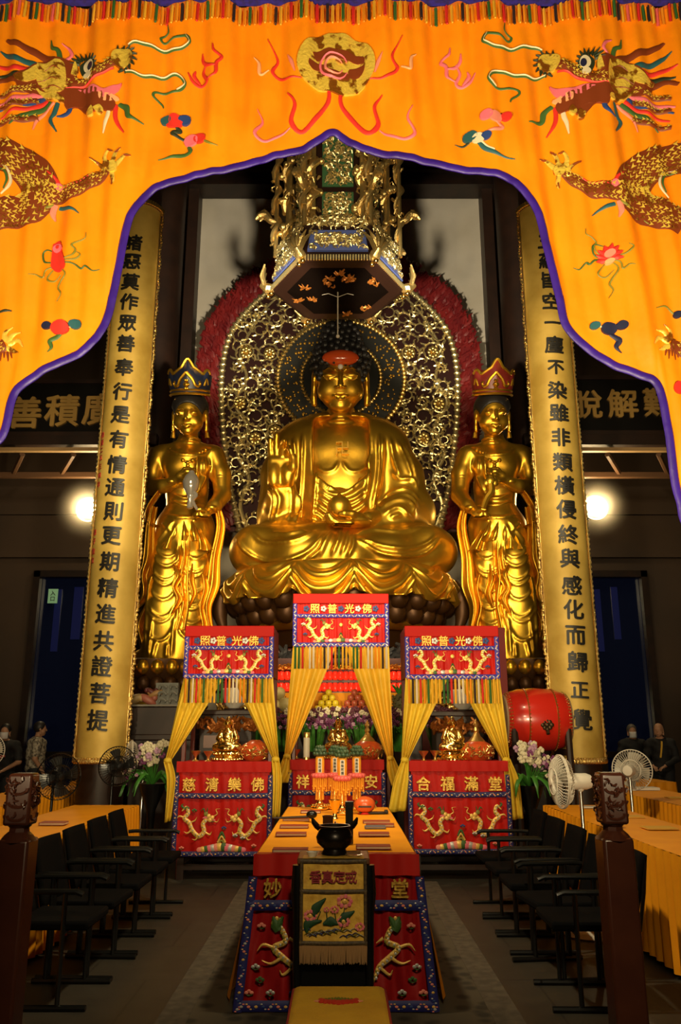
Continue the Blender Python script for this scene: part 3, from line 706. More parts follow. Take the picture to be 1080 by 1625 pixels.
def lotus(cx, cy, bud):
    m = MB(); R = random.Random(int(cx))
    cols = ['olive', 'green', 'olive']
    for i, q in enumerate(([(0, 0), (26, -10), (34, -22), (28, -30), (38, -38), (52, -44), (54, -54)], [(0, 4), (30, 4), (44, 12), (52, 8), (66, 18), (80, 16)], [(0, 6), (-24, 12), (-30, 24), (-44, 18), (-56, 20)], [(4, 10), (16, 24), (6, 40), (2, 50), (8, 62), (0, 76)],
        [(-4, 0), (-26, -4), (-30, -20), (-22, -26), (-10, -22)], [(10, 0), (30, -4), (42, -14), (34, -20)], [(-6, 10), (-20, 30), (-6, 36), (8, 26)])):
        if not bud: q = [(-x*.8 if i < 3 else x, y) for x, y in q]
        erib(m, [(cx+x*.85, cy+y*.85) for x, y in q], [1.5, 3, 3.4, 2.4, 1], cols[i % 3], 7)
    if bud:
        epoly(m, [(cx-8, cy-30), (cx+4, cy-34), (cx+8, cy-16), (cx+14, cy+6), (cx+4, cy+16), (cx-10, cy+8), (cx-10, cy-10)], 'red'); edisc(m, (cx, cy-22), 8, 'pink', 7, th=.015); edisc(m, (cx, cy-24), 3, 'red', th=.02)
    else:
        for a in range(-200, 20, 30):
            r = math.radians(a); erib(m, [(cx+3*math.cos(r), cy+4+3*math.sin(r)), (cx+12*math.cos(r), cy+12*math.sin(r)), (cx+21*math.cos(r), cy+19*math.sin(r))], [6, 11, 2], 'red' if a % 60 else 'pink', 4, .013)
        edisc(m, (cx, cy-4), 8, 'rose', 6, th=.018); edisc(m, (cx, cy+8), 7, 'peach', 4, th=.018)
    m.build('lotus_motif', EMM, banner, ang=60)
lotus(91, 416, True); lotus(966, 408, False)
# hind claws at the sides
for s in (0, 1):
    m = MB(); fx = (lambda x: 1070-x) if s else (lambda x: x)
    cx, cy = 8, 540
    for q in ([(0, 2), (10, -12), (24, -14)], [(2, 4), (18, -2), (28, 10)], [(-2, 0), (-2, -14), (10, -24)], [(0, 8), (10, 14), (20, 18)]):
        erib(m, [(fx(cx+x), cy+y) for x, y in q], [9, 7, 1.5], 'foil')
    scales(m, [(fx(-60), 575), (fx(-30), 560), (fx(6), 544)], [30, 26, 20], 4, 6)
    for i in range(5): erib(m, [(fx(-6+i*5), 556), (fx(-8+i*6), 566+i % 2*5)], [4, 1], 'brown', 3)
    m.build('dragon_claw', EMM, banner, ang=60)
m = MB(); edisc(m, (1078, 615), 10, 'red'); m.build('cloud_motif', EMM, banner, ang=60)
# ------------------------------------------------------------------ couplet columns
def couplet(s, chars, ys, label, small=None):
    Y = 10.5; z0, z1 = PT(160, 1203, Y).z, PT(220, 342, Y).z
    X = PT(162, 1203, Y).x if s < 0 else PT(916, 1203, Y).x; r = .315
    t = thing('couplet_column', label, 'column', (X, Y, 0))
    m = MB(); m.lathe([(.40, 0), (.40, .25), (.285, .3), (.285, 13.2)], (X, Y, 0), 32); m.build('shaft', WOODD, t)
    A = math.radians(84)
    def cyl(a, rr, z): return (X+math.sin(a)*rr, Y-math.cos(a)*rr, z)
    m = MB(); an = np.linspace(-A, A, 33)
    G = np.array([[cyl(a, r, z) for a in an] for z in (z0, z1)]); G2 = np.array([[cyl(a, r-.025, z) for a in an] for z in (z0, z1)])
    m.grid(G); m.grid(G2, flip=True); m.grid(np.array([G[0], G2[0]]), flip=True); m.grid(np.array([G[1], G2[1]])); m.build('board', COLG, t)
    # carved borders down both edges and across the ends
    m = MB()
    for e in (-1, 1):
        a0, a1 = e*(A-.20), e*(A+.03); q = np.array([[cyl(a, r+.012, z) for a in np.linspace(min(a0, a1), max(a0, a1), 5)] for z in (z0-.04, z1+.04)]); m.grid(q)
        m.tube([cyl(a0, r+.012, z0), cyl(a0, r+.012, z1)], .010, 6, 1)
        n = int((z1-z0)/.062)
        for i in range(n):
            z = z0+(i+.5)*.062; a = e*(A-.085)+.05*math.sin(i*1.1); rr = r+.018
            m.ball(cyl(a, rr, z), .026, 4, 1, (1, .8, 1)); m.ball(cyl(a+.06*math.cos(i*1.7), rr, z+.03), .016, 4, 1)
    for z in (z0-.03, z1+.02):
        for i in range(26):
            a = -A+2*A*(i+.5)/26; m.ball(cyl(a, r+.012, z), .034, 4, 1, (1, .8, 1)); m.ball(cyl(a+.03, r+.02, z+.03), .018, 4, 1)
        m.lathe([(r-.02, z-.035), (r+.012, z-.035), (r+.012, z+.035), (r-.02, z+.035)], (X, Y, 0), 32, 0, a0=-pi/2-A, a1=-pi/2+A)
    m.build('carved_border', [mat('maroon_lacquer', (.10, .014, .010), .45), GOLDC], t)
    for ch, y in zip(chars, ys):
        z = PT(540, y, Y-r).z; mb = MB(); sz = .262*(.88+.12*(ch not in '一正不'))
        def f(p): return Vector(cyl((p.x-X)/r, r+(Y-p.y), p.z))
        put_text(mb, ch, (X, Y-.002, z), (1, 0, -.06), (.04, 0, 1), sz, .014, off=.012, fn=f, bold=.024)
        mb.build('character', INK, t, ang=30)
    if small:
        mb = MB()
        for i, ch in enumerate(small):
            z = PT(160, small_y[i], Y-r*.5).z
            def f(p): return Vector(cyl((p.x-X)/r-.92, r+(Y-p.y), p.z))
            put_text(mb, ch, (X, Y-.002, z), (1, 0, 0), (0, 0, 1), .085, .005, off=.02, fn=f)
        mb.build('signature', mat('seal_red', (.30, .03, .015), .5), t)
    return t
small_y = [692, 704, 716, 728, 742, 756, 770, 846, 860, 876, 890, 906]
couplet(-1, '諸惡莫作眾善奉行是有情通則更期精進共證菩提', [385, 415, 447, 479, 513, 545, 583, 621, 658, 697, 737, 773, 811, 850, 891, 933, 974, 1017, 1057, 1100, 1143],
        'gilt couplet column with black characters and a small red signature, beside the blue-crowned statue', '佛曆二五三四年弟子敬立')
couplet(1, '五蘊皆空一塵不染雖非類橫侵終與感化而歸正覺', [384, 414, 445, 478, 512, 547, 583, 619, 655, 694, 733, 770, 808, 848, 886, 929, 967, 1008, 1050, 1095, 1142],
        'gilt couplet column with black characters, beside the red drum and the red-crowned statue')

# ------------------------------------------------------------------ heads
def head_sdf(S, c, hh, k=1., ears=True, fine=True, neck=True, yaw=0., tilt=0., wx=1., ears_z=1.):
    """head of height hh, chin to crown, chin at c, looking along -Y"""
    c = Vector(c); R = Matrix.Rotation(yaw, 3, 'Z') @ Matrix.Rotation(tilt, 3, 'X')
    def p(x, y, z): return c+R @ (Vector((x*wx, y*wx, z))*hh)
    RT = R.to_4x4(); S0 = S
    class _S:
        def ell(q, c_, r_, k_=.03, **kw): S0.ell(c_, (r_[0]*wx, r_[1]*wx, r_[2]), k_, **kw)
        cap = staticmethod(S0.cap); path = staticmethod(S0.path)
    S = _S()
    S.ell(p(0, .06, .62), Vector((.34, .41, .39))*hh, .05*hh, rot=RT)
    S.ell(p(0, -.06, .40), Vector((.295, .33, .41))*hh, .05*hh, rot=RT)
    S.ell(p(0, -.25, .075), Vector((.12, .10, .085))*hh, .10*hh, rot=RT)
    for s in (-1, 1):
        S.ell(p(s*.16, -.20, .30), Vector((.14, .15, .17))*hh, .06*hh, rot=RT)
    if fine:
        # nose bridge running into arched brows, closed lids, full lips
        S.path([p(0, -.385, .60), p(0, -.425, .50), p(0, -.475, .375)], [.026*hh, .034*hh, .050*hh], .03*hh)
        for s in (-1, 1):
            S.ell(p(s*.048, -.425, .355), Vector((.034, .040, .030))*hh, .016*hh, rot=RT)
            S.path([p(s*.022, -.405, .565), p(s*.07, -.395, .625), p(s*.15, -.355, .645), p(s*.235, -.275, .605)], [.012*hh, .018*hh, .016*hh, .008*hh], .02*hh)
            S.ell(p(s*.135, -.335, .535), Vector((.092, .055, .055))*hh, .02*hh, rot=RT)
            S.path([p(s*.055, -.385, .515), p(s*.09, -.402, .500), p(s*.14, -.392, .495), p(s*.19, -.355, .507), p(s*.225, -.31, .525)], .011*hh, .008*hh, cut=True)
            S.path([p(s*.05, -.375, .495), p(s*.14, -.378, .472), p(s*.21, -.315, .50)], .012*hh, .015*hh)
            S.ell(p(s*.05, -.385, .222), Vector((.062, .045, .026))*hh, .02*hh, rot=RT)
        S.ell(p(0, -.395, .178), Vector((.066, .045, .030))*hh, .02*hh, rot=RT)
        S.path([p(-.10, -.375, .208), p(-.04, -.43, .203), p(0, -.435, .198), p(.04, -.43, .203), p(.10, -.375, .208)], .010*hh, .008*hh, cut=True)
    if ears:
        for s in (-1, 1):
            S.ell(p(s*.345, .03, .50), Vector((.035, .085, .15))*hh, .03*hh, rot=RT)
            S.path([p(s*.345, .01, .42), p(s*.35, -.01, .22), p(s*.345, -.02, .12)], [.04*hh, .045*hh, .05*hh], .03*hh)
    if neck:
        S.cap(p(0, .08, .2), c+Vector((0, .15+.3*tilt, -.30))*hh, .185*hh, .20*hh, .05*hh)
        if fine:
            for z in (-.06, -.15): S.ell(c+Vector((0, .10+.25*tilt, z))*hh, Vector((.212, .212, .035))*hh, .03*hh)

# ------------------------------------------------------------------ the great Buddha
YG = 13.0
def B(x, y, d=0.): return PT(x, y, YG+d)
def bz(pts, k, ox, oy, d=-.6): return [(B(ox+a/k, oy+b/k, d).x, B(ox+a/k, oy+b/k, d).z) for a, b in pts]
buddha = thing('buddha_statue', 'great gilt seated Buddha statue with raised hand, in front of the scrolled halo', 'statue', B(540, 942))
sB = SC(760, YG)
def fingers(S, base, dirv, side, nrm, L, r, n=4, curl=.0, k=.012, spread=.1, ext=None):
    """n fingers from the palm edge base, along dirv, laid out along side, bending towards nrm"""
    base, dirv, side, nrm = Vector(base), Vector(dirv).normalized(), Vector(side).normalized(), Vector(nrm).normalized()
    for i in range(n):
        u = i-(n-1)/2; p = base+side*(u*r*2.25); l = L*(.86, 1.0, .95, .76)[i]; cv = curl if ext is None else ext[i]
        d = (dirv+side*u*spread).normalized(); pts = [p-d*r, p]; a = 0
        for q in (.45, .32, .25):
            a += cv; p = p+(d*math.cos(a)+nrm*math.sin(a))*l*q; pts.append(p)
        S.path(pts, [r, r*1.02, r*.95, r*.9, r*.72], k)
# robe: torso, arms, crossed legs in one surface with the folds raised from it
S = SDF((-1.95, 11.2, 3.6), (1.95, 14.1, 7.3), .024)
def robe_torso(S, infl=0.):
    S.ell(B(541, 772, .12), (.92, .62, 1.28), .1, infl=infl)
    S.ell(B(541, 722, .10), (.98, .52, .62), .2, infl=infl)
    S.cap(B(486, 706, .1), B(596, 706, .1), .42, .42, .2, infl=infl)
robe_torso(S, .03)
# sloping shoulders and arms
S.path([B(508, 686, .15), B(470, 712, .1), B(450, 752, .05), B(441, 812, -.02)], [.30, .38, .36, .34], .12)
S.path([B(574, 686, .15), B(612, 712, .1), B(634, 756, .05), B(648, 815, -.1)], [.30, .38, .38, .38], .12)
S.path([B(441, 822, -.1), B(446, 800, -.42), B(449, 776, -.55)], [.34, .27, .21], .08)
S.path([B(438, 835, -.2), B(452, 838, -.45)], [.30, .24], .1)
S.path([B(652, 812, -.12), B(628, 824, -.5), B(592, 828, -.75)], [.40, .33, .20], .08)
S.path([B(655, 826, -.2), B(620, 836, -.6)], [.34, .24], .1)
# crossed legs
S.path([B(520, 868, 0), B(450, 868, -.35), B(404, 874, -.55)], [.42, .42, .36], .12)
S.path([B(562, 868, 0), B(636, 868, -.35), B(684, 874, -.55)], [.42, .42, .36], .12)
S.path([B(402, 878, -.6), B(470, 884, -.95), B(560, 886, -1.15)], [.36, .33, .27], .12)
S.path([B(688, 878, -.6), B(620, 882, -.95), B(545, 880, -1.05)], [.36, .32, .27], .12)
S.ell(B(541, 884, -.35), (1.55, 1.0, .40), .1); S.rbox(B(541, 874, -.42), (1.60, .62, .33), .28, .12)
S.ell(B(541, 862, -.55), (.75, .55, .36), .12)
# opening over the chest
S.ell(B(542, 702, -.62), (.50, .62, .80), .03, cut=True); S.rbox(B(541, 700, -.55), (.455, .50, .55), .12, .03, cut=True)
V, Q = S.mesh(); V = relax(V, Q, 1, .4); N = vnorm(V, Q)
zr = lambda l: bz(l, 2.7, 340, 540, -.9)
zt = lambda l: bz(l, 2.7, 340, 540, -.45)
LEG = [zr(l) for l in ([(98, 850), (140, 912), (230, 955), (330, 958), (420, 918), (475, 845)], [(162, 828), (215, 876), (320, 888), (400, 866), (445, 825)], [(455, 950), (482, 890), (508, 830)], [(400, 968), (455, 925), (490, 850)],
     [(505, 950), (530, 890), (545, 830)], [(545, 945), (565, 890), (572, 835)], [(592, 850), (592, 910), (570, 960)], [(600, 878), (700, 932), (800, 944), (900, 918), (968, 850)], [(615, 872), (700, 903), (800, 914), (900, 884), (950, 838)], [(598, 858), (680, 832), (780, 838), (880, 805)],
     [(120, 960), (300, 985), (430, 975)], [(640, 965), (800, 985), (960, 960)], [(250, 835), (320, 850), (400, 832)])]
V = ridges(V, N, LEG, .052, .024)
TOR = [zt(l) for l in ([(436, 612), (500, 662), (570, 656), (650, 590)], [(436, 640), (510, 692), (590, 684), (650, 640)], [(436, 672), (510, 722), (590, 712), (646, 672)], [(432, 704), (480, 738), (520, 748)], [(590, 745), (630, 720), (650, 700)], [(430, 735), (470, 768)], [(436, 584), (490, 634), (560, 628), (640, 560), (662, 500)],
     [(340, 410), (346, 500), (340, 590)], [(310, 420), (300, 500), (310, 560)], [(720, 410), (716, 520), (700, 640)], [(750, 410), (770, 500), (800, 590)], [(785, 420), (820, 500), (850, 590)], [(815, 430), (850, 520), (872, 620)],
     [(765, 555), (800, 590), (850, 590), (870, 640)], [(690, 705), (750, 655), (820, 640), (872, 690)], [(690, 730), (760, 680), (830, 678), (866, 730)], [(700, 752), (770, 710), (835, 716), (850, 770)], [(720, 775), (780, 745), (830, 780)], [(745, 790), (790, 772)],
     [(232, 640), (262, 700), (240, 790)], [(255, 640), (285, 700), (262, 790)], [(345, 640), (352, 720), (345, 790)], [(330, 640), (330, 720), (320, 790)], [(700, 640), (680, 700), (700, 760)])]
V = ridges(V, N, TOR, .05, .034)
LAP = [zt(l) for l in ([(434, 395), (436, 600), (418, 800)], [(378, 400), (374, 600), (352, 795)], [(664, 395), (662, 540), (645, 690)], [(704, 400), (700, 560), (680, 690)])]
V = ridges(V, N, LAP, .06, .022)
V = relax(V, Q, 1, .3)
qobj('robe', V, Q, GOLD, buddha)
# bare chest, neck, head, hands: one surface
S = SDF((-1.5, 11.1, 4.4), (1.15, 14.0, 8.9), .0185)
S.ell(B(541, 775, .16), (.80, .55, 1.2), .1); S.ell(B(541, 715, .12), (.86, .46, .55), .15)
for s in (-1, 1): S.ell(B(541+s*28, 720, -.10), (.37, .20, .28), .10)
S.cap(B(541, 700, .2), B(541, 660, .1), .36, .26, .1)
ch = B(540, 653, -.26); HH = B(540, 561, -.26).z-ch.z; TLT = .36; WX = 1.2
head_sdf(S, ch, HH, tilt=TLT, wx=WX)
# raised hand, palm outward
def H(x, y, d=-.72): 
    q = B(340+x/2.7, 540+y/2.7, d); return q
S.path([B(449, 790, -.5), H(288, 620, -.62)], [.17, .15], .06)
S.rbox(H(284, 565), (.21, .085, .26), .08, .05); S.ell(H(315, 575, -.80), (.10, .08, .17), .05); S.ell(H(255, 580, -.79), (.09, .07, .18), .05)
for x0, y0, pts, r in ((246, 520, [(242, 480, 0), (240, 448, -.02), (240, 425, -.05)], .050), (268, 512, [(266, 465, -.02), (266, 432, -.06), (268, 405, -.1)], .056),
                       (292, 512, [(292, 470, -.08), (296, 440, -.17), (300, 432, -.27)], .058), (314, 518, [(316, 482, -.10), (320, 462, -.22), (326, 470, -.30)], .055)):
    S.path([H(x0, y0+14)]+[H(x0, y0)]+[H(a, b_, -.72+d) for a, b_, d in pts], [r*1.05, r, r*.98, r*.9, r*.75], .018)
S.path([H(318, 585, -.76), H(338, 545, -.86), H(338, 505, -.94), H(330, 484, -1.0)], [.075, .066, .058, .045], .03)
# lap hand under the ball
def K(x, y, d): return B(340+x/2.7, 540+y/2.7, d)
S.path([K(720, 760, -.62), K(655, 768, -1.0)], [.16, .125], .05)
S.ell(K(590, 778, -1.18), (.30, .22, .085), .05)
for i, (dx, dd) in enumerate(((0, .10), (0, -.02), (4, -.14), (12, -.26))):
    S.path([K(570+dx, 784, -1.14+dd), K(520+dx, 786, -1.16+dd), K(490+dx, 768, -1.18+dd), K(478+dx, 748, -1.2+dd)], [.062, .060, .055, .042], .016)
S.path([K(630, 762, -1.25), K(590, 745, -1.40), K(556, 742, -1.44), K(540, 744, -1.44)], [.075, .062, .055, .042], .02)
V, Q = S.mesh(); V = relax(V, Q, 1, .3); N = vnorm(V, Q)
V = ridges(V, N, [bz(l, 2.7, 340, 540, -.35) for l in ([(440, 535), (470, 562), (510, 558), (535, 520)], [(545, 520), (575, 560), (620, 560), (655, 530)])], .025, .03)
qobj('body', V, Q, GOLD, buddha)
m = MB(); put_text(m, '卍', B(543, 712, -.52), (1, 0, 0), (0, 0, 1), .26, .05, off=.0); m.build('chest_emblem', mat('dull_gold', (.45, .24, .03), .4, .8), buddha)
# hair with curls, topknot bump and red jewel
hx = lambda a, b_, c_: ch+Vector((a*WX, b_*WX, c_))*HH
hr = lambda a, b_, c_: Vector((a*WX, b_*WX, c_))*HH
S = SDF((-.95, 11.4, 7.0), (.95, 14.1, 9.7), .024)
S.ell(hx(0, .06, .70), hr(.375, .44, .50), .03); S.ell(hx(0, .10, 1.12), hr(.235, .26, .30), .10)
S.ell(hx(0, -.42, .34), hr(.305, .60, .40), .03, cut=True)
for s in (-1, 1): S.ell(hx(s*.39, -.05, .36), hr(.12, .5, .33), .03, cut=True)
S.rbox(hx(0, 0, 0), hr(.7, .8, .16), .02, .02, cut=True)
V, Q = S.mesh(); RM = Matrix.Rotation(TLT, 3, 'X'); V = (V-np.array(ch)) @ np.array(RM).T+np.array(ch); N = vnorm(V, Q); hair = qobj('hair', V, Q, HAIRM, buddha)
rnd = np.random.RandomState(3); pick = [i for i in rnd.permutation(len(V)) if N[i][1] < .5]; got = []
for i in pick:
    p = V[i]
    if all((p[0]-q[0])**2+(p[1]-q[1])**2+(p[2]-q[2])**2 > .0105 for q in got): got.append(p)
    if len(got) > 330: break
m = MB()
for p in got: m.ball(p, .062, 5)
m.build('curls', HAIRM, hair)
m = MB(); jc = ch+RM @ hr(0, -.335, .80); m.ball(jc, .30, 14, 0, (1, .40, .44), RM); m.build('hair_jewel', mat('red_amber', (.55, .07, .015), .18, coat=.4), buddha)
m = MB(); m.ball(ch+RM @ hr(0, -.375, .665), .045, 10); m.build('forehead_pearl', PORC, buddha)
bc = B(538, 806, -1.22); t = thing('gilt_ball', 'round gilt ball with a pointed top resting in the great Buddha\'s lap hand', 'ball', bc+Vector((0, 0, -.19)))
m = MB(); m.lathe([(0, -.195), (.08, -.18), (.155, -.115), (.195, 0), (.165, .10), (.10, .165), (.04, .20), (.0, .25)], bc, 28); m.build('body', GOLD, t)
# cloth hanging in scallops over the lotus seat
m = MB(); nA = 420; A = np.linspace(math.radians(-12), math.radians(192), nA); rows = []
zt_, zb_ = B(540, 900, -1.2).z, B(540, 940, -1.2).z
def hemz(a): 
    f = a/pi*6.4; fr = f-np.floor(f); return zb_-.10+.09*(np.abs(fr-.5)*2)**3+.018*np.sin(a*23)
for k in np.linspace(0, 1, 40):
    f = A/pi*6.4; fr = f-np.floor(f); u = (fr-.5)*2
    z = zt_+.06+(hemz(A)-zt_-.06)*k
    sw = .045*np.sin(2*pi*(2.6*k+1.0*(u**2)*1.6))*np.clip(k*3, 0, 1)*(1-.6*np.abs(u)**4)+.05*np.exp(-((np.abs(u)-1)/.14)**2)*np.sin(k*3)
    bulge = .16*np.sin(min(k*1.25, 1)*pi*.62)+.02
    rx, ry = 1.66+bulge+sw, 1.32+bulge+sw
    rows.append(np.stack([np.cos(A)*rx*(1 if True else 1)+B(541, 920).x, YG-.15-np.sin(A)*ry, z], 1))
m.grid(np.array(rows), flip=False); m.build('seat_drape', GOLD, buddha, ang=180, solid=.03)
# lotus seat
seat = thing('lotus_throne', 'dark carved lotus pedestal with a gilt band under the great seated Buddha', 'pedestal', (B(541, 960).x, YG, 2.5))
zs = B(540, 934, -1.0).z; cx = B(541, 960).x
m = MB(); m.lathe([(1.0, zs-.9), (1.25, zs-.85), (1.35, zs-.6), (1.7, zs-.25), (1.72, zs-.02), (1.5, zs)], (cx, YG-.1, 0), 64, sy=.8); m.build('body', mat('dark_gilt', (.06, .024, .006), .45, .6), seat)
m = MB()
for row, (rr, z, n) in enumerate(((1.66, zs-.16, 30), (1.5, zs-.36, 28))):
    for i in range(n):
        a = 2*pi*(i+.5*row)/n; c = Vector((cx+rr*math.cos(a), YG-.1+rr*.8*math.sin(a), z)); m.ball(c, .17, 7, 0, (1, 1, 1.05))
m.build('petals', mat('dark_gilt', (.06, .024, .006), .45, .6), seat)
m = MB(); m.lathe([(1.30, zs-.62), (1.42, zs-.60), (1.50, zs-.52), (1.42, zs-.44), (1.3, zs-.42)], (cx, YG-.1, 0), 64, sy=.8); m.build('band', GOLD, seat)
# brackets curling down at both sides
for s in (-1, 1):
    m = MB(); m.tube([B(541+s*176, 925, -.3), B(541+s*190, 950, -.3), B(541+s*192, 975, -.3), B(541+s*186, 1000, -.3)], [.10, .16, .12, .06], 10, sm=5); m.build('side_scroll', mat('dark_gilt', (.06, .024, .006), .45, .6), seat)

# ------------------------------------------------------------------ the two standing statues
YS = 12.3
def bodhisattva(side, crown_m, label, lb_ball):
    def W(x, y, d=0.):
        px, py = 200+x/3.125, 580+y/3.125
        if side > 0: px = 1082-px
        return PT(px, py, YS+d)
    k = SC(800, YS)/3.125      # metres per drawing unit
    flat = lambda l, d=-.3: [(W(a, b_, d).x, W(a, b_, d).z) for a, b_ in l]
    root = thing('standing_statue', label, 'statue', W(175, 1462))
    xs_ = sorted((W(-20, 900).x, W(540, 900).x))
    # skirt and scarves
    S = SDF((xs_[0], 11.3, W(200, 1475).z-.15), (xs_[1], 13.1, W(300, 640).z), .021)
    S.path([W(300, 735), W(296, 800), W(285, 870)], [104*k, 126*k, 134*k], .1)
    S.ell(W(290, 800, 0), (140*k, .30, 95*k), .1)
    S.path([W(232, 840, -.06), W(205, 1000, -.08), W(178, 1200, -.08), W(160, 1440, -.04)], [88*k, 82*k, 74*k, 86*k], .06)
    S.path([W(345, 840, -.02), W(338, 1000, -.04), W(318, 1200, -.02), W(290, 1440, 0)], [86*k, 80*k, 72*k, 80*k], .06)
    S.path([W(270, 900, .06), W(235, 1440, .05)], [90*k, 120*k], .1)
    S.path([W(70, 1448, 0), W(160, 1452, -.1), W(270, 1450, -.05)], [36*k, 50*k, 40*k], .06)
    V, Q = S.mesh(); V = relax(V, Q, 1, .4); N = vnorm(V, Q)
    L = []
    for cx0, cx1, w_, ys in ((205, 165, 66, (940, 985, 1052, 1075, 1150, 1235, 1258, 1350)), (342, 312, 60, (945, 1010, 1032, 1110, 1170, 1192, 1262, 1340))):
        for i, y in enumerate(ys):
            c = cx0+(cx1-cx0)*i/7; L.append(flat([(c-w_, y-50), (c-w_*.6, y-6), (c, y+14), (c+w_*.6, y-4), (c+w_, y-52)]))
    V = ridges(V, N, L, .026, .019)
    L = [flat(l) for l in ([(110, 1000), (100, 1200), (90, 1400)], [(130, 1250), (110, 1440)], [(240, 1240), (225, 1440)], [(205, 1380), (200, 1450)], [(150, 1370), (130, 1450)], [(262, 880), (258, 1100), (250, 1300)], [(285, 880), (290, 1100), (275, 1300)],
         [(180, 780), (230, 830)], [(190, 745), (290, 765), (400, 740)], [(180, 905), (230, 860), (260, 800)], [(400, 905), (360, 860), (330, 800)], [(150, 880), (200, 830), (240, 780)], [(310, 1380), (300, 1450)])]
    V = ridges(V, N, L, .035, .022)
    qobj('skirt', V, Q, GOLD, root)
    # apron panels, sash, bow, scarves
    m = MB()
    def drp(pts, ws, th=.05, fold=3):
        p = crom([list(W(*q)) for q in pts], 8); n = len(p); ww = np.interp(np.linspace(0, 1, n), np.linspace(0, 1, len(ws)), ws)*k; G = []
        for u in np.linspace(-1, 1, 13):
            G.append(np.stack([p[:, 0]+u*ww/2, p[:, 1]-.05*np.cos(u*pi*fold*.5+np.linspace(0, 1.5, n))-.02+.03*u*u, p[:, 2]+.0*ww], 1))
        G = np.array(G); B2 = G.copy(); B2[:, :, 1] += th; m.grid(G, flip=False); m.grid(B2, flip=True)
        for a, b_ in ((G[0], B2[0]), (B2[-1], G[-1])): m.grid(np.array([a, b_]), flip=True)
        for j in (0, -1): m.grid(np.array([G[:, j], B2[:, j]]), flip=j == 0)
    drp([(290, 775, -.36), (295, 830, -.42), (300, 870, -.38)], [90, 110, 140], fold=5)
    drp([(245, 790, -.32), (225, 860, -.38), (215, 910, -.36)], [30, 60, 90]); drp([(340, 790, -.30), (370, 860, -.36), (385, 915, -.32)], [30, 60, 90])
    drp([(293, 870, -.36), (290, 960, -.34), (278, 1060, -.32), (290, 1180, -.30), (262, 1310, -.30)], [50, 44, 62, 40, 64], fold=4)
    drp([(240, 985, -.34), (262, 1040, -.40), (240, 1100, -.42), (262, 1160, -.38), (225, 1235, -.36)], [20, 46, 30, 44, 8], fold=3); drp([(330, 985, -.30), (318, 1060, -.36), (334, 1130, -.36), (312, 1200, -.34)], [16, 40, 28, 8], fold=3)
    m.build('apron', GOLD, root, ang=180)
    m = MB(); drp([(135, 700, -.25), (118, 800, -.28), (112, 950, -.22), (88, 1040, -.2), (95, 1140, -.15), (40, 1215, -.1)], [36, 46, 60, 40, 62, 14]); drp([(150, 1000, -.2), (120, 1090, -.22), (110, 1180, -.2), (70, 1290, -.12), (90, 1400, -.1), (40, 1450, -.05)], [24, 44, 34, 56, 50, 30]); drp([(165, 620, -.30), (112, 700, -.25), (105, 770, -.2), (160, 800, -.30)], [30, 34, 34, 20])
    m.build('scarf', GOLD, root, ang=180)
    m = MB(); drp([(450, 690, -.3), (468, 800, -.24), (442, 950, -.2), (432, 1090, -.18), (405, 1200, -.15), (420, 1300, -.12)], [30, 44, 50, 64, 40, 24]); drp([(372, 1000, -.16), (392, 1100, -.18), (372, 1200, -.16), (388, 1300, -.12), (366, 1420, -.1)], [20, 40, 34, 48, 40])
    m.build('scarf', GOLD, root, ang=180)
    m = MB()
    for z in (725, 740, 756): m.tube([W(300+105*math.cos(a), z+8*abs(math.sin(a)), -.30*math.sin(a)) for a in np.linspace(.05, pi-.05, 18)], .035, 8)
    for q in (275, 295, 315, 335): m.ball(W(q, 772, -.34), .05, 8)
    m.build('belt', GOLD, root)
    # body
    S = SDF((xs_[0], 11.2, W(300, 790).z), (xs_[1], 13.0, W(315, 120).z), .0165)
    S.path([W(302, 500), W(302, 600), W(302, 740)], [104*k, 100*k, 102*k], .1)
    S.ell(W(302, 490, 0), (128*k, .30, 95*k), .08)
    for s in (-1, 1): S.ell(W(302+s*52, 508, -.17), (56*k, .15, 48*k), .05)
    S.path([W(200, 440, .04), W(302, 425, .04), W(405, 440, .04)], [50*k, 58*k, 50*k], .12)
    S.cap(W(305, 430, .02), W(305, 360, 0), 62*k, 46*k, .06)
    S.path([W(170, 452, .02), W(138, 520, 0), W(132, 600, -.06)], [58*k, 50*k, 42*k], .06)
    S.path([W(132, 604, -.08), W(185, 598, -.32), W(245, 572, -.44)], [42*k, 34*k, 24*k], .04)
    S.path([W(435, 452, .02), W(470, 540, 0), W(478, 640, -.06)], [58*k, 48*k, 42*k], .06)
    S.path([W(478, 645, -.08), W(440, 695, -.30), W(410, 718, -.40)], [42*k, 34*k, 24*k], .04)
    # raised hand: palm and five fingers pinching
    S.ell(W(268, 556, -.48), (26*k, 22*k, 32*k), .03)
    for i, pts in enumerate(([(272, 532), (288, 512), (312, 510), (334, 516)], [(280, 540), (298, 524), (322, 524), (338, 532)], [(284, 552), (304, 540), (324, 540), (336, 548)], [(284, 564), (302, 556), (318, 558), (328, 564)])):
        S.path([W(a, b_, -.48-.02*i-.03*(j > 0)) for j, (a, b_) in enumerate(pts)], [10*k, 9*k, 8*k, 6*k], .01)
    S.path([W(262, 566, -.52), W(284, 572, -.60), W(304, 566, -.62), W(318, 556, -.62)], [11*k, 10*k, 9*k, 7*k], .01)
    # lowered hand
    S.ell(W(388, 734, -.46), (32*k, 22*k, 24*k), .03)
    for i in range(4):
        y = 728+i*10; S.path([W(378, y, -.48), W(352, y+4, -.52), W(336, y+12, -.50), W(330, y+22, -.47)], [10*k, 9.5*k, 8.5*k, 6*k], .01)
    S.path([W(392, 722, -.52), W(368, 712, -.58), W(350, 716, -.60)], [11*k, 10*k, 7*k], .01)
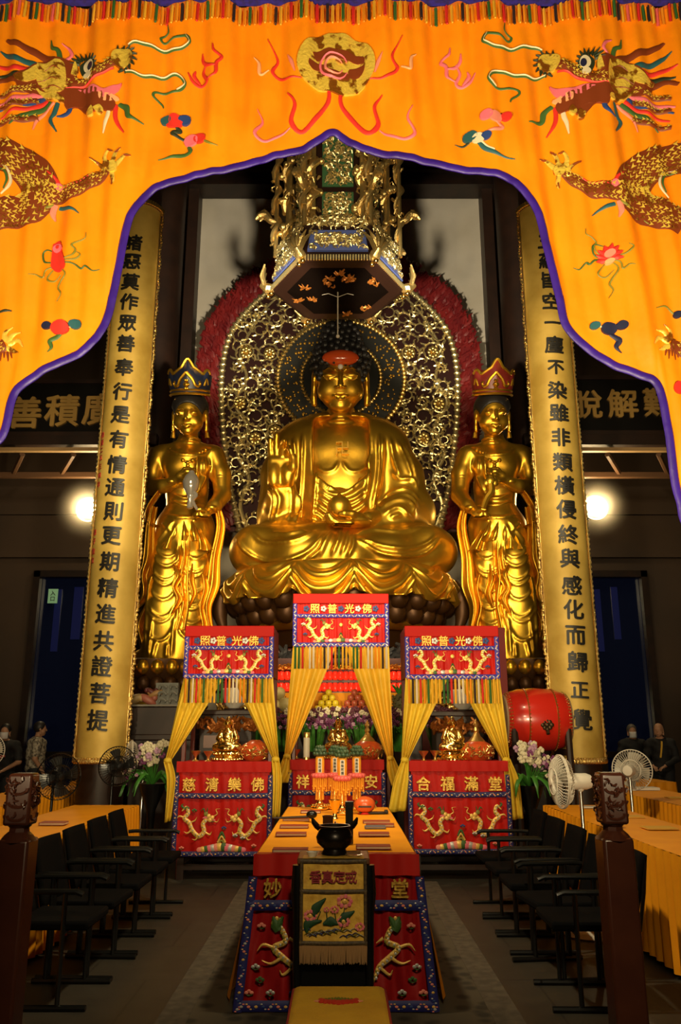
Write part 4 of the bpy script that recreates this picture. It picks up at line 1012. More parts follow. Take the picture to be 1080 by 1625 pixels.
    c0 = W(316, 347, -.20); hh = (W(316, 190).z-c0.z); TR = np.array(Matrix.Rotation(.28, 3, 'X')); wx = 1.22; c0n = np.array(c0)
    head_sdf(S, c0, hh, tilt=.28, wx=wx)
    V, Q = S.mesh(); V = relax(V, Q, 1, .25); N = vnorm(V, Q)
    L = [flat(l, -.25) for l in ([(195, 400), (240, 440), (310, 452), (380, 438), (420, 400)], [(360, 450), (350, 540), (320, 620)], [(385, 450), (385, 540), (350, 640)], [(405, 450), (410, 540), (390, 640)], [(230, 640), (300, 665), (380, 640)], [(225, 675), (300, 700), (385, 680)])]
    V = ridges(V, N, L, .032, .022); qobj('body', V, Q, GOLD, root)
    m = MB()
    for q, y0, d0 in ((0, 445, -.30), (1, 462, -.33)):
        n = 13
        for i in range(n):
            u = i/(n-1)*2-1; m.ball(W(305+u*(88-q*34), y0-28*(u*u)+(q*16*(1-u*u)), d0+.14*u*u), .028, 6)
    for dx, dy in ((0, 482), (0, 496), (-24, 470), (24, 470)): m.ball(W(305+dx, dy, -.34), .034, 6)
    m.build('necklace', GOLD, root)
    m = MB()
    for x0, x1, y in ((92, 172, 520), (95, 170, 532), (438, 505, 560), (438, 508, 574)):
        c = W((x0+x1)/2, y, 0); m.lathe([(1, -.02), (1.06, 0), (1, .02)], c, 24, sx=(x1-x0)/2*k*1.08, sy=52*k)
    for q, d in ((228, 580, ), (425, 708)): m.ball(W(q, d, -.42), 30*k, 8, sc=(1, 1, .55))
    m.build('armlets', GOLD, root)
    # hair and crown
    S = SDF((c0.x-.6, 11.5, c0.z-.2), (c0.x+.6, 13.2, c0.z+1.7), .02)
    hx = lambda a, b_, c_: c0+Vector((a*wx, b_*wx, c_))*hh
    hr = lambda a, b_, c_: Vector((a*wx, b_*wx, c_))*hh
    S.ell(hx(0, .07, .68), hr(.385, .44, .48), .02); S.ell(hx(0, -.40, .36), hr(.315, .60, .43), .02, cut=True)
    for s in (-1, 1): S.ell(hx(s*.40, -.08, .36), hr(.12, .42, .34), .02, cut=True)
    S.rbox(hx(0, -.2, 0), hr(.7, .9, .2), .02, .02, cut=True)
    V, Q = S.mesh(); V = (V-c0n) @ TR.T+c0n; qobj('hair', V, Q, HAIRM, root)
    def tl(mb): mb.v = [tuple(q) for q in (np.array(mb.v)-c0n) @ TR.T+c0n]
    kz = 1.45; cb = c0+Vector((0, .06, 1.02))*hh; m = MB(); G = []
    for z, r in ((0, .40), (.06, .385), (.20, .42), (.34, .44)):
        row = []
        for a in np.linspace(-pi*.98, pi*.02, 64):
            f = (a+pi*.48)/(pi/2); pk = max(0, 1-abs(f)*2.2)*.17+max(0, .08*math.cos(f*2*pi*1.5))*(z > .3)
            row.append(cb+Vector((r*math.cos(a+.0)*hh*wx, r*math.sin(a)*hh*.95*wx, kz*(z+(pk if z > .3 else 0))*hh)))
        G.append(row)
    m.grid(np.array([[tuple(p) for p in r] for r in G]), flip=False); tl(m); crown = m.build('crown', crown_m, root, ang=60, solid=.03)
    m = MB()
    for z, r in ((.0, .405), (.065, .395)): m.tube([cb+Vector((r*math.cos(a)*hh*wx, r*.95*math.sin(a)*hh*wx, z*hh*kz)) for a in np.linspace(-pi, 0, 30)], .022, 6)
    top = [tuple(Vector(p)+Vector((0, -.012, 0))) for p in G[-1]]; m.tube(top[6:58], .024, 6)
    def on(a, z): r = .40+.1*z; return cb+Vector((r*math.sin(a)*hh*wx, -r*.97*math.cos(a)*hh*wx-.02, z*hh*kz))
    for s in (-1, 1):
        m.tube([on(s*.62, .12), on(s*.45, .14), on(s*.3, .24), on(0, .36)], .024, 6, sm=4); m.tube([on(s*.62, .12), on(s*.70, .17), on(s*.62, .21)], .02, 6, sm=3)
        m.tube([on(s*.95, .14), on(s*1.1, .26), on(s*1.25, .17)], .018, 6, sm=4)
    m.ball(on(0, .15), .045, 6)
    for i in range(6): a = i*pi/3; m.ball(on(.10*math.cos(a), .15+.08*math.sin(a)), .022, 5)
    tl(m); m.build('crown_filigree', GOLD, crown)
    for s in (-1, 1): m = MB(); m.tube([hx(s*.35, .02, .10), hx(s*.36, .02, -.06)], [.025, .04], 8); tl(m); m.build('earring', GOLD, root)
    # lotus pedestal
    zt0 = W(175, 1466).z; ctr = W(175, 1466, .02); ped = thing('lotus_pedestal', ('round gilt-petalled lotus pedestal under the blue-crowned statue', 'round gilt-petalled lotus pedestal under the red-crowned statue')[side > 0], 'pedestal', (ctr.x, ctr.y, zt0-2.3))
    m = MB(); m.lathe([(.72, zt0-2.3), (.72, zt0-1.5), (.66, zt0-1.4), (.60, zt0-1.0), (.66, zt0-.62), (.56, zt0-.5), (.62, zt0-.3), (.72, zt0-.2), (.74, zt0-.02), (.6, zt0)], (ctr.x, ctr.y, 0), 40); m.build('body', mat('dark_gilt', (.06, .024, .006), .45, .6), ped)
    for nm, rr, z, n, r_, mm in (('upper_petals', .70, zt0-.13, 22, .10, GOLD), ('lower_petals', .66, zt0-.36, 22, .10, mat('dark_gilt', (.06, .024, .006), .45, .6))):
        m = MB()
        for i in range(n): a = 2*pi*i/n; m.ball((ctr.x+rr*math.cos(a), ctr.y+rr*math.sin(a), z), r_, 7, 0, (1, 1, 1.1))
        m.build(nm, mm, ped)
    m = MB(); m.lathe([(.6, zt0-.72), (.70, zt0-.70), (.72, zt0-.66), (.68, zt0-.60)], (ctr.x, ctr.y, 0), 40); m.build('band', GOLD, ped)
    return W, k, root
W, k, r_ = bodhisattva(-1, mat('navy_lacquer', (.010, .014, .035), .4), 'gilt standing statue in a blue crown, one hand raised over a glass vase', True)
t = thing('glass_vase', 'silver grey globe vase held at the chest of the blue-crowned statue', 'vase', W(325, 720, -.62))
m = MB(); c = W(322, 578, -.70); m.lathe([(.02, -.42), (.05, -.40), (.035, -.28), (.05, -.2), (.11, -.10), (.125, 0), (.10, .08), (.05, .13), (.04, .17)], c, 24); m.build('body', mat('grey_glass', (.50, .46, .40), .12, .6), t)
m = MB(); m.tube([W(310, 620, -.72), W(345, 640, -.72), W(330, 670, -.7), (W(352, 715, -.64))], [.03, .035, .03, .02], 8, sm=5); m.build('spout', mat('grey_glass', (.50, .46, .40), .12, .6), t)
W, k, r_ = bodhisattva(1, mat('crown_red', (.16, .016, .012), .4), 'gilt standing statue in a dark red crown, holding a gilt cloud sceptre', False)
t = thing('cloud_sceptre', 'gilt curling sceptre held across the chest of the red-crowned statue', 'sceptre', W(360, 710, -.6))
m = MB(); m.tube([W(362, 706, -.62), W(345, 660, -.66), W(322, 622, -.68), W(325, 580, -.68)], [.04, .05, .055, .06], 8, sm=6); m.build('shaft', GOLD, t)
m = MB()
for dx, dy, r in ((0, 0, .085), (-20, 8, .06), (20, 8, .06), (0, -16, .06)): m.ball(W(325+dx, 574+dy, -.69), r, 8, 0, (1, .6, 1))
m.build('cloud_head', GOLD, t)

# ------------------------------------------------------------------ halo
YH = 14.25
def hp(l): return [PT(x, y, YH) for x, y in l]
half = [(380, 842), (365, 770), (356, 700), (352, 640), (353, 590), (362, 545), (382, 508), (424, 467), (470, 440), (538, 424)]
halo = thing('halo', 'tall egg-shaped maroon halo with gilt scrollwork and red flame border behind the Buddha', 'halo', PT(538, 845, YH))
inn = [Vector(p) for p in crom([tuple(p) for p in hp(half)+hp([(1077-x, y) for x, y in half[-2::-1]])], 10)]
oh = [(352, 842), (337, 770), (326, 700), (320, 640), (322, 580), (334, 525), (362, 482), (405, 444), (460, 412), (538, 392)]
out = [Vector(p) for p in crom([tuple(p) for p in hp(oh)+hp([(1077-x, y) for x, y in oh[-2::-1]])], 10)]
m = MB(); m.prism([(p.x, p.z) for p in inn], YH-.03, YH+.06); m.build('panel', MAROON, halo)
m = MB(); m.prism([(p.x, p.z) for p in out], YH+.07, YH+.16); m.build('flame_backing', mat('flame_backing', (.07, .008, .007), .6), halo)
# flame tongues
m = MB(); R = np.random.RandomState(5)
n = len(inn); cen = Vector((inn[0].x*.5+inn[-1].x*.5, YH, inn[0].z+2.2))
for i in range(1500):
    u = R.rand()*(n-1); a = int(u); f = u-a; b_ = min(a+1, n-1)
    p0 = inn[a].lerp(inn[b_], f); p1 = out[a].lerp(out[b_], f); v = R.rand()**.8; p = p0.lerp(p1, .05+.90*v); d = (p1-p0).normalized()
    d = (d*.55+Vector((0, 0, .75))).normalized(); L = .22+.12*R.rand(); sd = Vector((d.z, 0, -d.x)); w_ = .045*(1 if R.rand() < .5 else -1)
    y = YH+.06-.10*R.rand(); q = [Vector((p.x, y, p.z)), Vector((p.x, y-.04, p.z))+d*L*.4+sd*w_, Vector((p.x, y-.05, p.z))+d*L*.75-sd*w_*.3, Vector((p.x, y-.03, p.z))+d*L+sd*w_*.8]
    m.tube(q, [.040, .045, .026, .004], 5)
m.build('flame_tongues', FLAME, halo)
# gilt bead moulding
m = MB(); m.tube([p+Vector((0, -.06, 0)) for p in inn], .05, 8)
L = np.cumsum([0]+[(inn[i+1]-inn[i]).length for i in range(n-1)])
for s in np.arange(0, L[-1], .125):
    q = Vector([np.interp(s, L, [p[j] for p in inn]) for j in range(3)]); q2 = Vector([np.interp(s+.02, L, [p[j] for p in inn]) for j in range(3)]); an = math.atan2(q2.z-q.z, q2.x-q.x)
    m.ball(q+Vector((0, -.09, 0)), .075, 6, 0, (.55, .6, 1), Matrix.Rotation(-an, 3, 'Y'))
m.build('bead_moulding', PALEG, halo)
# scrollwork
hcx = PT(541, 600, YH-.2); r_out, r_in = 99*SC(600, YH), 62*SC(600, YH)
iz = [(p.x, p.z) for p in inn]
def inside(x, z, mg=.0):
    c = False; j = len(iz)-1
    for i in range(len(iz)):
        if (iz[i][1] > z) != (iz[j][1] > z) and x < (iz[j][0]-iz[i][0])*(z-iz[i][1])/(iz[j][1]-iz[i][1])+iz[i][0]: c = not c
        j = i
    return c and min((x-a)**2+(z-b_)**2 for a, b_ in iz) > mg*mg
cs = []; xa, xb, za, zb = min(p[0] for p in iz), max(p[0] for p in iz), min(p[1] for p in iz), max(p[1] for p in iz)
for it in range(9000):
    x = R.uniform(xa, 0); z = R.uniform(za, zb); r = R.uniform(.10, .25)
    if not inside(x, z, r*.85+.03) or math.hypot(x-hcx.x, z-hcx.z) < r_out+r*.8: continue
    if any(math.hypot(x-a, z-b_) < (r+c)*.92 for a, b_, c in cs): continue
    cs.append((x, z, r))
m = MB()
def leaf(p, an, L, y):
    d = Vector((math.cos(an), 0, math.sin(an))); sd = Vector((-d.z, 0, d.x)); p = Vector(p)
    m.tube([p, p+d*L*.4+sd*L*.16+Vector((0, -.03, 0)), p+d*L*.8+sd*L*.05+Vector((0, -.03, 0)), p+d*L-sd*L*.22], [.012, .024, .017, .003], 5)
for x, z, r in cs:
    for mir in (1, -1):
        X = x if mir > 0 else 2*inn[0].x*0+2*((xa+xb)/2)-x; a0 = R.rand()*2*pi; turn = mir*(1 if x*z % .2 > .1 else -1); y = YH-.06
        sp = []
        for t_ in np.linspace(0, 1, 22):
            a = a0+turn*t_*2*pi*1.35; rr = r*(1.05-.72*t_); sp.append((X+rr*math.cos(a), y-.03*math.sin(t_*pi), z+rr*math.sin(a)))
        m.tube(sp, [.019, .018, .015, .010], 6)
        for t_ in (.03, .12, .21, .30, .39, .48, .58, .68, .80):
            q = sp[int(t_*21)]; an = math.atan2(q[2]-z, q[0]-X); leaf(q, an+turn*.9, r*.70, y)
            if t_ < .5: leaf(q, an-turn*1.9, r*.40, y)
        q = sp[-1]
        mf = MB()
        if r > .20:
            for i in range(8): a = i*pi/4; mf.ball((X+.075*math.cos(a), y-.05, z+.085*math.sin(a)), .045, 5, 0, (1, .5, 1))
            mf.ball((X, y-.07, z), .042, 6)
            mf.build('rosette', GOLDC, halo)
# long stems rising along both sides
for s in (-1, 1):
    X0 = (xa+xb)/2
    st = [PT(541+s*dx, yy, YH-.05) for dx, yy in ((150, 838), (160, 800), (146, 760), (164, 720), (148, 680), (168, 640), (150, 600), (160, 560), (140, 520), (120, 490), (90, 462))]
    m.tube(st, [.040, .036, .03, .02], 7, sm=8)
m.build('scrollwork', PALEG, halo)
# round nimbus behind the head
m = MB(); c = Vector((hcx.x, YH-.16, hcx.z)); M = Matrix.Rotation(pi/2, 3, 'X')
m.lathe([(r_out, -.06), (r_out, .0), (r_in, .02), (.0, .03)], c, 64, 0, M); m.build('nimbus_disc', mat('nimbus_black', (.010, .010, .008), .5), halo)
m = MB()
for rr, nb, sz in ((r_out, 92, .06), (r_in, 62, .048)):
    ring = [c+Vector((rr*math.cos(a), -.05, rr*math.sin(a))) for a in np.linspace(0, 2*pi, 73)]; m.tube(ring, .024, 6)
    for i in range(nb): a = 2*pi*i/nb; m.ball(c+Vector((rr*math.cos(a), -.07, rr*math.sin(a))), sz, 5, 0, (.6, .6, 1), Matrix.Rotation(-a+pi/2, 3, 'Y'))
m.build('nimbus_rings', GOLDC, halo)
m = MB()
for i in range(230):
    a = R.rand()*2*pi; rr = r_in+.08+(r_out-r_in-.16)*R.rand(); p = c+Vector((rr*math.cos(a), -.04, rr*math.sin(a))); m.ball(p, .016+.014*R.rand(), 4)
m.build('nimbus_studs', mat('dull_gold', (.45, .24, .03), .4, .8), halo)
# ------------------------------------------------------------------ hanging palace lantern
LC = Vector((PT(535.5, 412, 8.5).x, 9.24, 6.85))
lan = thing('palace_lantern', 'huge carved hexagonal palace lantern hanging in front of the halo', 'lantern', LC)
def hexv(R, z, i, rot=0): a = math.radians(-120+60*i+rot); return Vector((LC.x+R*math.cos(a), LC.y+R*math.sin(a), z))
LGOLD = mat('lantern_gilt', (.72, .52, .20), .32, .9, bump=.3, bscale=50)
DKW = mat('lantern_brown', (.016, .006, .004), .6, spec=.12); BLUP = mat('lantern_blue', (.07, .10, .32), .45); GRNP = mat('lantern_green', (.03, .10, .04), .5)
def hexbody(mb, prof, mi=0):
    P = [[hexv(R, z, i) for i in range(6)] for R, z in prof]; V = [p for r in P for p in r]; F = []
    for j in range(len(prof)-1):
        for i in range(6): F.append((j*6+i, j*6+(i+1) % 6, (j+1)*6+(i+1) % 6, (j+1)*6+i))
    F += [tuple(range(5, -1, -1)), tuple(range((len(prof)-1)*6, len(prof)*6))]; mb.add(V, F, mi)
zb = LC.z
m = MB(); hexbody(m, [(.80, zb+.0), (.86, zb+.02), (.86, zb+.06), (.80, zb+.07)]); hexbody(m, [(.76, zb+.44), (.80, zb+.46), (.80, zb+.50), (.66, zb+.54)]); hexbody(m, [(.56, zb+.5), (.56, zb+2.5)])
hexbody(m, [(.78, zb+2.45), (.95, zb+2.5), (.95, zb+2.62), (.5, zb+3.0)]); hexbody(m, [(.82, zb+.05), (.77, zb+.46)]); m.build('frame', DKW, lan, smooth=False)
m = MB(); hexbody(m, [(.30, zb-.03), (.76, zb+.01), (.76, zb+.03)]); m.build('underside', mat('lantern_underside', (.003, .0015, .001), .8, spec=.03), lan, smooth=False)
R = np.random.RandomState(11)
def carve(mb, c, rt, up, nrm, w, h, n, s, mi=0, shape='rect'):
    """carved openwork: overlapping knobs and curls standing proud of a panel"""
    for i in range(n):
        for _ in range(20):
            u, v = R.uniform(-1, 1), R.uniform(-1, 1)
            if shape == 'rect' or u*u+v*v < 1: break
        p = c+rt*(u*w/2)+up*(v*h/2); a = R.rand()*2*pi; d = rt*math.cos(a)+up*math.sin(a); e = rt*-math.sin(a)+up*math.cos(a)
        q = [p-d*s, p-d*s*.3+e*s*.5+nrm*s*.5, p+d*s*.4+e*s*.3+nrm*s*.6, p+d*s*.9-e*s*.5]
        mb.tube(q, [s*.22, s*.36, s*.30, s*.06], 5)
UPZ = Vector((0, 0, 1))
for i in range(6):
    a, b_ = hexv(.56, zb, i), hexv(.56, zb, i+1); mid = (a+b_)/2; rt = (b_-a).normalized(); nrm = Vector((mid.x-LC.x, mid.y-LC.y, 0)).normalized()
    if nrm.y > .2: continue
    for z0_, z1_, n in ((zb+.56, zb+1.10, 150), (zb+1.18, zb+2.42, 300)):
        c = mid+nrm*.012; c.z = (z0_+z1_)/2
        m = MB(); V = [c+rt*x*.195+UPZ*z*(z1_-z0_)/2 for x, z in ((-1, -1), (1, -1), (1, 1), (-1, 1))]; m.add(V+[v-nrm*.02 for v in V], [(0, 1, 2, 3), (4, 7, 6, 5), (0, 4, 5, 1), (1, 5, 6, 2), (2, 6, 7, 3), (3, 7, 4, 0)])
        pn = m.build('side_panel', GRNP, lan, smooth=False); m = MB(); carve(m, c+nrm*.01, rt, UPZ, nrm, .32, z1_-z0_-.06, n, .036); m.build('openwork_carving', PALEG, pn)
    # skirt panel, blue with a gilt medallion
    lo0, lo1, up0, up1 = hexv(.83, zb+.08, i), hexv(.83, zb+.08, i+1), hexv(.78, zb+.45, i), hexv(.78, zb+.45, i+1)
    cc = (lo0+lo1+up0+up1)/4; upv = ((up0+up1)/2-(lo0+lo1)/2); hgt = upv.length; upv.normalize(); nn = rt.cross(upv); nn = nn if nn.dot(nrm) > 0 else -nn
    m = MB(); V = [cc+nn*.03+rt*x*.36+upv*z*hgt*.40 for x, z in ((-1, -1), (1, -1), (.90, 1), (-.90, 1))]; m.add(V+[v-nn*.03 for v in V], [(0, 1, 2, 3), (4, 7, 6, 5), (0, 4, 5, 1), (1, 5, 6, 2), (2, 6, 7, 3), (3, 7, 4, 0)])
    pn = m.build('skirt_panel', BLUP, lan, smooth=False); m = MB(); carve(m, cc+nn*.035, rt, upv, nn, .58, hgt*.55, 150, .034, shape='oval')
    for sx in (-1, 1):
        for sz in (-1, 1): carve(m, cc+nn*.03+rt*sx*.29+upv*sz*hgt*.25, rt, upv, nn, .10, .06, 8, .03)
    m.build('medallion', PALEG, pn)
    m = MB(); c = (up0+up1)/2+UPZ*.09; carve(m, c, rt, UPZ, nrm, .72, .15, 130, .036); m.build('cresting', PALEG, lan)
    m = MB(); n = 26
    for q in range(n): p = hexv(.86, zb+.02, i).lerp(hexv(.86, zb+.02, i+1), (q+.5)/n); m.box(p+nrm*.01, (.018, .018, .07))
    m.build('dentil_edge', PALEG, lan)
for i in range(6):
    v = hexv(.56, zb, i); out_ = Vector((v.x-LC.x, v.y-LC.y, 0)).normalized()
    if out_.y > .95: continue
    # dragon winding up the pillar
    m = MB(); pc = v+out_*.075; m.tube([Vector((pc.x, pc.y, zb+.55)), Vector((pc.x, pc.y, zb+2.45))], .045, 8)
    m.tube([Vector((pc.x+.065*math.cos(t), pc.y+.065*math.sin(t), zb+.6+t*.072)) for t in np.linspace(0, 8*pi, 90)], [.036, .045, .042, .036], 7)
    for q in range(26): t = R.rand()*8*pi; m.ball((pc.x+.11*math.cos(t), pc.y+.11*math.sin(t), zb+.6+t*.072), .035+.02*R.rand(), 5)
    for q in range(30): t = R.rand()*2*pi; carve(m, Vector((pc.x+.07*math.cos(t), pc.y+.07*math.sin(t), zb+.6+R.rand()*1.8)), Vector((-math.sin(t), math.cos(t), 0)), UPZ, Vector((math.cos(t), math.sin(t), 0)), .02, .02, 1, .05)
    m.build('dragon_pillar', LGOLD, lan)
    v2 = hexv(.80, zb, i); m = MB()
    m.tube([Vector((v2.x, v2.y, zb+.50)), Vector((v2.x, v2.y, zb+2.45))], .03, 7)
    m.tube([Vector((v2.x+.05*math.cos(t), v2.y+.05*math.sin(t), zb+.55+t*.075)) for t in np.linspace(0, 8*pi, 80)], .026, 6)
    h0 = Vector((v2.x, v2.y, zb+1.0)); m.tube([h0, h0+out_*.08+UPZ*.04, h0+out_*.14+UPZ*.11, h0+out_*.22+UPZ*.10, h0+out_*.27+UPZ*.05], [.03, .045, .055, .05, .015], 8, sm=4)
    for q in range(18): t = R.rand()*2*pi; carve(m, Vector((v2.x+.045*math.cos(t), v2.y+.045*math.sin(t), zb+.55+R.rand()*1.85)), Vector((-math.sin(t), math.cos(t), 0)), UPZ, Vector((math.cos(t), math.sin(t), 0)), .02, .02, 1, .04)
    for q in range(9): carve(m, h0+out_*(.10+.14*R.rand())+UPZ*(.06+.1*R.rand()), out_, UPZ, rt, .04, .04, 1, .04)
    m.build('outer_pillar', LGOLD, lan)
    v3 = hexv(.86, zb+.05, i); m = MB()
    m.tube([v3-out_*.05+UPZ*.0, v3+out_*.04, v3+out_*.12+UPZ*.05], [.05, .07, .03], 8)
    for q in range(5): an = (q-2)*.35; tv = (Matrix.Rotation(an, 3, out_) @ UPZ); m.tube([v3+out_*.06, v3+out_*.10+tv*.16, v3+out_*.06+tv*.30], [.03, .032, .005], 6)
    m.build('phoenix_corner', LGOLD, lan)
    m = MB()
    for q in (.04, -.05): m.tube([v3+rt*q, v3+rt*q-UPZ*.07], .006, 5); m.ball(v3+rt*q-UPZ*.09, .03, 8)
    m.build('corner_pendant', GOLDB, lan)
m = MB(); c = Vector((LC.x, LC.y-.05, zb)); m.tube([c, c-UPZ*.62], .008, 6); m.ball(c-UPZ*.64, .025, 8)
for s in (-1, 1): m.tube([c-UPZ*.10, c+Vector((s*.12, 0, -.05)), c+Vector((s*.2, 0, -.07))], .004, 6)
m.build('lamp_cord', mat('pale_cord', (.32, .28, .22), .7), lan)
m = MB()
for i in range(13):
    a = R.rand()*2*pi; rr = .25+.42*R.rand(); carve(m, Vector((LC.x+rr*math.cos(a), LC.y+rr*math.sin(a), zb-.02)), Vector((1, 0, 0)), Vector((0, 1, 0)), -UPZ, .1, .1, 5, .04)
m.build('underside_carving', mat('copper_carving', (.35, .12, .02), .4, .6), lan)
m = MB(); m.tube([Vector((LC.x, LC.y, zb+2.9)), Vector((LC.x, LC.y, 13.2))], .05, 10); m.build('hanging_rod', BLACKM, lan)

# ------------------------------------------------------------------ pedestal behind the altars
m = MB(); m.box((0, 13.1, 1.0), (3.4, 3.1, 2.0)); m.box((0, 13.1, 2.06), (3.6, 3.2, .14)); m.box((0, 12.9, 2.35), (3.4, 2.6, .5))
t = thing('buddha_dais', 'tall dark lacquered dais carrying the great Buddha and the halo', 'dais', (0, 13.1, 0)); m.build('body', WOODR, t, bevel=.02)
m = MB(); 
for i in range(130): carve(m, Vector((R.uniform(-1.7, 1.7), 11.58, 2.25+R.rand()*.3)), Vector((1, 0, 0)), UPZ, Vector((0, -1, 0)), .1, .1, 2, .12)
m.build('rock_carving', mat('dark_rock', (.03, .03, .034), .5), t)
m = MB()
for x in np.linspace(-1.65, 1.65, 24):
    c = Vector((x, 11.54, 1.83)); carve(m, c, Vector((1, 0, 0)), UPZ, Vector((0, -1, 0)), .14, .22, 9, .06)
m.build('gilt_frieze', GOLDC, t)
m = MB(); m.box((0, PT(540, 845, YH).y+.06, PT(538, 845, YH).z/2+1.1), (2.6, .16, PT(538, 845, YH).z-2.2)); m.build('halo_support', WOODD, halo)
# side tables with carved rock beneath the standing statues
for s, lab in ((-1, 'dark carved cabinet with painted stone ornaments beneath the blue-crowned statue'), (1, 'dark carved cabinet behind the red drum beneath the red-crowned statue')):
    zt0 = PT(240, 1121, 11.0).z; x0 = s*2.42; t = thing('side_cabinet', lab, 'cabinet', (x0, 11.4, 0))
    m = MB(); m.box((x0, 11.24, zt0/2), (.98, .5, zt0)); m.box((x0, 11.24, zt0*.78), (1.0, .54, .08)); m.build('body', WOODD, t, bevel=.015)
    m = MB(); m.box((x0, 11.24, zt0+.012), (1.0, .56, .024)); m.build('top', mat('grey_stone_edge', (.16, .14, .11), .5), t)
    if s < 0:
        for i, (px, py, col, r) in enumerate(((212, 1113, (.30, .20, .08), .11), (234, 1112, (.30, .09, .06), .10), (246, 1101, (.34, .18, .06), .08), (240, 1098, (.10, .02, .02), .07))):
            c = PT(px, py, 11.1); c.z = max(c.z, zt0+.09); m = MB(); M = Matrix.Rotation(.5 if i % 2 else -.4, 3, 'Y'); m.ball(c, r, 9, 0, (1.3, .6, .55), M)
            for q in (-1, 1): m.ball(c+Vector((q*r*.9, 0, .02)), r*.45, 7)
            m.build('painted_ornament', mat('ornament_%d' % i, col, .5), t)
        c = PT(264, 1108, 11.1); m = MB()
        for q in range(3):
            for u in (-1, 1): m.tube([(c.x+u*.07+(.075-.02*w_)*math.cos(w_), c.y-.05, c.z-.05+q*.09+(.055-.013*w_)*math.sin(w_)) for w_ in np.linspace(0, 3.6, 14)], .02, 6)
        m.box((c.x, c.y+.05, zt0+.16), (.3, .1, .3)); m.build('curled_stone', mat('grey_carved_stone', (.16, .16, .14), .6), t)

# ------------------------------------------------------------------ cloth helpers
def cloth_panel(mb, x0, x1, z0, z1, Y, mi=0, fold=.012, n=(60, 24), flare=0., seed=0, freq=26.):
    X = np.linspace(x0, x1, n[0]); Z = np.linspace(z1, z0, n[1]); Xg, Zg = np.meshgrid(X, Z); k = (z1-Zg)/(z1-z0)
    Yg = Y-fold*(.3+.7*k)*np.sin(Xg*freq+seed+1.2*np.sin(Zg*5+seed))-fold*.5*np.sin(Xg*freq*2.3+seed*2+Zg*4)-flare*k
    mb.grid(np.stack([Xg, Yg, Zg], -1), mi)
def brocade(mb, pts, w, Yoff, mi_b, mi_s):
    """band of blue brocade with small sewn flowers"""
    mb.ribbon(pts, w, (0, -1, 0), mi_b, 3, .008, .9); p = crom(pts, 6); L = np.concatenate([[0], np.cumsum(np.linalg.norm(np.diff(p, axis=0), axis=1))])
    for i, s in enumerate(np.arange(.02, L[-1], .040)):
        c = [np.interp(s, L, p[:, j]) for j in range(3)]; c[1] -= .011
        mb.ball(c, w*.15, 4, mi_s[i % len(mi_s)], (1.2, .12, .8))
        for q in (-1, 1): mb.ball((c[0]+q*w*.2, c[1]+.001, c[2]+q*w*.22*(-1)**i), w*.09, 4, mi_s[(i+1) % len(mi_s)], (1.4, .12, .7))
GTH = mat('gold_thread', (.85, .52, .12), .4, .25); SILV = mat('silver_thread', (.55, .53, .50), .4, .4); CLM = [GTH, mat('thread_green', (0, 0, 0)), SILV, mat('thread_blue', (0, 0, 0)), mat('thread_rose', (0, 0, 0)), mat('thread_olive', (0, 0, 0)), mat('thread_pink', (0, 0, 0))]
def small_dragon(mb, cx, cz, s, Y, mir, fat=1.):
    """sewn dragon: body, head, whiskers, legs"""
    def q(l): return [(cx+mir*x*s, Y, cz+z*s) for x, z in l]
    b = q([(.52, .30), (.40, .40), (.34, .24), (.44, .10), (.30, -.02), (.20, -.22), (.02, -.38), (-.14, -.26), (-.10, -.05), (-.22, .10)])
    mb.ribbon(b, [s*.03*fat, s*.10*fat, s*.12*fat, s*.12*fat, s*.12*fat, s*.13*fat, s*.12*fat, s*.11*fat], (0, -1, 0), 0, 7, .005, .8)
    bb = crom(b, 6)
    for i, p_ in enumerate(bb[4:-2]): mb.ball((p_[0]+s*.022*((i % 3)-1), Y-.005, p_[2]+s*.02*((i*2 % 3)-1)), s*.024, 4, (5, 0, 2)[i % 3], (1, .15, 1))
    for x, z in ((-.26, .16), (-.30, .06), (-.18, .22), (-.36, .12)): mb.ball((cx+mir*x*s, Y-.008, cz+z*s), s*.065, 5, 5 if x > -.25 else 0, (1, .25, 1))
    for l, w_, c in (([(-.36, .14), (-.5, .22), (-.46, .34), (-.58, .36)], .03, 0), ([(-.36, .06), (-.5, .0), (-.56, .1)], .03, 0), ([(-.16, .22), (-.10, .36), (-.02, .30)], .04, 1), ([(-.2, .26), (-.22, .4)], .03, 1),
        ([(.40, .10), (.58, .16), (.66, .10)], .05, 0), ([(.20, -.2), (.34, -.3), (.44, -.26)], .05, 0), ([(-.14, -.26), (-.30, -.34), (-.36, -.26)], .05, 0), ([(.02, -.38), (.10, -.48), (.2, -.46)], .04, 0), ([(.44, .36), (.54, .44), (.48, .5)], .06, 1), ([(.30, -.02), (.14, .04), (.08, .14)], .04, 0)):
        mb.ribbon(q(l), [s*w_, s*w_, s*.01], (0, -1, 0), c, 4, .004, .8)
def sprig(mb, x, z, s, Y, i):
    c = (4, 6, 2, 1, 3)[i % 5]
    for k in range(3): mb.ball((x+s*(k-1)*.7, Y-.006, z+s*.4*(k % 2)), s*.6, 5, c, (1, .25, .7))
    mb.ribbon([(x-s, Y, z-s*.3), (x, Y, z-s*.8), (x+s*1.2, Y, z-s*.4)], [s*.2, s*.4, s*.1], (0, -1, 0), 1, 4, .006, .8)
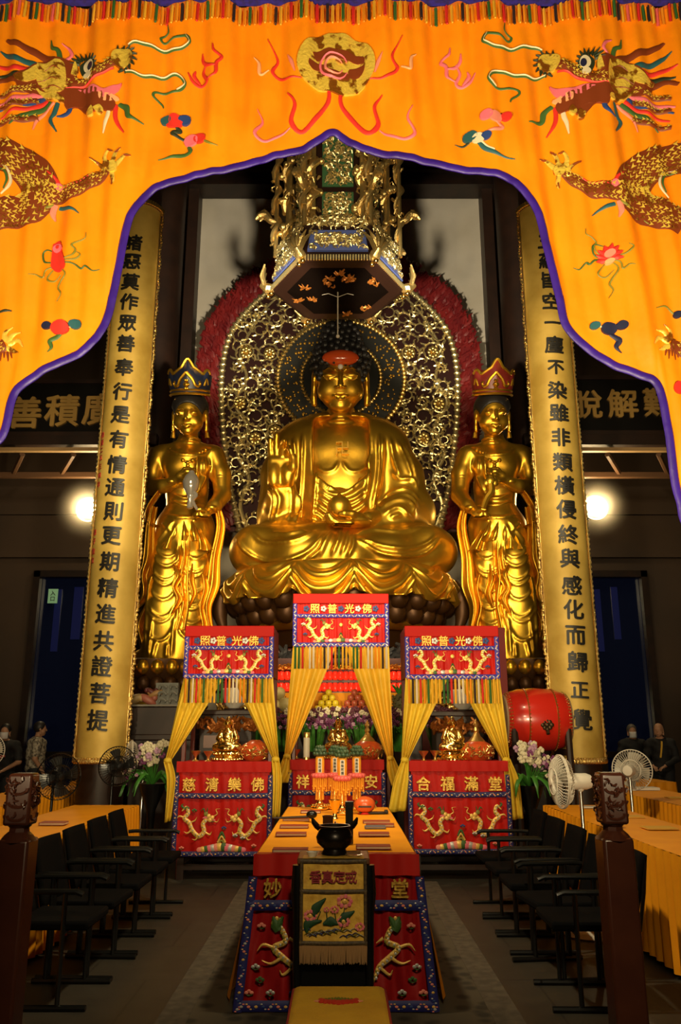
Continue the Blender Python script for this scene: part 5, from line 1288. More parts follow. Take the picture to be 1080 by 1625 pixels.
def waves(mb, x0, x1, z, h, Y):
    n = 14
    for i in range(n):
        x = x0+(x1-x0)*(i+.5)/n; k = 1-abs(i+.5-n/2)/(n/2)
        mb.ball((x, Y-.006, z+h*.3*k), h*(.30+.25*k), 5, (4, 0, 1, 6, 2)[i % 5], (1.1, .25, .8))
    for k in range(3): mb.ribbon([((x0+x1)/2-h*.5+h*.1*k, Y, z+h*.3+h*.4*k), ((x0+x1)/2, Y, z+h*.9+h*.4*k), ((x0+x1)/2+h*.5-h*.1*k, Y, z+h*.3+h*.4*k)], h*.22, (0, -1, 0), (5, 0, 1)[k], 4, .01, .8)

def altar_cloth(parent, x0, x1, z0, z1, Y, chars, zband, main, seed):
    W_ = x1-x0
    m = MB(); cloth_panel(m, x0, x1, z0, z1, Y, fold=.010, seed=seed); fr = m.build('front_cloth', main, parent, ang=180)
    m = MB(); cloth_panel(m, x0-.02, x1+.02, z1-(z1-z0)*.10, z1+.02, Y-.03, fold=.006, seed=seed+2, n=(60, 6)); m.build('top_flounce', REDT, parent, ang=180)
    m = MB(); yb = Y-.022; sm = [1, 2, 3, 4]
    brocade(m, [(x0, yb, zband), ((x0+x1)/2, yb, zband-.006), (x1, yb, zband)], .055, 0, 0, sm)
    for x in (x0-.012, x1+.012): brocade(m, [(x, yb, z1-.12), (x, yb-.005, z0)], .05, 0, 0, sm)
    brocade(m, [(x0, yb, z0+.01), (x1, yb, z0+.01)], .05, 0, 0, sm)
    m.build('brocade_trim', [mat('navy_brocade', (.016, .014, .11), .6), SILV, mat('thread_rose', (0, 0, 0)), GTH, mat('thread_blue', (0, 0, 0))], fr)
    n = len(chars)
    for i, ch in enumerate(chars):
        if ch == ' ': continue
        mb = MB(); put_text(mb, ch, (x0+W_*(i+.5)/n, Y-.028, (zband+z1-.10)/2), (1, 0, 0), UPZ, min(.17, W_*.15), .012, off=.03); mb.build('gilt_character', GILT, fr, ang=30)
    m = MB(); zc = (zband+z0)/2; s = min(W_*.42, (zband-z0)*.62)
    for mir in (1, -1): m = MB(); small_dragon(m, (x0+x1)/2+mir*W_*.245, zc+.03, s, Y-.024, mir); m.build('dragon_embroidery', CLM, fr)
    m = MB(); waves(m, x0+W_*.25, x1-W_*.25, z0+.05, .10, Y-.022)
    for i in range(9): sprig(m, x0+W_*(.07+.86*((i*.381) % 1)), z0+(zband-z0)*(.12+.76*((i*.61) % 1)), .022, Y-.022, i)
    m.build('wave_embroidery', CLM, fr)
TRM = [mat('royal_brocade', (.022, .020, .30), .55), SILV, mat('thread_rose', (0, 0, 0)), GTH, SILV]
def canopy(label, px0, px1, py0, py1, Y, cloth, tieL, tieR, tails, chars, pedge=None, apex=None):
    """curtained altar frame: posts, embroidered valance, parted curtains tied at both sides, ribbon fringe"""
    a, c = PT(px0, py1, Y), PT(px1, py0, Y); x0, x1, z0, z1 = a.x, c.x, a.z, c.z; W_ = x1-x0; t = thing('altar_canopy', label, 'canopy', ((x0+x1)/2, Y+.25, 0))
    for sx in (x0+.01, x1-.01):
        for y in (Y+.09, Y+.62):
            m = MB(); m.box((sx, y, (z1-.04)/2), (.045, .045, z1-.04)); m.build('post', WOODR, t, bevel=.006)
    m = MB(); 
    for y in (Y+.09, Y+.62): m.box(((x0+x1)/2, y, z1-.03), (W_, .05, .05))
    for sx in (x0+.01, x1-.01): m.box((sx, Y+.32, z1-.03), (.05, .6, .05))
    m.build('top_frame', WOODR, t)
    hz = z1-z0
    for sx in (x0-.01, x1+.01):
        m = MB(); m.box((sx, Y+.36, (z0+z1)/2), (.012, .56, hz*.98)); m.build('side_cloth', mat('dark_red_cloth', (.16, .010, .008), .7), t)
    m = MB(); cloth_panel(m, x0, x1, z0, z1-.02, Y-.01, fold=.009, seed=px0, n=(80, 18), freq=60); va = m.build('valance', RED, t, ang=180)
    m = MB(); m.box(((x0+x1)/2, Y-.02, z1-.05), (W_+.03, .035, .12)); m.build('heading_band', REDT, t, bevel=.008)
    yb = Y-.026; m = MB(); zb_ = z1-hz*.42; sm = [1, 2, 3, 4]
    brocade(m, [(x0, yb, zb_), (x1, yb, zb_)], .045, 0, 0, sm); brocade(m, [(x0, yb, z0+.01), (x1, yb, z0+.01)], .055, 0, 0, sm)
    for x in (x0+.01, x1-.01): brocade(m, [(x, yb, z1-.11), (x, yb, z0)], .05, 0, 0, sm)
    m.build('brocade_trim', TRM, va)
    n = len(chars)
    for i, ch in enumerate(chars):
        x = x0+W_*(.5+(i-(n-1)/2)*.185); zc = z1-hz*.28; mb = MB(); put_text(mb, ch, (x, yb, zc), (1, 0, 0), UPZ, .12, .010, off=.02); mb.build('gilt_character', GILT, va, ang=30)
    m = MB()
    for i in range(n+1):
        x = x0+W_*(.5+(i-n/2)*.185); zc = z1-hz*.28
        for k in range(5): an = k*2*pi/5; m.ball((x+.022*math.cos(an), yb-.004, zc+.022*math.sin(an)), .017, 5, 2 if i % 2 else 3, (1, .3, 1))
    zc = (zb_+z0)/2+.02
    for mir in (1, -1): md = MB(); small_dragon(md, (x0+x1)/2+mir*W_*.23, zc, hz*.52, yb, mir, 1.1); md.build('dragon_embroidery', CLM, va); sprig(m, (x0+x1)/2+mir*W_*.40, zc+.06, .022, yb, 2); sprig(m, (x0+x1)/2+mir*W_*.38, zc-.06, .022, yb, 4)
    waves(m, x0+W_*.2, x1-W_*.2, z0+.05, .06, yb); m.ball(((x0+x1)/2, yb-.004, zc+.05), .022, 6, 0, (1, .3, 1))
    m.build('wave_embroidery', CLM, va)
    # curtains gathered to their ties
    ax = (x0+x1)/2 if apex is None else PT(apex, py1, Y).x
    for side, tie in ((-1, tieL), (1, tieR)):
        tp = PT(tie[0], tie[1], Y-.02); xe = x0-.01 if side < 0 else x1+.01; axs = ax+side*W_*.05; m = MB(); N = 36; K = 30; G = []
        for i in range(K):
            v = i/(K-1); row = []
            for j in range(N):
                u = j/(N-1); xt = xe+(axs-xe)*u; zt__ = z0+.01
                bx = tp.x+(u-.5)*.07*(-side if side > 0 else 1)*(1 if side < 0 else -1)*-1 if False else tp.x+(u-.5)*.07*(1 if side < 0 else -1)
                e = v**(1.0+.35*u); x = xt+(bx-xt)*(v**(.95+.12*u)); z = zt__+(tp.z-zt__)*v
                y = Y+.01-(.014+.02*v)*math.sin(u*22+side)-.01*math.sin(u*9+v*3); row.append((x, y, z))
            G.append(row)
        m.grid(np.array(G), flip=side > 0); m.build('curtain', cloth, t, ang=180)
        tl = tails[0 if side < 0 else 1]; m = MB()
        if tl:
            pts = [tp]+[PT(x, y, Y-.03) for x, y, w_ in tl]; ws = [.075]+[w_*SC(1250, Y) for x, y, w_ in tl]
            p = crom([tuple(q) for q in pts], 8); ww = np.interp(np.linspace(0, 1, len(p)), np.linspace(0, 1, len(ws)), ws); G = []
            for u in np.linspace(-1, 1, 15): G.append(np.stack([p[:, 0]+u*ww/2, p[:, 1]-.02*np.cos(u*6+np.linspace(0, 2, len(p))), p[:, 2]+.01*u], 1))
            m.grid(np.array(G), flip=True); m.build('curtain_tail', cloth, t, ang=180, solid=.006)
        m = MB(); m.ball(tp, .045, 8, 0, (1, .8, .7)); m.build('tie', cloth, t)
    nr = 24 if W_ < 1.02 else 26; cols = [0, 4, 2, 4, 1, 0, 6, 2, 4, 0, 3, 6, 1, 4, 2, 6]
    for i in range(nr):
        x = x0+W_*(i+.5)/nr; mb = MB(); band_ribbon(x, W_/nr*.55, z0-.01-.06*(0), z0-.27, Y-.045, 0, mb); mb.build('fringe_ribbon', (rib_m+[mat('ribbon_white', (.70, .62, .45), .6)])[cols[(i*5+int(px0)) % 16]], t)
    return t
def altar(label, px0, px1, Y, ptop, pbot, pband, chars, main, seed, zleg=None):
    a = PT(px0, ptop, Y); c = PT(px1, ptop, Y); zt_, zb_, zz_ = a.z, PT(px0, pbot, Y).z, PT(px0, pband, Y).z; x0, x1 = a.x, c.x
    t = thing('altar_table', label, 'table', ((x0+x1)/2, Y+.35, 0))
    m = MB(); m.box(((x0+x1)/2, Y+.33, zt_-.03), (x1-x0+.02, .64, .05)); m.build('top', WOODR, t, bevel=.008)
    for sx in (x0+.05, x1-.05):
        for y in (Y+.06, Y+.60): m = MB(); m.box((sx, y, (zt_-.05)/2), (.07, .07, zt_-.05)); m.build('leg', WOODD, t)
    m = MB()
    for sx in (x0+.05, x1-.05): m.box((sx, Y+.33, .12), (.06, .5, .05))
    for y in (Y+.06, Y+.60): m.box(((x0+x1)/2, y, .12), (x1-x0-.1, .05, .05))
    m.build('stretcher', WOODD, t)
    m = MB(); m.box(((x0+x1)/2, Y+.33, zt_+.002), (x1-x0+.03, .66, .012)); m.build('top_cloth', REDT, t)
    altar_cloth(t, x0, x1, zb_, zt_, Y-.02, chars, zz_, main, seed); return zt_
YA, YCN = 9.0, 9.75
zA = altar('side altar table with red dragon cloth, on the blue-crowned statue\'s side', 285, 428, YA, 1211, 1356, 1262, '慈清樂佛', RED, 1)
altar('side altar table with red dragon cloth, on the red drum\'s side', 651, 801, YA, 1210, 1352, 1260, '合福滿堂', RED, 4)
zC = altar('middle altar table with red cloth behind the lotus lamps', 463, 606, YCN, 1208, 1345, 1257, '祥  安', RED, 7)
canopy('red valance canopy with yellow curtains over the side altar, blue-crowned statue\'s side', 293, 433, 995, 1075, YA, YELC, (266, 1207), (437, 1205), ([(272, 1240, 14), (266, 1304, 10)], [(440, 1240, 14), (438, 1297, 12)]), '照普光佛')
canopy('taller red valance canopy with amber curtains in the middle', 466, 614, 944, 1025, YCN, YELO, (455, 1200), (619, 1203), ([(452, 1222, 22), (446, 1243, 26)], [(624, 1222, 20), (632, 1246, 22)]), '照普光佛')
canopy('red valance canopy with yellow curtains over the side altar, red drum\'s side', 645, 787, 995, 1076, YA, YELC, (642, 1206), (803, 1206), ([(636, 1240, 24), (630, 1288, 28)], [(812, 1240, 22), (820, 1300, 20)]), '照普光佛')
for s in (-1,):
    m = MB(); p = PT(793, 1030, YA+.8); m.box((p.x, p.y, (p.z+.25)/2), (.12, .08, p.z+.25)); t = thing('red_banner_post', 'flat dark red post behind the canopy on the red drum\'s side', 'post', (p.x, p.y, 0)); m.build('post_board', mat('dark_red_cloth', (.16, .010, .008), .7), t)
# ------------------------------------------------------------------ offerings on the altars
def tiny_buddha():
    S = SDF((-.17, -.15, -.02), (.17, .15, .42), .008)
    S.ell((0, .0, .06), (.135, .10, .05), .03); S.ell((0, 0, .16), (.072, .055, .11), .03)
    for s in (-1, 1):
        S.path([(s*.065, 0, .225), (s*.095, -.02, .15), (s*.07, -.075, .10), (s*.01, -.095, .10)], [.034, .032, .026, .022], .015)
        S.path([(s*.03, 0, .06), (s*.115, -.05, .06), (s*.02, -.105, .055)], [.045, .042, .034], .02)
    S.cap((0, 0, .25), (0, 0, .28), .03, .03, .01); S.ell((0, -.005, .315), (.044, .048, .056), .01); S.ell((0, .005, .366), (.024, .024, .022), .012)
    S.cap((0, -.052, .32), (0, -.056, .30), .008, .010, .006)
    for s in (-1, 1): S.ell((s*.045, 0, .305), (.008, .014, .028), .006)
    V, Q = S.mesh(); V = relax(V, Q, 1, .3); N = vnorm(V, Q)
    return ridges(V, N, [[(-.06, .22), (0, .17), (.05, .12)], [(-.05, .24), (.01, .19), (.06, .14)], [(-.11, .07), (-.05, .04), (0, .05)], [(.11, .07), (.05, .04), (0, .05)], [(-.03, .14), (.0, .12), (.03, .13)]], .010, .006), Q
tb = tiny_buddha()
def small_statue(loc, label, sc=1.):
    t = thing('small_buddha', label, 'statue', loc)
    V = tb[0].copy()*sc; V[:, 2] += .085*sc; V += np.array(loc); qobj('body', V, tb[1], GOLDB, t)
    m = MB(); x, y, z = loc
    m.lathe([(.15*sc, 0), (.175*sc, .012), (.175*sc, .03*sc), (.14*sc, .04*sc), (.13*sc, .055*sc), (.15*sc, .075*sc), (.14*sc, .095*sc)], loc, 30, sy=.75)
    for i in range(26): a = 2*pi*i/26; m.ball((x+.165*sc*math.cos(a), y+.125*sc*math.sin(a), z+.022*sc), .018*sc, 5)
    for i in range(18): a = 2*pi*i/18; m.ball((x+.145*sc*math.cos(a), y+.11*sc*math.sin(a), z+.08*sc), .02*sc, 5)
    m.build('lotus_base', GOLDB, t)
small_statue((PT(360, 1209, YA+.25).x, YA+.25, zA+.01), 'small golden seated figure on the side altar below the blue-crowned statue')
small_statue((PT(536, 1206, YCN+.2).x, YCN+.2, zC+.01), 'small golden seated figure on the middle altar behind the lotus lamps')
small_statue((PT(719, 1208, YA+.25).x, YA+.25, zA+.01), 'small golden seated figure on the side altar beside the red drum')
ORP = mat('orange_lacquer', (.62, .10, .02), .3, coat=.3, noise=((.50, .06, .015), 20))
def gourd(px, py, Y, z, label, sc=1., knob=True):
    p = PT(px, py, Y); c = Vector((p.x, Y, z+.01)); t = thing('lidded_urn', label, 'urn', c)
    m = MB(); m.lathe([(.07*sc, 0), (.10*sc, .012), (.145*sc, .06*sc), (.165*sc, .12*sc), (.14*sc, .17*sc), (.08*sc, .205*sc), (.05*sc, .225*sc)], c, 32); m.build('body', ORP, t)
    m = MB(); R2 = np.random.RandomState(int(px))
    for i in range(60):
        a = R2.uniform(-pi, 0); h = R2.rand(); rr = (.150+.015*math.sin(h*3))*sc; q = c+Vector((rr*math.cos(a), rr*math.sin(a), (.05+.10*h)*sc)); carve(m, q, Vector((-math.sin(a), math.cos(a), 0)), UPZ, Vector((math.cos(a), math.sin(a), 0)), .03, .03, 1, .022*sc)
    m.build('gilt_relief', GOLDC, t)
    if knob:
        m = MB(); m.lathe([(.09*sc, .20*sc), (.07*sc, .225*sc), (.045*sc, .25*sc), (.025*sc, .29*sc), (.035*sc, .31*sc), (.02*sc, .34*sc), (.03*sc, .37*sc), (.012*sc, .41*sc), (0, .43*sc)], c, 20); m.build('lid', GOLDC, t)
    return t
gourd(404, 1205, YA+.22, zA, 'orange lacquer pot with gilt relief on the side altar below the blue-crowned statue', 1.0, False)
gourd(583, 1203, YCN+.2, zC, 'orange lidded urn with gilt relief on the middle altar', 1.05)
gourd(757, 1205, YA+.22, zA, 'orange lidded urn with gilt relief on the side altar beside the red drum', 1.05)
p = PT(486, 1207, YCN+.15); c = Vector((p.x, p.y, zC+.01)); t = thing('pillar_candle', 'tall white candle in a glass holder on the middle altar', 'candle', c)
m = MB(); m.lathe([(.036, 0), (.038, .01), (.038, .26), (.034, .27), (0, .27)], c, 20); m.build('wax', mat('candle_wax', (.66, .60, .46), .5), t)
m = MB(); m.lathe([(.045, 0), (.045, .008), (.041, .03)], c, 20); m.lathe([(.040, .25), (.041, .30), (.036, .31), (.034, .28)], c, 20); m.build('holder', GOLDC, t)
# low brass dishes and cups along the altar edges
dish_l = ['brass cup at the outer end of the side altar, blue-crowned side', 'brass cup closest to the small golden figure, blue-crowned side', 'brass lamp cup at the middle altar\'s curtain', 'brass lamp cup by the amber curtain, drum side of the middle altar', 'brass cup at the inner end of the side altar, red drum side', 'brass cup closest to the small golden figure, red drum side']
for (px, Y, z), lb in zip(((310, YA+.2, zA), (330, YA+.12, zA), (470, YCN+.5, zC), (600, YCN+.1, zC), (672, YA+.15, zA), (690, YA+.3, zA)), dish_l):
    c = Vector((PT(px, 1207, Y).x, Y, z+.01)); t = thing('brass_cup', lb, 'cup', c, 'brass cups on the altars')
    m = MB(); m.lathe([(.035, 0), (.04, .005), (.015, .02), (.014, .05), (.045, .09), (.055, .11), (.05, .11), (.0, .07)], c, 20); m.build('body', GOLDC, t)
# rear altar with cloth, shelf of red lamps, fruit, flowers
zR = PT(540, 1131, 11.0).z
t = thing('rear_altar', 'long rear altar with an amber cloth behind the flowers', 'altar', (0, 11.1, 0))
m = MB(); m.box((0, 11.02, zR/2), (2.1, .42, zR)); m.build('body', WOODD, t, bevel=.01)
zL1 = PT(540, 1097, 11.26).z; m = MB(); cloth_panel(m, -1.02, 1.02, zR, zL1-.02, 11.235, fold=.006, n=(60, 8)); m.box((0, 11.26, (zR+zL1-.03)/2), (2.06, .03, zL1-zR-.03)); m.build('cloth', ORAN, t, ang=180)
ts = thing('lamp_shelf', 'stepped gilt-edged shelf carrying the rows of red lamps', 'shelf', (0, 11.33, zR))
zL2 = PT(540, 1079, 11.36).z
m = MB(); m.box((0, 11.33, zL1-.02), (2.1, .12, .03)); m.box((0, 11.40, zL2-.02), (2.1, .08, .03)); m.box((0, 11.46, (zR+zL2+.3)/2), (2.1, .03, zL2+.3-zR)); m.box((0, 11.36, zR+.02), (2.1, .2, .04)); m.build('board', WOODR, ts)
zT = PT(540, 1062, 11.4).z
m = MB(); m.box((0, 11.40, zT+.02), (2.1, .10, .05))
for x in np.linspace(-1.02, 1.02, 44): carve(m, Vector((x, 11.34, zT+.03)), Vector((1, 0, 0)), UPZ, Vector((0, -1, 0)), .05, .05, 3, .03)
m.build('carved_crest', mat('orange_gilt', (.8, .30, .04), .35, .7), ts)
lampm = mat('red_lamp', (.75, .03, .012), .22, emit=(1, .035, .01), es=.55); proto = None; hgt = zT-zL2-.03
def votive(loc, h, label, grp):
    t = thing('red_lamp', label, 'lamp', loc, grp)
    m = MB(); m.lathe([(.026, 0), (.034, .01), (.036, h*.3), (.034, h*.9), (.026, h), (0, h)], loc, 12); m.build('lamp_glass', lampm, t); return t
for r, (y, z, py) in enumerate(((11.32, zL1, 1090), (11.385, zL2, 1074))):
    n = 27; pr = None
    for i in range(n):
        x = -.95+1.9*i/(n-1); lab = 'red votive lamp in the %s row above the fruit' % ('lower', 'upper')[r]; g = '%s row of red votive lamps' % ('lower', 'upper')[r]
        if pr is None: pr = votive((x, y, z), (zL2-zL1-.04, hgt)[r], lab, g)
        else: dup(pr, (x, y, z))
# fruit pyramids
def fruit_proto(name, mm, loc, label, grp, r):
    t = thing(name, label, 'fruit', loc, grp); m = MB(); c = Vector(loc)
    m.lathe([(0, .12*r), (.12*r, .02*r), (.5*r, -.0*r+.06*r), (.88*r, .45*r), (r, .95*r), (.88*r, 1.5*r), (.5*r, 1.82*r), (.15*r, 1.86*r), (0, 1.70*r)], c, 16); m.build('flesh', mm, t)
    m = MB(); m.tube([c+Vector((0, 0, 1.7*r)), c+Vector((.1*r, 0, 2.05*r))], .06*r, 5); m.build('stem', WOODD, t); return t
def pyramid(px, Y, nm, mm, label, grp, r, layers):
    cx = PT(px, 1130, Y).x; pr = None; z = zR+.005
    for L in range(layers, 0, -1):
        for i in range(L):
            for j in range(min(L, 3) if L > 1 else 1):
                loc = (cx+(i-(L-1)/2)*2.02*r, Y-.05+(j-(min(L, 3)-1)/2)*2.02*r, z)
                if pr is None: pr = fruit_proto(nm, mm, loc, label, grp, r)
                else: dup(pr, loc)
        z += 1.52*r
pyramid(521, 11.05, 'yellow_apple', mat('yellow_apple', (.80, .62, .03), .35, coat=.2, noise=((.70, .50, .02), 20)), 'yellow apple in the pyramid on the rear altar', 'pyramid of yellow apples', .046, 4)
pyramid(562, 11.05, 'red_apple', mat('red_apple', (.42, .05, .03), .35, coat=.2, noise=((.50, .16, .06), 25)), 'red apple in the pyramid on the rear altar', 'pyramid of red apples', .046, 4)
MELON = mat('pale_melon', (.55, .47, .20), .5, noise=((.48, .38, .14), 15))
for (px, py, r), lb in zip(((442, 1098, .09), (437, 1116, .085), (452, 1115, .10)), ('pale melon on top of the two others beside the amber curtain', 'pale melon at the outer side under the topmost one', 'larger pale melon under the topmost one, next to the amber curtain')):
    p = PT(px, py, 10.95); c = (p.x, p.y, zR+.005 if py > 1110 else zR+.16); t = fruit_proto('melon', MELON, c, lb, 'melons on the rear altar', r)
p = PT(634, 1112, 10.95); c = Vector((p.x, p.y, zR)); t = thing('pineapple', 'dark spiky pineapple at the drum side of the rear altar', 'fruit', c)
m = MB(); m.lathe([(.05, 0), (.085, .04), (.095, .12), (.08, .2), (.04, .24), (0, .25)], c, 16)
for i in range(40): a = i*2.4; h = .03+.19*i/40; m.ball(c+Vector((.088*math.cos(a), .088*math.sin(a), h)), .018, 5)
m.build('body', mat('pineapple_skin', (.08, .075, .02), .6), t)
m = MB()
for i in range(14): a = i*2.4; d = Vector((math.cos(a), math.sin(a), 0)); m.tube([c+UPZ*.23, c+UPZ*.30+d*.05, c+UPZ*.36+d*.11], [.02, .016, .003], 5)
m.build('crown', GREEN, t)
# orchids in front of the rear altar: pots, strap leaves, sprays of flowers
FW = [mat('petal_cream', (.62, .56, .38), .6), mat('petal_purple', (.16, .03, .12), .6), mat('petal_lilac', (.42, .24, .36), .6), mat('petal_plum', (.08, .012, .03), .6)]
def orchid(loc, label, grp, seed, w=.22, h0=None):
    R2 = np.random.RandomState(seed); c = Vector(loc); t = thing('potted_orchid', label, 'plant', loc, grp)
    m = MB(); m.lathe([(.06, 0), (.065, .01), (.085, .13), (.09, .14), (.08, .135), (0, .12)], c, 18); m.build('pot', WOODD, t)
    m = MB()
    for i in range(12):
        x = R2.uniform(-w, w)*.85; yf = -.04-.08*R2.rand(); b_ = c+Vector((x*.5, 0, .10)); L = R2.uniform(.32, .44); 
        m.ribbon([b_, b_+Vector((x*.25, yf, L*.5)), b_+Vector((x*.5, yf*1.6, L*.85)), b_+Vector((x*.65, yf*2.6, L*.80))], [.02, .042, .04, .006], (0, -1, .2), 0, 6, .008, .6)
    m.build('leaves', GREEN, t)
    m = MB()
    for i in range(9):
        x = -w+2*w*(i+.5)/9; m.tube([c+Vector((x*.3, 0, .12)), c+Vector((x*.8, -.03, .45)), c+Vector((x, -.10, .60))], .006, 5)
    m.build('stems', GREEN, t)
    m = MB()
    for i in range(70):
        x = R2.uniform(-w, w); z = R2.uniform(.42, .66); k = 0 if z > .59 else R2.choice([1, 1, 2, 3]); s = .028 if k == 0 else .020; q = c+Vector((x, -.10-.05*R2.rand(), z)); n = 5
        if k == 0 and R2.rand() < .55: k = 3
        for j in range(n): a = j*2*pi/n+R2.rand(); m.ball(q+Vector((s*.7*math.cos(a), .005*R2.rand(), s*.7*math.sin(a))), s*.62, 4, k, (1, .5, 1))
    m.build('blossoms', FW, t); return t
zfl = zR-.62; tf = thing('flower_stand', 'long dark stand under the row of orchids', 'stand', (0, 10.62, 0)); m = MB(); m.box((0, 10.66, zfl/2), (2.5, .28, zfl)); m.build('body', WOODD, tf)
for i, (px, lb) in enumerate(((395, 'potted purple orchid behind the yellow curtain, blue-crowned side'), (448, 'potted purple orchid between the two canopies, blue-crowned side'), (499, 'potted purple orchid next to the white candle'), (535, 'potted purple orchid behind the middle golden figure'), (574, 'potted purple orchid behind the orange urn of the middle altar'), (635, 'potted purple orchid between the two canopies, red drum side'), (694, 'potted purple orchid behind the yellow curtain, red drum side'))):
    orchid((PT(px, 1190, 10.6).x, 10.66, zfl), lb, 'orchids in front of the rear altar', 20+i, .20)
# white bowls, trays and carved incense boxes under the side canopies
for px, py, lb in ((371, 1112, 'white porcelain bowl under the canopy on the blue-crowned side'), (735, 1114, 'white porcelain bowl under the canopy on the red drum side')):
    p = PT(px, py+12, 10.1); c = Vector((p.x, p.y, p.z)); t = thing('white_bowl', lb, 'bowl', c)
    m = MB(); m.lathe([(.06, 0), (.07, .01), (.12, .05), (.15, .13), (.155, .22), (.14, .235), (.145, .22), (.13, .10), (0, .03)], c, 28); m.build('body', PORC, t)
    m = MB(); m.lathe([(.10, 0), (.12, 0), (.125, .02), (0, .02)], c-UPZ*.022, 24); m.build('foot_ring', WOODD, t)
    s = thing('bowl_stand', ('carved gilt stand under the white bowl, blue-crowned side', 'carved gilt stand under the white bowl, red drum side')[px > 500], 'stand', (c.x-.05, c.y, 0))
    m = MB(); zt_ = c.z-.024; m.box((c.x-.06, c.y, zt_/2), (.62, .44, zt_)); m.box((c.x-.06, c.y, zt_-.03), (.74, .52, .06)); m.build('body', WOODD, s, bevel=.012)
    m = MB(); 
    for i in range(60): carve(m, Vector((c.x-.06+R.uniform(-.32, .32), c.y-.235, zt_-.12-R.rand()*.10)), Vector((1, 0, 0)), UPZ, Vector((0, -1, 0)), .06, .04, 1, .06)
    m.build('gilt_carving', mat('copper_carving', (.35, .12, .02), .4, .6), s)
    m = MB(); m.box((c.x-.10, c.y-.24, zt_-.36), (.42, .03, .14)); m.build('drawer_front', mat('lacquer_panel', (.16, .05, .02), .35), s)
# drum
dc = PT(849, 1142, 9.75); t = thing('barrel_drum', 'red lacquered barrel drum with gilt studs beside the couplet column', 'drum', (dc.x, dc.y, 0)); M = Matrix.Rotation(pi/2, 3, 'Y') 
m = MB(); m.lathe([(.27, -.37), (.31, -.32), (.345, -.20), (.36, 0), (.345, .20), (.31, .32), (.27, .37)], dc, 48, 0, M); m.build('body', mat('drum_red', (.52, .02, .010), .25, coat=.4), t, ang=60)
for s in (-1, 1):
    m = MB(); m.lathe([(0, s*.375), (.265, s*.375), (.28, s*.36), (.285, s*.33)], dc, 48, 0, M); m.build('drumhead', mat('drum_hide', (.35, .25, .14), .6), t)
    m = MB()
    for r_, xx in ((.292, .345), (.305, .32)):
        for i in range(48): a = 2*pi*i/48; m.ball(dc+Vector((s*xx, r_*math.cos(a), r_*math.sin(a))), .011, 5)
    m.build('studs', GOLDC, t)
m = MB()
for xx, r_ in ((-.14, .353), (.18, .349)):
    m.tube([dc+Vector((xx, -r_*math.cos(a), r_*math.sin(a))) for a in np.linspace(-1.5, 1.5, 40)], .006, 5)
    for a in np.linspace(-1.4, 1.4, 26): m.ball(dc+Vector((xx+.012, -r_*math.cos(a), r_*math.sin(a))), .008, 4)
m.build('seam', mat('copper_carving', (.35, .12, .02), .4, .6), t)
m = MB(); q = dc+Vector((.05, -.352, -.06))
for dx, dz in ((0, 0), (.05, 0), (-.05, 0), (0, .05), (0, -.05), (.03, .03), (-.03, .03), (.03, -.03), (-.03, -.03)): m.ball(q+Vector((dx, abs(dz)*.1, dz)), .026, 6, 0, (1, .4, 1))
m.tube([q+Vector((0, 0, -.06)), q+Vector((0, -.02, -.10))], .02, 6); m.build('ring_boss', mat('dark_bronze', (.06, .035, .015), .4, .7), t)
m = MB()
for x in (-.30, .30):
    for y in (-.26, .26): m.tube([(dc.x+x, dc.y+y*1.25, 0), (dc.x+x, dc.y+y, dc.z-.1)], .04, 8)
    m.box((dc.x+x, dc.y, dc.z-.36), (.06, .6, .07)); m.box((dc.x+x, dc.y, .3), (.05, .55, .05))
for y in (-.26, .26): m.box((dc.x, dc.y+y, .35), (.6, .05, .05))
m.build('stand', WOODD, t)
# bouquet stands at both ends
def bouquet(px, py, Y, label, seed, s):
    p = PT(px, py, Y); R2 = np.random.RandomState(seed); t = thing('flower_bouquet', label, 'flowers', (p.x, Y, 0))
    m = MB(); m.lathe([(.15, 0), (.16, .02), (.05, .06), (.035, .4), (.05, p.z-.42), (.13, p.z-.22), (.15, p.z-.14), (0, p.z-.16)], (p.x, Y, 0), 20); m.build('vase', BLACKM, t)
    m = MB()
    for i in range(16):
        a = R2.uniform(0, 2*pi); b_ = Vector((p.x, Y, p.z-.16)); d = Vector((math.cos(a), math.sin(a)*.6-.4, 0)); L = R2.uniform(.16, .30)
        m.ribbon([b_, b_+d*L*.5+UPZ*L*.5, b_+d*L*1.0+UPZ*L*.2, b_+d*L*1.2-UPZ*L*.4], [.02, .05, .045, .004], (d.x, d.y-.5, .4), 0, 5, .006, .6)
    m.build('leaves', GREEN, t)
    m = MB(); ms = MB()
    for i in range(85):
        u = R2.rand(); x = s*(-.10+.42*u+R2.uniform(-.08, .08)); z = .20-.30*u*u+R2.uniform(-.08, .10); q = Vector((p.x+x, Y-.12+R2.uniform(-.1, .1), p.z+z)); k = 0 if u < .45 and R2.rand() < .6 else R2.choice([0, 1, 2, 2]); r_ = .030 if u < .45 else .017
        for j in range(5): a = j*2*pi/5+R2.rand(); m.ball(q+Vector((r_*.7*math.cos(a), .004, r_*.7*math.sin(a))), r_*.65, 4, k, (1, .5, 1))
        if i % 4 == 0: ms.tube([Vector((p.x, Y, p.z-.15)), Vector((p.x+x*.5, Y-.06, p.z+z*.5)), q+Vector((0, .02, 0))], .005, 4)
    m.build('blossoms', FW, t); ms.build('stems', GREEN, t)
bouquet(243, 1222, 9.5, 'bouquet of cream and lilac flowers beside the white fan', 3, -1)
bouquet(838, 1224, 9.12, 'bouquet of cream and lilac flowers below the red drum', 5, 1)
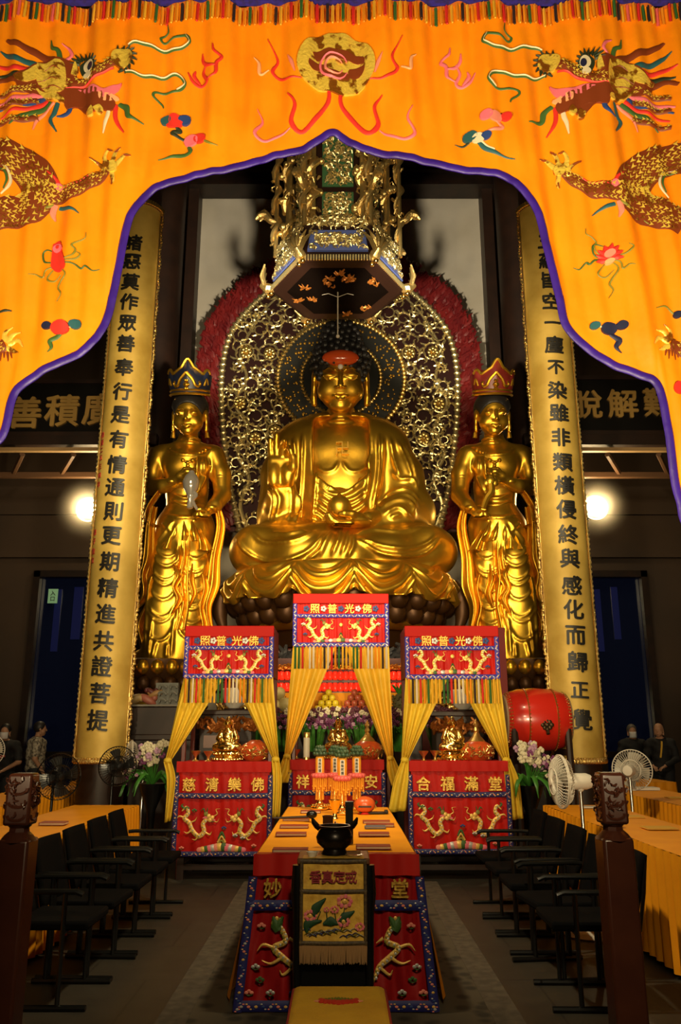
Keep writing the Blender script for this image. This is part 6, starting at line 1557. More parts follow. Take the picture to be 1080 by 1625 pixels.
# ------------------------------------------------------------------ long red-skirted table in the middle
TX0, TX1, TY0, TY1, TZ = PT(407, 1357, 5.05).x, PT(660, 1357, 5.05).x, 5.05, 8.0, .80
t = thing('long_table', 'long middle table with orange top cloth and red dragon skirt', 'table', ((TX0+TX1)/2, (TY0+TY1)/2, 0))
xc = (TX0+TX1)/2; wd = TX1-TX0
m = MB(); m.box((xc, (TY0+TY1)/2, TZ-.03), (wd-.02, TY1-TY0-.02, .04)); m.build('top', WOODD, t)
for sx in (TX0+.06, TX1-.06):
    for y in (TY0+.08, (TY0+TY1)/2, TY1-.08): m = MB(); m.box((sx, y, (TZ-.05)/2+.008), (.06, .06, TZ-.066)); m.build('leg', WOODD, t)
m = MB(); nx, ny = 40, 90; Xg, Yg = np.meshgrid(np.linspace(TX0, TX1, nx), np.linspace(TY0, TY1, ny))
m.grid(np.stack([Xg, Yg, TZ+.004*np.sin(Xg*9)*np.sin(Yg*5)*.6+.003*np.sin(Yg*2.1)], -1))
for sx, fl in ((TX0, False), (TX1, True)):    # side drop of the orange cloth
    ys = np.linspace(TY0, TY1, 120); zs_ = np.linspace(TZ, .03, 16); Yg, Zg = np.meshgrid(ys, zs_); s = -1 if sx == TX0 else 1; k = (TZ-Zg)/TZ
    m.grid(np.stack([sx+s*(.004+.15*k+.016*k*np.sin(Yg*17+np.sin(Yg*5))), Yg, Zg], -1), flip=fl)
m.build('top_cloth', ORAN, t, ang=180)
z0_ = .02; Yf = TY0-.02
def tx(u, k): return TX0+wd*u+(u-.5)*.15*k
m = MB(); us = np.linspace(0, 1, 90); ks = np.linspace(0, 1, 40); U, Kk = np.meshgrid(us, ks)
Xg = TX0-.005+(wd+.01)*U+(U-.5)*.15*Kk; G = np.stack([Xg, Yf-.05*Kk-.016*(.2+Kk)*np.sin(U*38+2*np.sin(Kk*4))-.010*np.sin(U*71+Kk*5), TZ+.003-(TZ-z0_)*Kk], -1)
m.grid(G); m.grid(np.stack([np.linspace(TX0, TX1, 60), np.full(60, Yf), np.full(60, TZ+.006)], -1)[None].repeat(2, 0)+np.array([[[0, .05, 0]], [[0, 0, 0]]])); fc = m.build('front_cloth', REDD, t, ang=180)
m = MB(); Kf = np.linspace(0, .14, 8); U, Kk = np.meshgrid(us, Kf); m.grid(np.stack([Xg[:8]*0+TX0-.012+(wd+.024)*U, Yf-.028-.02*Kk/.14-.008*np.sin(U*40), TZ+.008-(TZ)*Kk], -1)); m.build('top_flounce', REDT, t, ang=180)
def fp(u, k, lift=.035): return (tx(u, k), Yf-.05*k-lift, TZ-(TZ-z0_)*k)
m = MB(); brocade(m, [fp(u, .33) for u in np.linspace(0, 1, 12)], .055, 0, 0, [1, 2, 3, 4])
for u in (0, 1): brocade(m, [fp(u, k) for k in np.linspace(.14, 1, 8)], .05, 0, 0, [1, 2, 3, 4])
brocade(m, [fp(u, .965) for u in np.linspace(0, 1, 12)], .055, 0, 0, [1, 2, 3, 4])
m.build('brocade_trim', [mat('deep_blue_brocade', (.012, .014, .14), .6), SILV, mat('thread_rose', (0, 0, 0)), GTH, mat('thread_blue', (0, 0, 0))], fc)
for ch, u in (('妙', .125), ('堂', .875), ('莊', .66)):
    mb = MB(); p = fp(u, .215, .048); put_text(mb, ch, p, (1, 0, 0), UPZ, .105, .012, off=.02); mb.build('gilt_character', GILT, fc, ang=30)
m = MB()
for mir in (1, -1):
    P = lambda l: [fp(.5+mir*(a-.5), b_, .042) for a, b_ in l]
    m.ribbon(P([(.835, .44), (.80, .49), (.78, .56), (.84, .60), (.79, .66), (.73, .72), (.70, .80)]), [.012, .026, .030, .030, .032, .028, .014], (0, -1, 0), 0, 7, .005, .8)
    m.ribbon(P([(.86, .40), (.84, .45), (.82, .49)]), [.01, .06, .05], (0, -1, 0), 1, 5, .012, .8)
    m.ribbon(P([(.80, .40), (.82, .44), (.83, .48)]), [.01, .04, .03], (0, -1, 0), 1, 5, .013, .8)
    cv = crom(P([(.835, .44), (.80, .49), (.78, .56), (.84, .60), (.79, .66), (.73, .72), (.70, .80)]), 8)
    for i, p_ in enumerate(cv): m.ball((p_[0]+.007*((i % 3)-1), p_[1]-.005, p_[2]+.006*((i*2 % 3)-1)), .008, 4, (5, 0, 2)[i % 3], (1, .2, 1))
    hx_, _, hz_ = cv[0]
    for i in range(8): m.ball((hx_+.022*math.cos(i*.8), cv[0][1]-.004, hz_+.022*math.sin(i*.8)), .011, 5, (1, 5, 0)[i % 3], (1, .25, 1))
    for l in ([(.84, .60), (.90, .58), (.93, .62)], [(.79, .66), (.85, .70), (.90, .68)], [(.76, .54), (.72, .57)], [(.73, .72), (.78, .77), (.80, .74)]): m.ribbon(P(l), [.018, .014, .004], (0, -1, 0), 0, 4, .004, .8)
    for i, (a, b_) in enumerate(((.92, .46), (.68, .47), (.93, .72), (.90, .80), (.72, .88), (.95, .88), (.67, .64), (.84, .88))): q = fp(.5+mir*(a-.5), b_, .036); sprig(m, q[0], q[2], .020, q[1], i)
m.build('dragon_embroidery', CLM, fc)
# sutra booklets and small things on the table
BOOK = mat('red_book_cover', (.30, .045, .022), .6)
PAPER = mat('paper_edge', (.65, .52, .34), .8)
def book(px, py, label, w=.20, d=.14, h=.018, rz=0., cover=None, z=TZ+.006, name='sutra_booklet', grp='sutra booklets on the long table'):
    p = PZ(px, py, z+h); c = Vector((p.x, p.y, z)); t = thing(name, label, 'book', c, grp); Rz = Matrix.Rotation(rz, 4, 'Z')
    m = MB(); m.box(c+UPZ*h/2, (w-.008, d-.008, h-.006), rz=rz); m.build('pages', PAPER, t)
    m = MB(); m.box(c+UPZ*(h-.0015), (w, d, .003), rz=rz); m.box(c+UPZ*.0015, (w, d, .003), rz=rz); o = Matrix.Rotation(rz, 3, 'Z') @ Vector((-w/2, 0, 0)); m.box(c+o+UPZ*h/2, (.003, d, h), rz=rz); m.build('cover', cover or BOOK, t)
    return t
for px, py, lb, rz in ((470, 1298, 'red booklet under the wooden striker', .0), (467, 1309, 'red booklet below the one with the striker', .0), (462, 1321, 'red booklet third from the far end on the striker\'s side', .02), (461, 1346, 'red booklet nearest the white cup on the striker\'s side', .0),
    (597, 1302, 'red booklet behind the blue-grey booklet', .0), (603, 1307, 'red booklet peeking out beside the blue-grey booklet', -.06), (593, 1321, 'red booklet in the middle on the black tray\'s side', .0), (592, 1341, 'red booklet nearest the front on the black tray\'s side', .0), (493, 1286, 'red booklet at the far end beside the lotus lamps', .0)):
    book(px, py, lb, rz=rz, w=.17 if py < 1290 else .205, d=.10)
book(595, 1311, 'blue-grey patterned booklet between the red booklets', w=.15, d=.10, h=.012, cover=mat('grey_blue_cover', (.13, .13, .17), .6))
p = PZ(474, 1294, TZ+.05); t = thing('wooden_striker', 'dark wooden striker lying across the farthest red booklet', 'striker', (p.x, p.y-.01, TZ+.028))
m = MB(); m.tube([(p.x-.19, p.y-.06, TZ+.036), (p.x+.07, p.y-.02, TZ+.042)], [.008, .010], 8); m.build('handle', WOODD, t)
m = MB(); m.ball((p.x+.10, p.y-.015, TZ+.058), .034, 12, 0, (1.25, 1, .9)); m.build('head', BLACKM, t)
p = PZ(590, 1286, TZ+.03); t = thing('black_tray', 'black lacquer tray beside the orange wooden fish', 'tray', (p.x, p.y, TZ+.005)); m = MB(); m.box((p.x, p.y, TZ+.012), (.22, .10, .014)); m.box((p.x+.12, p.y, TZ+.020), (.03, .10, .024)); m.build('body', BLACKM, t, bevel=.004)
p = PZ(585, 1283, TZ+.06); t = thing('wooden_fish_drum', 'orange wooden fish drum at the far end of the long table', 'drum', (p.x-.03, p.y+.16, TZ+.005))
m = MB(); c = Vector((p.x-.03, p.y+.16, TZ+.075)); m.ball(c, .075, 16, 0, (1.2, .9, .92)); m.build('body', mat('orange_fish', (.62, .10, .02), .3, coat=.4), t); m = MB(); m.box(c+Vector((0, -.066, -.01)), (.11, .012, .012)); m.build('slot', INK, t); m = MB(); m.lathe([(.06, -.072), (.05, -.058), (.03, -.05)], c, 16); m.build('cushion_ring', REDT, t)
# lotus lamps
AMB = mat('amber_glass', (.75, .28, .02), .2, emit=(1, .36, .03), es=.10); LGD = mat('lotus_green', (.02, .05, .022), .3, coat=.3, noise=((.06, .09, .04), 40)); PKL = mat('pink_lotus', (.62, .10, .09), .35, emit=(1, .10, .06), es=.05)
def lotus_lamp(loc, label):
    t = thing('lotus_lamp', label, 'lamp', loc, 'lotus lamps on the long table'); c = Vector(loc)
    m = MB(); m.lathe([(.075, 0), (.08, .01), (.07, .03), (.035, .045), (.02, .07), (.018, .26), (.03, .28)], c, 20)
    for i in range(14): a = 2*pi*i/14; m.ball(c+Vector((.068*math.cos(a), .068*math.sin(a), .03)), .014, 5)
    m.build('base', GOLDB, t)
    m = MB()
    for i in range(22): 
        a = 2*pi*i/22; m.tube([c+Vector((.062*math.cos(a), .062*math.sin(a), .265)), c+Vector((.06*math.cos(a), .06*math.sin(a), .16+.02*(i % 3)))], .005, 5)
        m.ball(c+Vector((.06*math.cos(a), .06*math.sin(a), .155+.02*(i % 3))), .010, 5)
        if i % 2: m.tube([c+Vector((.03*math.cos(a), .03*math.sin(a), .25)), c+Vector((.034*math.cos(a), .034*math.sin(a), .08))], .006, 5)
    m.build('beaded_tassels', AMB, t)
    m = MB()
    for i in range(12): a = 2*pi*i/12; m.ball(c+Vector((.058*math.cos(a), .058*math.sin(a), .285)), .026, 6, 0, (1, 1, .8))
    m.lathe([(.03, .27), (.06, .275), (.045, .31), (0, .31)], c, 16); m.build('lotus_ring', PKL, t)
    m = MB(); m.lathe([(.034, .30), (.040, .31), (.040, .44), (.034, .45)], c, 20); m.build('lamp_column', AMB, t)
    m = MB(); m.box(c+Vector((0, -.042, .375)), (.036, .006, .125)); pl = m.build('name_strip', mat('strip_white', (.62, .55, .44), .6), t)
    m = MB(); put_text(m, '南無阿彌', c+Vector((0, -.046, .375)), (1, 0, 0), UPZ, .026, .002, off=.02, step=(0, 0, -.03)); m.build('lettering', INK, pl)
    m = MB(); m.ball(c+Vector((0, 0, .49)), .052, 12, 0, (1, 1, .85))
    for k in range(3):
        for i in range(9): a = 2*pi*(i+.5*k)/9; r_ = (.052, .045, .028)[k]; m.ball(c+Vector((r_*math.cos(a), r_*math.sin(a), (.475, .505, .53)[k])), .019, 5)
    m.tube([c+UPZ*.53, c+UPZ*.555], [.008, .003], 6); m.build('lotus_bud', LGD, t)
    return t
lp = PZ(507, 1285, TZ); proto = lotus_lamp((lp.x, lp.y, TZ+.006), 'lotus lamp nearest the white candle')
for px, py, lb in ((531, 1284, 'lotus lamp at the back, in front of the golden figure\'s lap'), (543, 1293, 'front lotus lamp beside the tall black box'), (566, 1285, 'lotus lamp nearest the orange wooden fish')):
    q = PZ(px, py, TZ); dup(proto, (q.x, q.y, TZ+.006), label=lb)
p = PZ(531, 1300, TZ); t = thing('amber_cup', 'clear amber cup with a gilt rim in front of the lotus lamps', 'cup', (p.x, p.y, TZ+.006)); m = MB(); m.lathe([(.03, 0), (.02, .01), (.015, .05), (.035, .09), (.05, .14), (.046, .14), (.03, .09), (0, .06)], (p.x, p.y, TZ+.006), 18); m.build('body', GOLDB, t)
# incense stand with its embroidered cloth, burner and dishes
SX, SY0, SY1, SZ = PT(529, 1355, 4.66).x, 4.64, 4.94, .835; sw = .385
t = thing('incense_stand', 'narrow black incense stand with a yellow embroidered cloth in front of the long table', 'stand', (SX, (SY0+SY1)/2, 0))
m = MB(); m.box((SX, (SY0+SY1)/2, SZ-.015), (sw, SY1-SY0, .03)); m.build('top', mat('worn_top', (.16, .06, .02), .4), t, bevel=.006)
m = MB(); m.box((SX, (SY0+SY1)/2+.01, SZ-.10), (sw-.01, SY1-SY0-.03, .14)); m.box((SX, (SY0+SY1)/2+.02, .32), (sw-.03, SY1-SY0-.06, .64)); m.box((SX, (SY0+SY1)/2, .03), (sw+.02, SY1-SY0, .06)); m.build('body', BLACKM, t, bevel=.012)
for sx in (-1, 1):
    m = MB(); m.lathe([(.03, 0), (.035, .05), (.02, .12), (.025, .55), (.038, .66), (.03, .80)], (SX+sx*(sw/2-.005), SY0+.03, .0), 14); m.build('corner_post', BLACKM, t)
YCL = mat('gold_brocade', (.82, .50, .07), .5, noise=((.62, .33, .04), 26), bump=.2, bscale=40)
yc = SY0-.022; cw = .325; zt1, zt2, zt3 = SZ-.005, SZ-.155, SZ-.41
m = MB(); cloth_panel(m, SX-cw/2, SX+cw/2, zt3, zt1, yc, fold=.003, n=(40, 40)); m.grid(np.array([[(x, y, SZ+.003) for x in (SX-cw/2, SX+cw/2)] for y in (SY0+.1, yc)])); ic = m.build('cloth', YCL, t, ang=180)
m = MB(); bm = mat('dark_braid', (.05, .03, .015), .6, noise=((.14, .09, .03), 60))
for z in (zt1-.004, zt2, zt3+.01): m.ribbon([(SX-cw/2-.012, yc-.006, z), (SX, yc-.006, z-.003), (SX+cw/2+.012, yc-.006, z)], .022, (0, -1, 0), 0, 4, .006, .8)
for s in (-1, 1): m.ribbon([(SX+s*(cw/2+.004), yc-.006, zt1), (SX+s*(cw/2+.004), yc-.006, zt3)], .018, (0, -1, 0), 0, 4, .006, .8)
m.build('braid', bm, ic)
for i, ch in enumerate('香真定戒'):
    m = MB(); put_text(m, ch, (SX+(i-1.5)*.062, yc-.010, (zt1+zt2)/2-.005), (1, 0, 0), UPZ, .066, .003, off=.018); m.build('character', mat('thread_crimson', (.30, .02, .03), .6), ic, ang=30)
m = MB(); ym = yc-.010
def L(x, y): return (SX-cw/2+cw*x, ym, zt2-.02+(zt3+.03-zt2+.02)*y)
for a, b_, c_, d_ in (((.20, .50), (.22, .30), (.38, .06), 1), ((.58, .60), (.68, .50), (.84, .36), 1), ((.08, .86), (.10, .66), (.32, .58), 1), ((.34, .66), (.46, .60), (.58, .66), 1)): m.ribbon([L(*a), L(*b_), L(*c_)], [.012, .050, .006], (0, -1, 0), d_, 6, .005, .8)
for l in ([(.24, .56), (.30, .36)], [(.40, .58), (.39, .34)], [(.54, .56), (.52, .36)], [(.64, .56), (.68, .30), (.70, .16)], [(.66, .66), (.62, .80)]): m.ribbon([L(*q) for q in l], .005, (0, -1, 0), 1, 4, .004, .8)
for cx_, cy_, r_ in ((.68, .13, .032), (.13, .46, .026), (.52, .32, .018), (.66, .60, .026), (.92, .72, .020), (.39, .32, .012)):
    for i in range(9): a = i*2*pi/9; q = Vector(L(cx_, cy_)); m.ball(q+Vector((r_*1.0*math.cos(a), -.003, r_*.75*math.sin(a))), r_*.34, 5, 4 if i % 2 else 6, (1, .15, 1))
    m.ball(Vector(L(cx_, cy_))+Vector((0, -.005, 0)), r_*.4, 5, 0, (1, .3, 1))
for i in range(26): q = L(.08+.88*((i*.37) % 1), .80+.17*((i*.61) % 1)); m.ribbon([(q[0]-.02, ym, q[2]), (q[0], ym, q[2]+.010), (q[0]+.02, ym, q[2])], .004, (0, -1, 0), (3, 5, 2)[i % 3], 4, .004, .8)
CL2 = list(CLM); CL2[1] = mat('leaf_thread', (.012, .06, .018), .6); m.build('lotus_embroidery', CL2, ic)
m = MB(); R3 = np.random.RandomState(4)
for i in range(120): x = SX-cw/2-.012+(cw+.024)*(i+.5)/120; m.tube([(x, yc-.004, zt3+.004), (x+R3.uniform(-.003, .003), yc-.008-R3.rand()*.008, zt3-.078-R3.rand()*.012)], [.0022, .0016], 4)
m.build('fringe', mat('buff_fringe', (.42, .24, .10), .8), ic, kind='stuff')
bc = PZ(530, 1350, SZ); bc = Vector((SX+.005, SY0+.13, SZ+.002)); t = thing('incense_burner', 'round black incense burner on the narrow stand', 'burner', bc)
m = MB(); m.lathe([(.05, 0), (.075, .005), (.065, .02), (.060, .03), (.095, .06), (.102, .09), (.088, .12), (.078, .132), (.09, .142), (.092, .15), (.08, .15), (.07, .13), (0, .12)], bc, 36); m.build('bowl', mat('black_bronze', (.014, .009, .007), .3, .5), t)
for s in (-1, 1):
    m = MB(); m.tube([bc+Vector((s*.082, 0, .13)), bc+Vector((s*.098, 0, .145)), bc+Vector((s*.115, 0, .165)), bc+Vector((s*.125, 0, .19))], [.013, .016, .014, .005], 8); m.build('ear_handle', mat('black_bronze', (.014, .009, .007), .3, .5), t)
def cup(px, zb_, label, r, h, y):
    c = Vector((PT(px, 1350, y).x, y, zb_)); t = thing('white_dish', label, 'dish', c); m = MB(); m.lathe([(r*.6, 0), (r*.65, .004), (r, h), (r*.95, h), (r*.6, .008), (0, .008)], c, 24); m.build('body', PORC, t); return c
cup(495, SZ+.001, 'small white cup beside the incense burner', .032, .026, SY0+.05); c = cup(562, SZ+.001, 'flat white dish holding incense sticks', .046, .012, SY0+.06)
t = thing('incense_block', 'brown bundle of incense wood lying on the white dish', 'incense', c+Vector((0, 0, .014))); m = MB(); 
for i in range(3): m.box(c+Vector((-.005, -.02+i*.018, .020)), (.075, .014, .012))
m.build('sticks', mat('incense_brown', (.20, .09, .03), .8), t)
c = Vector(PZ(519, 1330, TZ)); c = Vector((PT(520, 1320, 5.35).x, 5.35, TZ+.006)); t = thing('stick_holder', 'brown bamboo stick holder behind the incense burner', 'holder', c); m = MB(); m.lathe([(.033, 0), (.034, .01), (.032, .16), (.036, .175), (.028, .175), (.026, .02), (0, .02)], c, 20); m.build('body', mat('brown_bamboo', (.07, .025, .010), .35), t)
m = MB()
for i in range(3): m.box(c+Vector((.045+.012*i, 0, .07)), (.010, .05, .14-.02*i))
m.build('bamboo_slips', mat('brown_bamboo', (.07, .025, .010), .35), t)
c = Vector((PT(554, 1318, 5.45).x, 5.45, TZ+.006)); t = thing('black_box', 'tall black square box standing behind the incense burner', 'box', c); m = MB(); m.box(c+UPZ*.11, (.048, .048, .22)); m.build('body', BLACKM, t, bevel=.003); m = MB(); m.box(c+UPZ*.235, (.054, .054, .03)); m.build('lid', BLACKM, t, bevel=.003)
# kneeling cushion
q = PZ(538, 1564, .36); kx, kw, kd = q.x, .43, .62; ky = q.y-kd/2+.02; t = thing('kneeling_cushion', 'yellow kneeling cushion with a red lotus emblem in front of the incense stand', 'cushion', (kx, ky, 0))
m = MB(); m.box((kx, ky, .28), (kw, kd, .16)); ob = m.build('pad', mat('cushion_yellow', (.70, .42, .03), .75, noise=((.60, .34, .025), 7), bump=.2, bscale=60), t); ob.modifiers.new('bevel', 'BEVEL').width = .035; ob.modifiers['bevel'].segments = 4
m = MB(); a, b_, z = kw/2-.005, kd/2-.005, .345; m.tube([(kx-a+.02, ky-b_, z), (kx-a, ky-b_+.03, z), (kx-a, ky+b_-.03, z), (kx-a+.02, ky+b_, z), (kx+a-.02, ky+b_, z), (kx+a, ky+b_-.03, z), (kx+a, ky-b_+.03, z), (kx+a-.02, ky-b_, z)], .006, 6); m.build('piping', mat('thread_crimson', (.30, .02, .03), .6), t)
m = MB(); ex_, ey_ = PZ(537, 1588, .362).x, PZ(537, 1588, .362).y
for i in range(9): u = i-4; m.ball((ex_+u*.019, ey_-.022+abs(u)*.006, .362), .020, 7, 0, (.75, 1.7, .22))
for i in range(9): u = i-4; m.ball((ex_+u*.014, ey_+.026-abs(u)*.004, .363), .011, 6, 1, (.7, 2.0, .3))
for s in (-1, 1): m.ball((ex_+s*.082, ey_-.005, .362), .02, 6, 2, (1.3, .5, .2))
m.build('lotus_emblem', [mat('emblem_red', (.55, .03, .015), .6), mat('emblem_green', (.16, .18, .02), .6), mat('emblem_pink', (.70, .28, .16), .6)], t)
m = MB()
for sx in (-1, 1):
    for sy in (-1, 1): m.box((kx+sx*(kw/2-.05), ky+sy*(kd/2-.06), .10), (.05, .05, .20))
m.box((kx, ky, .195), (kw-.04, kd-.04, .02)); m.build('base', WOODD, t)

# ------------------------------------------------------------------ side rows: cloth-covered tables, chairs, fans
def row_table(x0, x1, y0, y1, label, h=.74, skirt_in=True):
    t = thing('cloth_table', label, 'table', ((x0+x1)/2, (y0+y1)/2, 0))
    m = MB(); m.box(((x0+x1)/2, (y0+y1)/2, h-.02), (x1-x0-.01, y1-y0-.01, .03)); m.build('top', WOODD, t)
    for x in (x0+.05, x1-.05):
        for y in (y0+.06, y1-.06): m = MB(); m.box((x, y, (h-.04)/2), (.04, .04, h-.04)); m.build('leg', BLACKM, t)
    m = MB(); X, Y_ = np.meshgrid(np.linspace(x0-.01, x1+.01, 14), np.linspace(y0-.01, y1+.01, 60)); m.grid(np.stack([X, Y_, h+.003+.003*np.sin(Y_*4)*np.sin(X*7)], -1)); m.build('top_cloth', ORAN, t, ang=180)
    m = MB(); R4 = np.random.RandomState(int(abs(x0)*100)); per = [(x0-.01, y0-.01), (x1+.01, y0-.01), (x1+.01, y1+.01), (x0-.01, y1+.01), (x0-.01, y0-.01)]
    for a, b_ in zip(per[:-1], per[1:]):
        L_ = math.hypot(b_[0]-a[0], b_[1]-a[1]); n = max(10, int(L_/.018)); d = ((b_[0]-a[0])/L_, (b_[1]-a[1])/L_); nr_ = (d[1], -d[0]); s = np.linspace(0, L_, n); ph = np.cumsum(R4.uniform(.5, 1.5, n))*.95
        G = []
        for k in np.linspace(0, 1, 7):
            off = .006+.012*k+(.010+.010*k)*np.sin(ph)+.02*k*np.sin(s*3+k); drop = h+.003-(h-.03)*k-.012*k*np.sin(s*4); G.append(np.stack([a[0]+d[0]*s+nr_[0]*off, a[1]+d[1]*s+nr_[1]*off, drop], 1))
        m.grid(np.array(G))
    m.build('skirt', ORAN, t, ang=180); return t
row_table(-2.72, -2.08, 4.3, 8.82, 'orange cloth table carrying a lone red booklet, behind black chairs')
row_table(2.10, 2.74, 4.2, 8.82, 'orange cloth table with long pleated skirt behind the black chairs, white fan standing beside it')
row_table(-4.12, -3.44, 6.4, 11.8, 'orange cloth table in the second row beyond the dark pedestal fan')
row_table(-5.9, -5.1, 7.5, 12.6, 'orange cloth table in the third row, in front of the person in the black shirt')
row_table(-4.0, -3.55, 12.7, 13.7, 'small orange cloth table standing behind the second row near the couplet column')
row_table(3.47, 4.12, 7.2, 11.5, 'orange cloth table in the second row with the open white book')
row_table(4.25, 4.9, 12.55, 13.35, 'orange cloth table in front of the two people in black')
row_table(5.35, 6.0, 8.5, 12.6, 'orange cloth table in the third row beyond the open white book')
book(86, 1304, 'red booklet lying alone on the orange table of the near side row', w=.20, d=.14, h=.02, z=.75, grp='booklets on the side tables')
def sheet(x, y, lb, w, d, cover, h=.008, rz=0.):
    t = thing('paper_booklet', lb, 'book', (x, y, .748), 'booklets on the side tables'); m = MB(); m.box((x, y, .748+h/2), (w, d, h), rz=rz); m.build('pages', cover, t)
    m = MB(); m.box((x, y, .748+h+.001), (w*.98, d*.98, .002), rz=rz); m.build('cover', cover, t)
WP = mat('white_paper', (.62, .58, .50), .8); YP = mat('buff_paper', (.72, .40, .05), .8)
for px, py, lb, w, d, c_, h in ((938, 1281, 'white booklet on the near orange table behind the white fan', .20, .16, WP, .008), (998, 1296, 'buff booklet on the near orange table behind the carved post', .22, .18, YP, .006), (1045, 1314, 'buff booklet nearest the front on the near orange table', .24, .20, YP, .006), (1023, 1253, 'thick white open book with a red edge on the second-row table', .30, .22, WP, .03), (1072, 1266, 'buff booklet at the near end of the second-row table', .2, .16, YP, .006)):
    q = PZ(px, py, .75); sheet(q.x, q.y, lb, w, d, c_, h)
p = PZ(1004, 1232, .75); t = thing('water_bottle', 'small clear bottle on the table in front of the two people in black', 'bottle', (4.40, 12.7, .748)); m = MB(); m.lathe([(.03, 0), (.034, .01), (.034, .13), (.014, .17), (.014, .2), (0, .2)], (4.40, 12.7, .748), 14); m.build('body', mat('clear_plastic', (.8, .8, .75), .1, trans=.8), t); m = MB(); m.lathe([(.016, .19), (.016, .21), (0, .21)], (4.40, 12.7, .748), 12); m.build('cap', WHITEP, t)
# black conference chairs, facing the aisle
def chair():
    t = thing('black_chair', 'black armchair', 'chair', (0, 0, 0), 'black chairs along the aisle'); o = (0, 0, 0)   # faces +x
    m = MB(); G = []
    for z in np.linspace(.40, .80, 9):
        k = (z-.40)/.40; w_ = .215-.02*max(0, k-.8)*5*.3; G.append([(-.02-.10*k-.02*math.cos(y/.22*1.3), y, z) for y in np.linspace(-w_, w_, 9)])
    m.grid(np.array(G)); m.build('backrest', BLACKF, t, ang=180, solid=.03)
    m = MB(); m.box((.22, 0, .42), (.42, .44, .05)); ob = m.build('seat', BLACKF, t, bevel=.015)
    for s in (-1, 1):
        m = MB(); m.tube([(-.06, s*.245, .60), (.0, s*.25, .605), (.36, s*.25, .605), (.40, s*.25, .59)], .016, 8); m.build('armrest', BLACKM, t)
        m = MB(); m.tube([(.06, s*.25, .60), (.06, s*.25, .03)], .014, 8); m.build('leg', BLACKM, t)
        m = MB(); m.tube([(.30, s*.25, .60), (.30, s*.25, .03)], .014, 8); m.build('leg', BLACKM, t)
        m = MB(); m.tube([(-.02, s*.25, .016), (.46, s*.25, .016)], .016, 8); m.build('foot_bar', BLACKM, t)
        m = MB(); m.tube([(-.06, s*.22, .40), (-.10, s*.22, .60), (-.13, s*.20, .78)], .012, 6); m.build('back_frame', BLACKM, t)
    m = MB(); m.tube([(.06, -.25, .39), (.06, .25, .39)], .012, 6); m.tube([(.30, -.25, .39), (.30, .25, .39)], .012, 6); m.build('stretcher', BLACKM, t)
    return t
ch0 = chair(); R5 = np.random.RandomState(2)
nth = ('nearest', 'second', 'third', 'fourth', 'fifth')
yl = (5.27, 5.84, 6.42, 7.02, 7.62)
for i, y in enumerate(yl):
    lb = 'black armchair along the table with the lone red booklet, %s from the camera' % nth[i]
    if i == 0: ch0.location = (-1.86, y, 0); ch0['label'] = lb
    else: dup(ch0, (-1.86+.02*R5.rand(), y, 0), R5.uniform(-.05, .05), lb)
yr = (5.24, 5.80, 6.42, 7.02, 7.62)
for i, y in enumerate(yr):
    dup(ch0, (1.62+.02*R5.rand(), y, 0), pi+R5.uniform(-.04, .04)+(.12 if i == 1 else 0), 'black armchair beside the pleated orange table and white fan, %s from the camera' % nth[i])
dup(ch0, (-4.88, 9.2, 0), 0, 'black armchair at the third-row table in front of the person in the black shirt', 'black chairs in the back rows')
dup(ch0, (5.14, 9.6, 0), pi, 'black armchair between the second-row and third-row tables, beyond the open white book', 'black chairs in the back rows')
# pedestal fans
def fan(loc, zc, r, aim, label, mm, dark=False, bend=0.):
    """aim: direction (x, y) the fan blows"""
    x, y = loc; t = thing('pedestal_fan', label, 'fan', (x, y, 0)); d = Vector((aim[0], aim[1], 0)).normalized(); s = Vector((-d.y, d.x, 0)); c = Vector((x, y, zc))+d*.13
    post = BLACKM if dark else STEEL
    m = MB(); m.lathe([(.19, 0), (.20, .01), (.18, .03), (.04, .05), (.03, .07)], (x, y, 0), 28); m.build('base', mm, t)
    m = MB(); m.tube([Vector((x, y, .05)), Vector((x, y, zc*.6)), Vector((x, y, zc*.62)), Vector((x, y, zc-.06))], [.022, .022, .016, .016], 10); m.build('pole', post, t)
    m = MB(); M = Matrix((s, UPZ.cross(s)*0+UPZ, d)).transposed()
    m.lathe([(.02, -.16), (.05, -.155), (.062, -.12), (.062, -.02), (.05, .03), (.03, .05)], c-d*.06, 20, 0, M); m.ball(Vector((x, y, zc-.05)), .03, 8); m.build('motor', mm, t)
    m = MB()
    for i in range(4):
        a0 = i*pi/2; G = []
        for k in np.linspace(.12, .88, 8):
            row = []
            for q in np.linspace(-.42, .42, 6): a = a0+q*(1.0-.1*k)+.3*k; row.append(c+d*(.03+.05*q)+(s*math.cos(a)+UPZ*math.sin(a))*r*k)
            G.append([tuple(p) for p in row])
        m.grid(np.array(G))
    m.lathe([(0, .06), (.035, .05), (.04, .02), (.04, .0)], c+d*.02, 16, 0, M); m.build('blades', mat('fan_blade_dark', (.02, .02, .02), .3) if dark else mat('fan_blade', (.42, .40, .34), .3), t)
    m = MB()
    def ring(rr, off): m.tube([c+d*off+(s*math.cos(a)+UPZ*math.sin(a))*rr for a in np.linspace(0, 2*pi, 41)], .005, 5)
    ring(r, .03); ring(r, .018); ring(r*.5, .085); ring(r*.5, -.05)
    for i in range(44):
        a = 2*pi*i/44; e = s*math.cos(a)+UPZ*math.sin(a); m.tube([c+d*.10+e*r*.12, c+d*.085+e*r*.5, c+d*.065+e*r*.85, c+d*.024+e*r, c-d*.03+e*r*.8, c-d*.06+e*r*.2], .0022, 4)
    m.lathe([(0, .115), (r*.14, .11), (r*.14, .10)], c, 20, 0, M); m.build('grille', mm if not dark else BLACKM, t); return t
DKP = mat('dark_plastic', (.015, .013, .012), .35)
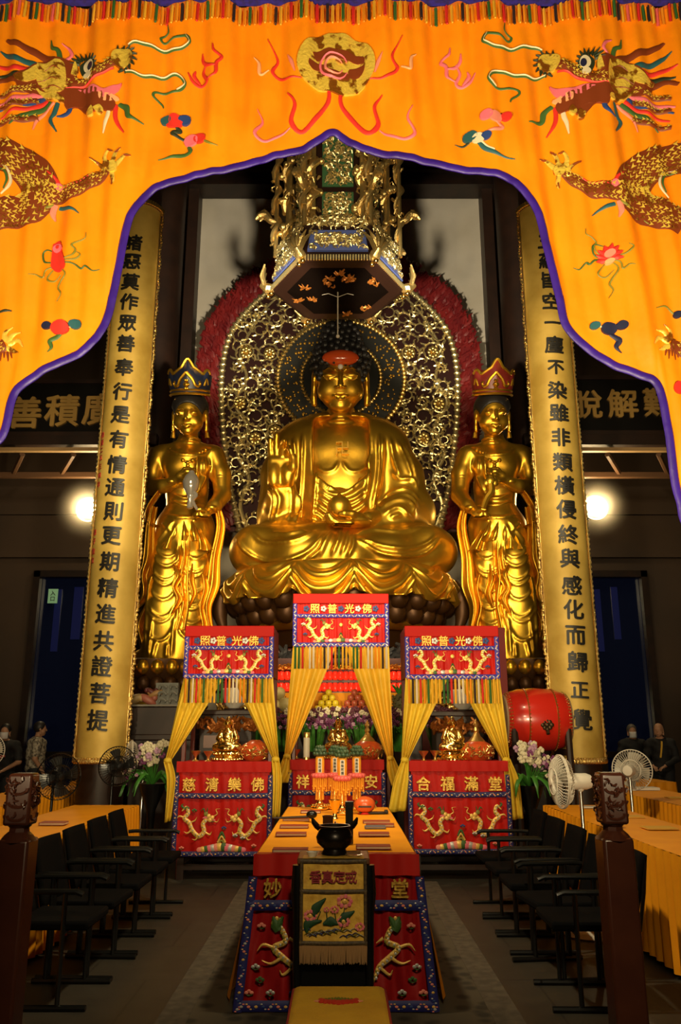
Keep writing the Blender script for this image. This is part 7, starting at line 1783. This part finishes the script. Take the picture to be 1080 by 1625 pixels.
fan((1.88, 6.72), 1.10, .20, (-1, -.08), 'white pedestal fan seen from the side above the chairs, its steel pole curving down', WHITEP)
fan((3.08, 9.1), 1.07, .21, (.5, .85), 'white pedestal fan behind the carved post, turned away', WHITEP)
fan((-2.42, 9.07), 1.12, .20, (.5, -.8), 'black pedestal fan in front of the couplet column', DKP, True)
fan((-2.32, 10.05), 1.16, .21, (-.95, -.3), 'white pedestal fan beside the bouquet by the dark cabinet', WHITEP)
fan((-3.02, 9.0), 1.02, .23, (.6, -.8), 'black pedestal fan between the two rows of orange tables', DKP, True)
fan((-4.72, 11.3), 1.22, .22, (.4, -.9), 'white pedestal fan at the edge next to the person in the black shirt', WHITEP)
# carved gate posts in the foreground
def gate_post(x, y, top, label):
    t = thing('gate_post', label, 'post', (x, y, 0)); zs_ = top-.21; m = MB()
    m.box((x, y, (zs_-.04)/2), (.125, .125, zs_-.04)); m.build('shaft', mat('red_brown_wood', (.050, .014, .008), .3, noise=((.07, .020, .010), 5)), t, bevel=.012)
    m = MB(); m.lathe([(.075, zs_-.05), (.06, zs_-.03), (.042, zs_-.015), (.040, zs_), (.05, zs_+.01)], (x, y, 0), 8); m.build('neck', mat('red_brown_wood', (.05, .014, .008), .3), t)
    m = MB(); m.box((x, y, zs_+.11), (.108, .108, .20), top=.90); fo = m.build('cap', mat('red_brown_wood', (.05, .014, .008), .3), t, bevel=.012)
    m = MB()
    for dx, dy, ax in ((0, -1, (1, 0, 0)), (-1, 0, (0, 1, 0)), (1, 0, (0, 1, 0))):
        nv = Vector((dx, dy, 0)); rt_ = Vector(ax)
        for k in range(3): m.tube([Vector((x, y, zs_+.05+.05*k))+nv*.053+rt_*(.035*math.cos(a))+UPZ*(.020*math.sin(a)) for a in np.linspace(-pi, 0.2, 10)], .006, 5)
        carve(m, Vector((x, y, zs_+.12))+nv*.052, rt_, UPZ, nv, .07, .14, 16, .014)
    m.build('carving', mat('red_brown_wood', (.05, .014, .008), .3), fo); return t
gate_post(1.115, 3.55, 1.325, 'dark carved wooden gate post in front of the white fan')
gate_post(-1.295, 3.5, 1.325, 'dark carved wooden gate post in front of the lone red booklet\'s table')
# ------------------------------------------------------------------ people at the back
def person(x, y, hh, yaw, label, shirt, trouser, hair, mask=False, arms='front', bald=False, strap=False, long_sleeve=True):
    """standing figure, hh tall; built facing -Y and turned by yaw"""
    t = thing('person', label, 'person', (0, 0, 0)); s = hh/1.7
    def P(a, b_, c): return Vector((a, b_, c))*s
    S = SDF(P(-.5, -.55, -.02), P(.5, .4, 1.78), .014)
    sh = [P(0, .02, .95), P(0, .03, 1.15), P(0, .02, 1.32)]
    S.path(sh, [.135*s, .135*s, .15*s], .06); S.ell(P(0, .02, 1.0), P(.175, .12, .14), .05)
    S.path([P(-.17, .02, 1.37), P(.17, .02, 1.37)], .062*s, .06)
    S.cap(P(0, .02, 1.38), P(0, .01, 1.52), .052*s, .048*s, .03)
    head_sdf(S, P(0, -.015, 1.475), .235*s, ears=True, fine=True, neck=False)
    arm_pts = {}
    for e in (-1, 1):
        if arms == 'front': el, wr = P(e*.265, -.02, 1.10), P(e*.10, -.27, .98)
        else: el, wr = P(e*.25, .04, 1.10), P(e*.22, -.12, .86)
        a = P(e*.195, .02, 1.36); arm_pts[e] = (a, el, wr)
        S.path([a, el, wr], [.056*s, .042*s, .028*s], .03)
        d = (wr-el).normalized(); hd = wr+d*.05*s; sd = Vector((d.y, -d.x, 0)).normalized()*-e; S.ell(hd, P(.036, .036, .022), .02)
        for i in range(4): b_ = hd+sd*(i-1.5)*.017*s+d*.03*s; S.path([b_, b_+d*.03*s, b_+d*.052*s-UPZ*.016*s, b_+d*.058*s-UPZ*.036*s], [.009*s, .009*s, .0085*s, .007*s], .006)
        S.path([hd-sd*.03*s, hd-sd*.045*s+d*.03*s, hd-sd*.035*s+d*.055*s], [.012*s, .010*s, .008*s], .008)
        S.path([P(e*.09, .02, .92), P(e*.095, .0, .50), P(e*.10, .03, .09)], [.095*s, .062*s, .042*s], .04); S.path([P(e*.10, .04, .035), P(e*.115, -.14, .03)], [.042*s, .034*s], .02)
    V, Q = S.mesh(); qobj('body', relax(V, Q, 1, .3), Q, SKIN, t)
    S = SDF(P(-.5, -.55, .70), P(.5, .4, 1.55), .016); S.path(sh, [.150*s, .150*s, .165*s], .06); S.ell(P(0, .02, .95), P(.205, .15, .17), .05); S.path([P(-.17, .02, 1.37), P(.17, .02, 1.37)], .075*s, .06)
    for e in (-1, 1):
        a, el, wr = arm_pts[e]
        S.path([a, el, el+(wr-el)*.85] if long_sleeve else [a, a+(el-a)*.75], [.072*s, .060*s, .046*s] if long_sleeve else [.075*s, .070*s], .03)
    S.cap(P(0, .0, 1.47), P(0, -.01, 1.60), .075*s, .075*s, .02, cut=True)
    V, Q = S.mesh(); V = relax(V, Q, 1, .3); N = vnorm(V, Q); V = V+N*(.006*np.sin(V[:, 2:3]*45+V[:, 0:1]*20)); so = qobj('shirt', V, Q, shirt, t)
    S = SDF(P(-.4, -.3, .03), P(.4, .35, 1.02), .016); S.ell(P(0, .02, .92), P(.185, .135, .12), .05)
    for e in (-1, 1): S.path([P(e*.09, .02, .90), P(e*.095, .0, .50), P(e*.10, .02, .10)], [.112*s, .085*s, .070*s], .04)
    V, Q = S.mesh(); qobj('trousers', relax(V, Q, 1, .3), Q, trouser, t)
    c = P(0, -.015, 1.475); H_ = .235*s
    if not bald:
        S = SDF(c+Vector((-.2, -.2, -.05)), c+Vector((.2, .25, .33)), .010); S.ell(c+Vector((0, .07, .63))*H_, Vector((.385, .45, .44))*H_, .02); S.ell(c+Vector((0, -.44, .34))*H_, Vector((.30, .56, .46))*H_, .02, cut=True); S.rbox(c+Vector((0, 0, .0))*H_, Vector((.7, .9, .22))*H_, .02, .01, cut=True)
        V, Q = S.mesh(); qobj('hair', V, Q, hair, t)
    if mask:
        m = MB(); G = []
        for z in np.linspace(-.02, .44, 7):
            G.append([tuple(c+Vector((math.sin(a)*.315, -.10-math.cos(a)*(.36+.06*math.sin((z+.02)/.46*pi)), z))*H_) for a in np.linspace(-1.15, 1.15, 13)])
        m.grid(np.array(G)); m.build('face_mask', mat('mask_white', (.62, .62, .64), .8), t, ang=180, solid=.004)
    if strap:
        m = MB(); m.ribbon([P(.06, -.14, 1.40), P(.05, -.165, 1.28), P(.02, -.17, 1.12)], .030*s, (0, -1, 0), 0, 6, .006); m.build('yellow_strap', mat('strap_yellow', (.72, .42, .03), .6), t)
    if isinstance(strap, str): pass
    t.location = (x, y, 0); t.rotation_euler = (0, 0, yaw); return t, so
BLK = mat('black_shirt', (.010, .010, .012), .8); DKT = mat('dark_trousers', (.012, .012, .016), .8)
FLO = mat('floral_shirt', (.50, .44, .34), .8, noise=((.05, .035, .03), 26))
GREY = mat('grey_hair', (.10, .085, .07), .6)
q = PT(21, 1172, 13.2); pl, so = person(q.x-.05, 13.0, 1.56, .12, 'person in a black T-shirt with a small red print and white face mask', BLK, DKT, HAIRM, True, 'front', long_sleeve=False)
m = MB(); 
for i in range(3): m.box((-.02+i*.03, -.155, 1.10-.012*(2-i)), (.05, .012, .03))
m.build('shirt_print', mat('print_red', (.55, .10, .09), .7), so, world=False)
q = PT(46, 1172, 13.5); person(q.x+.03, 13.85, 1.6, -1.2+pi, 'person in a patterned white shirt turned away beside the black T-shirt', FLO, DKT, HAIRM, False, 'side', long_sleeve=False)
q = PT(1014, 1172, 14.4); person(q.x, 14.75, 1.56, -.1, 'person in black with a white face mask and grey hair', BLK, DKT, GREY, True, 'front')
q = PT(1042, 1168, 14.2); person(q.x, 14.1, 1.58, -.55, 'bald person in black with a yellow strap on the chest', BLK, DKT, GREY, False, 'front', True, True)
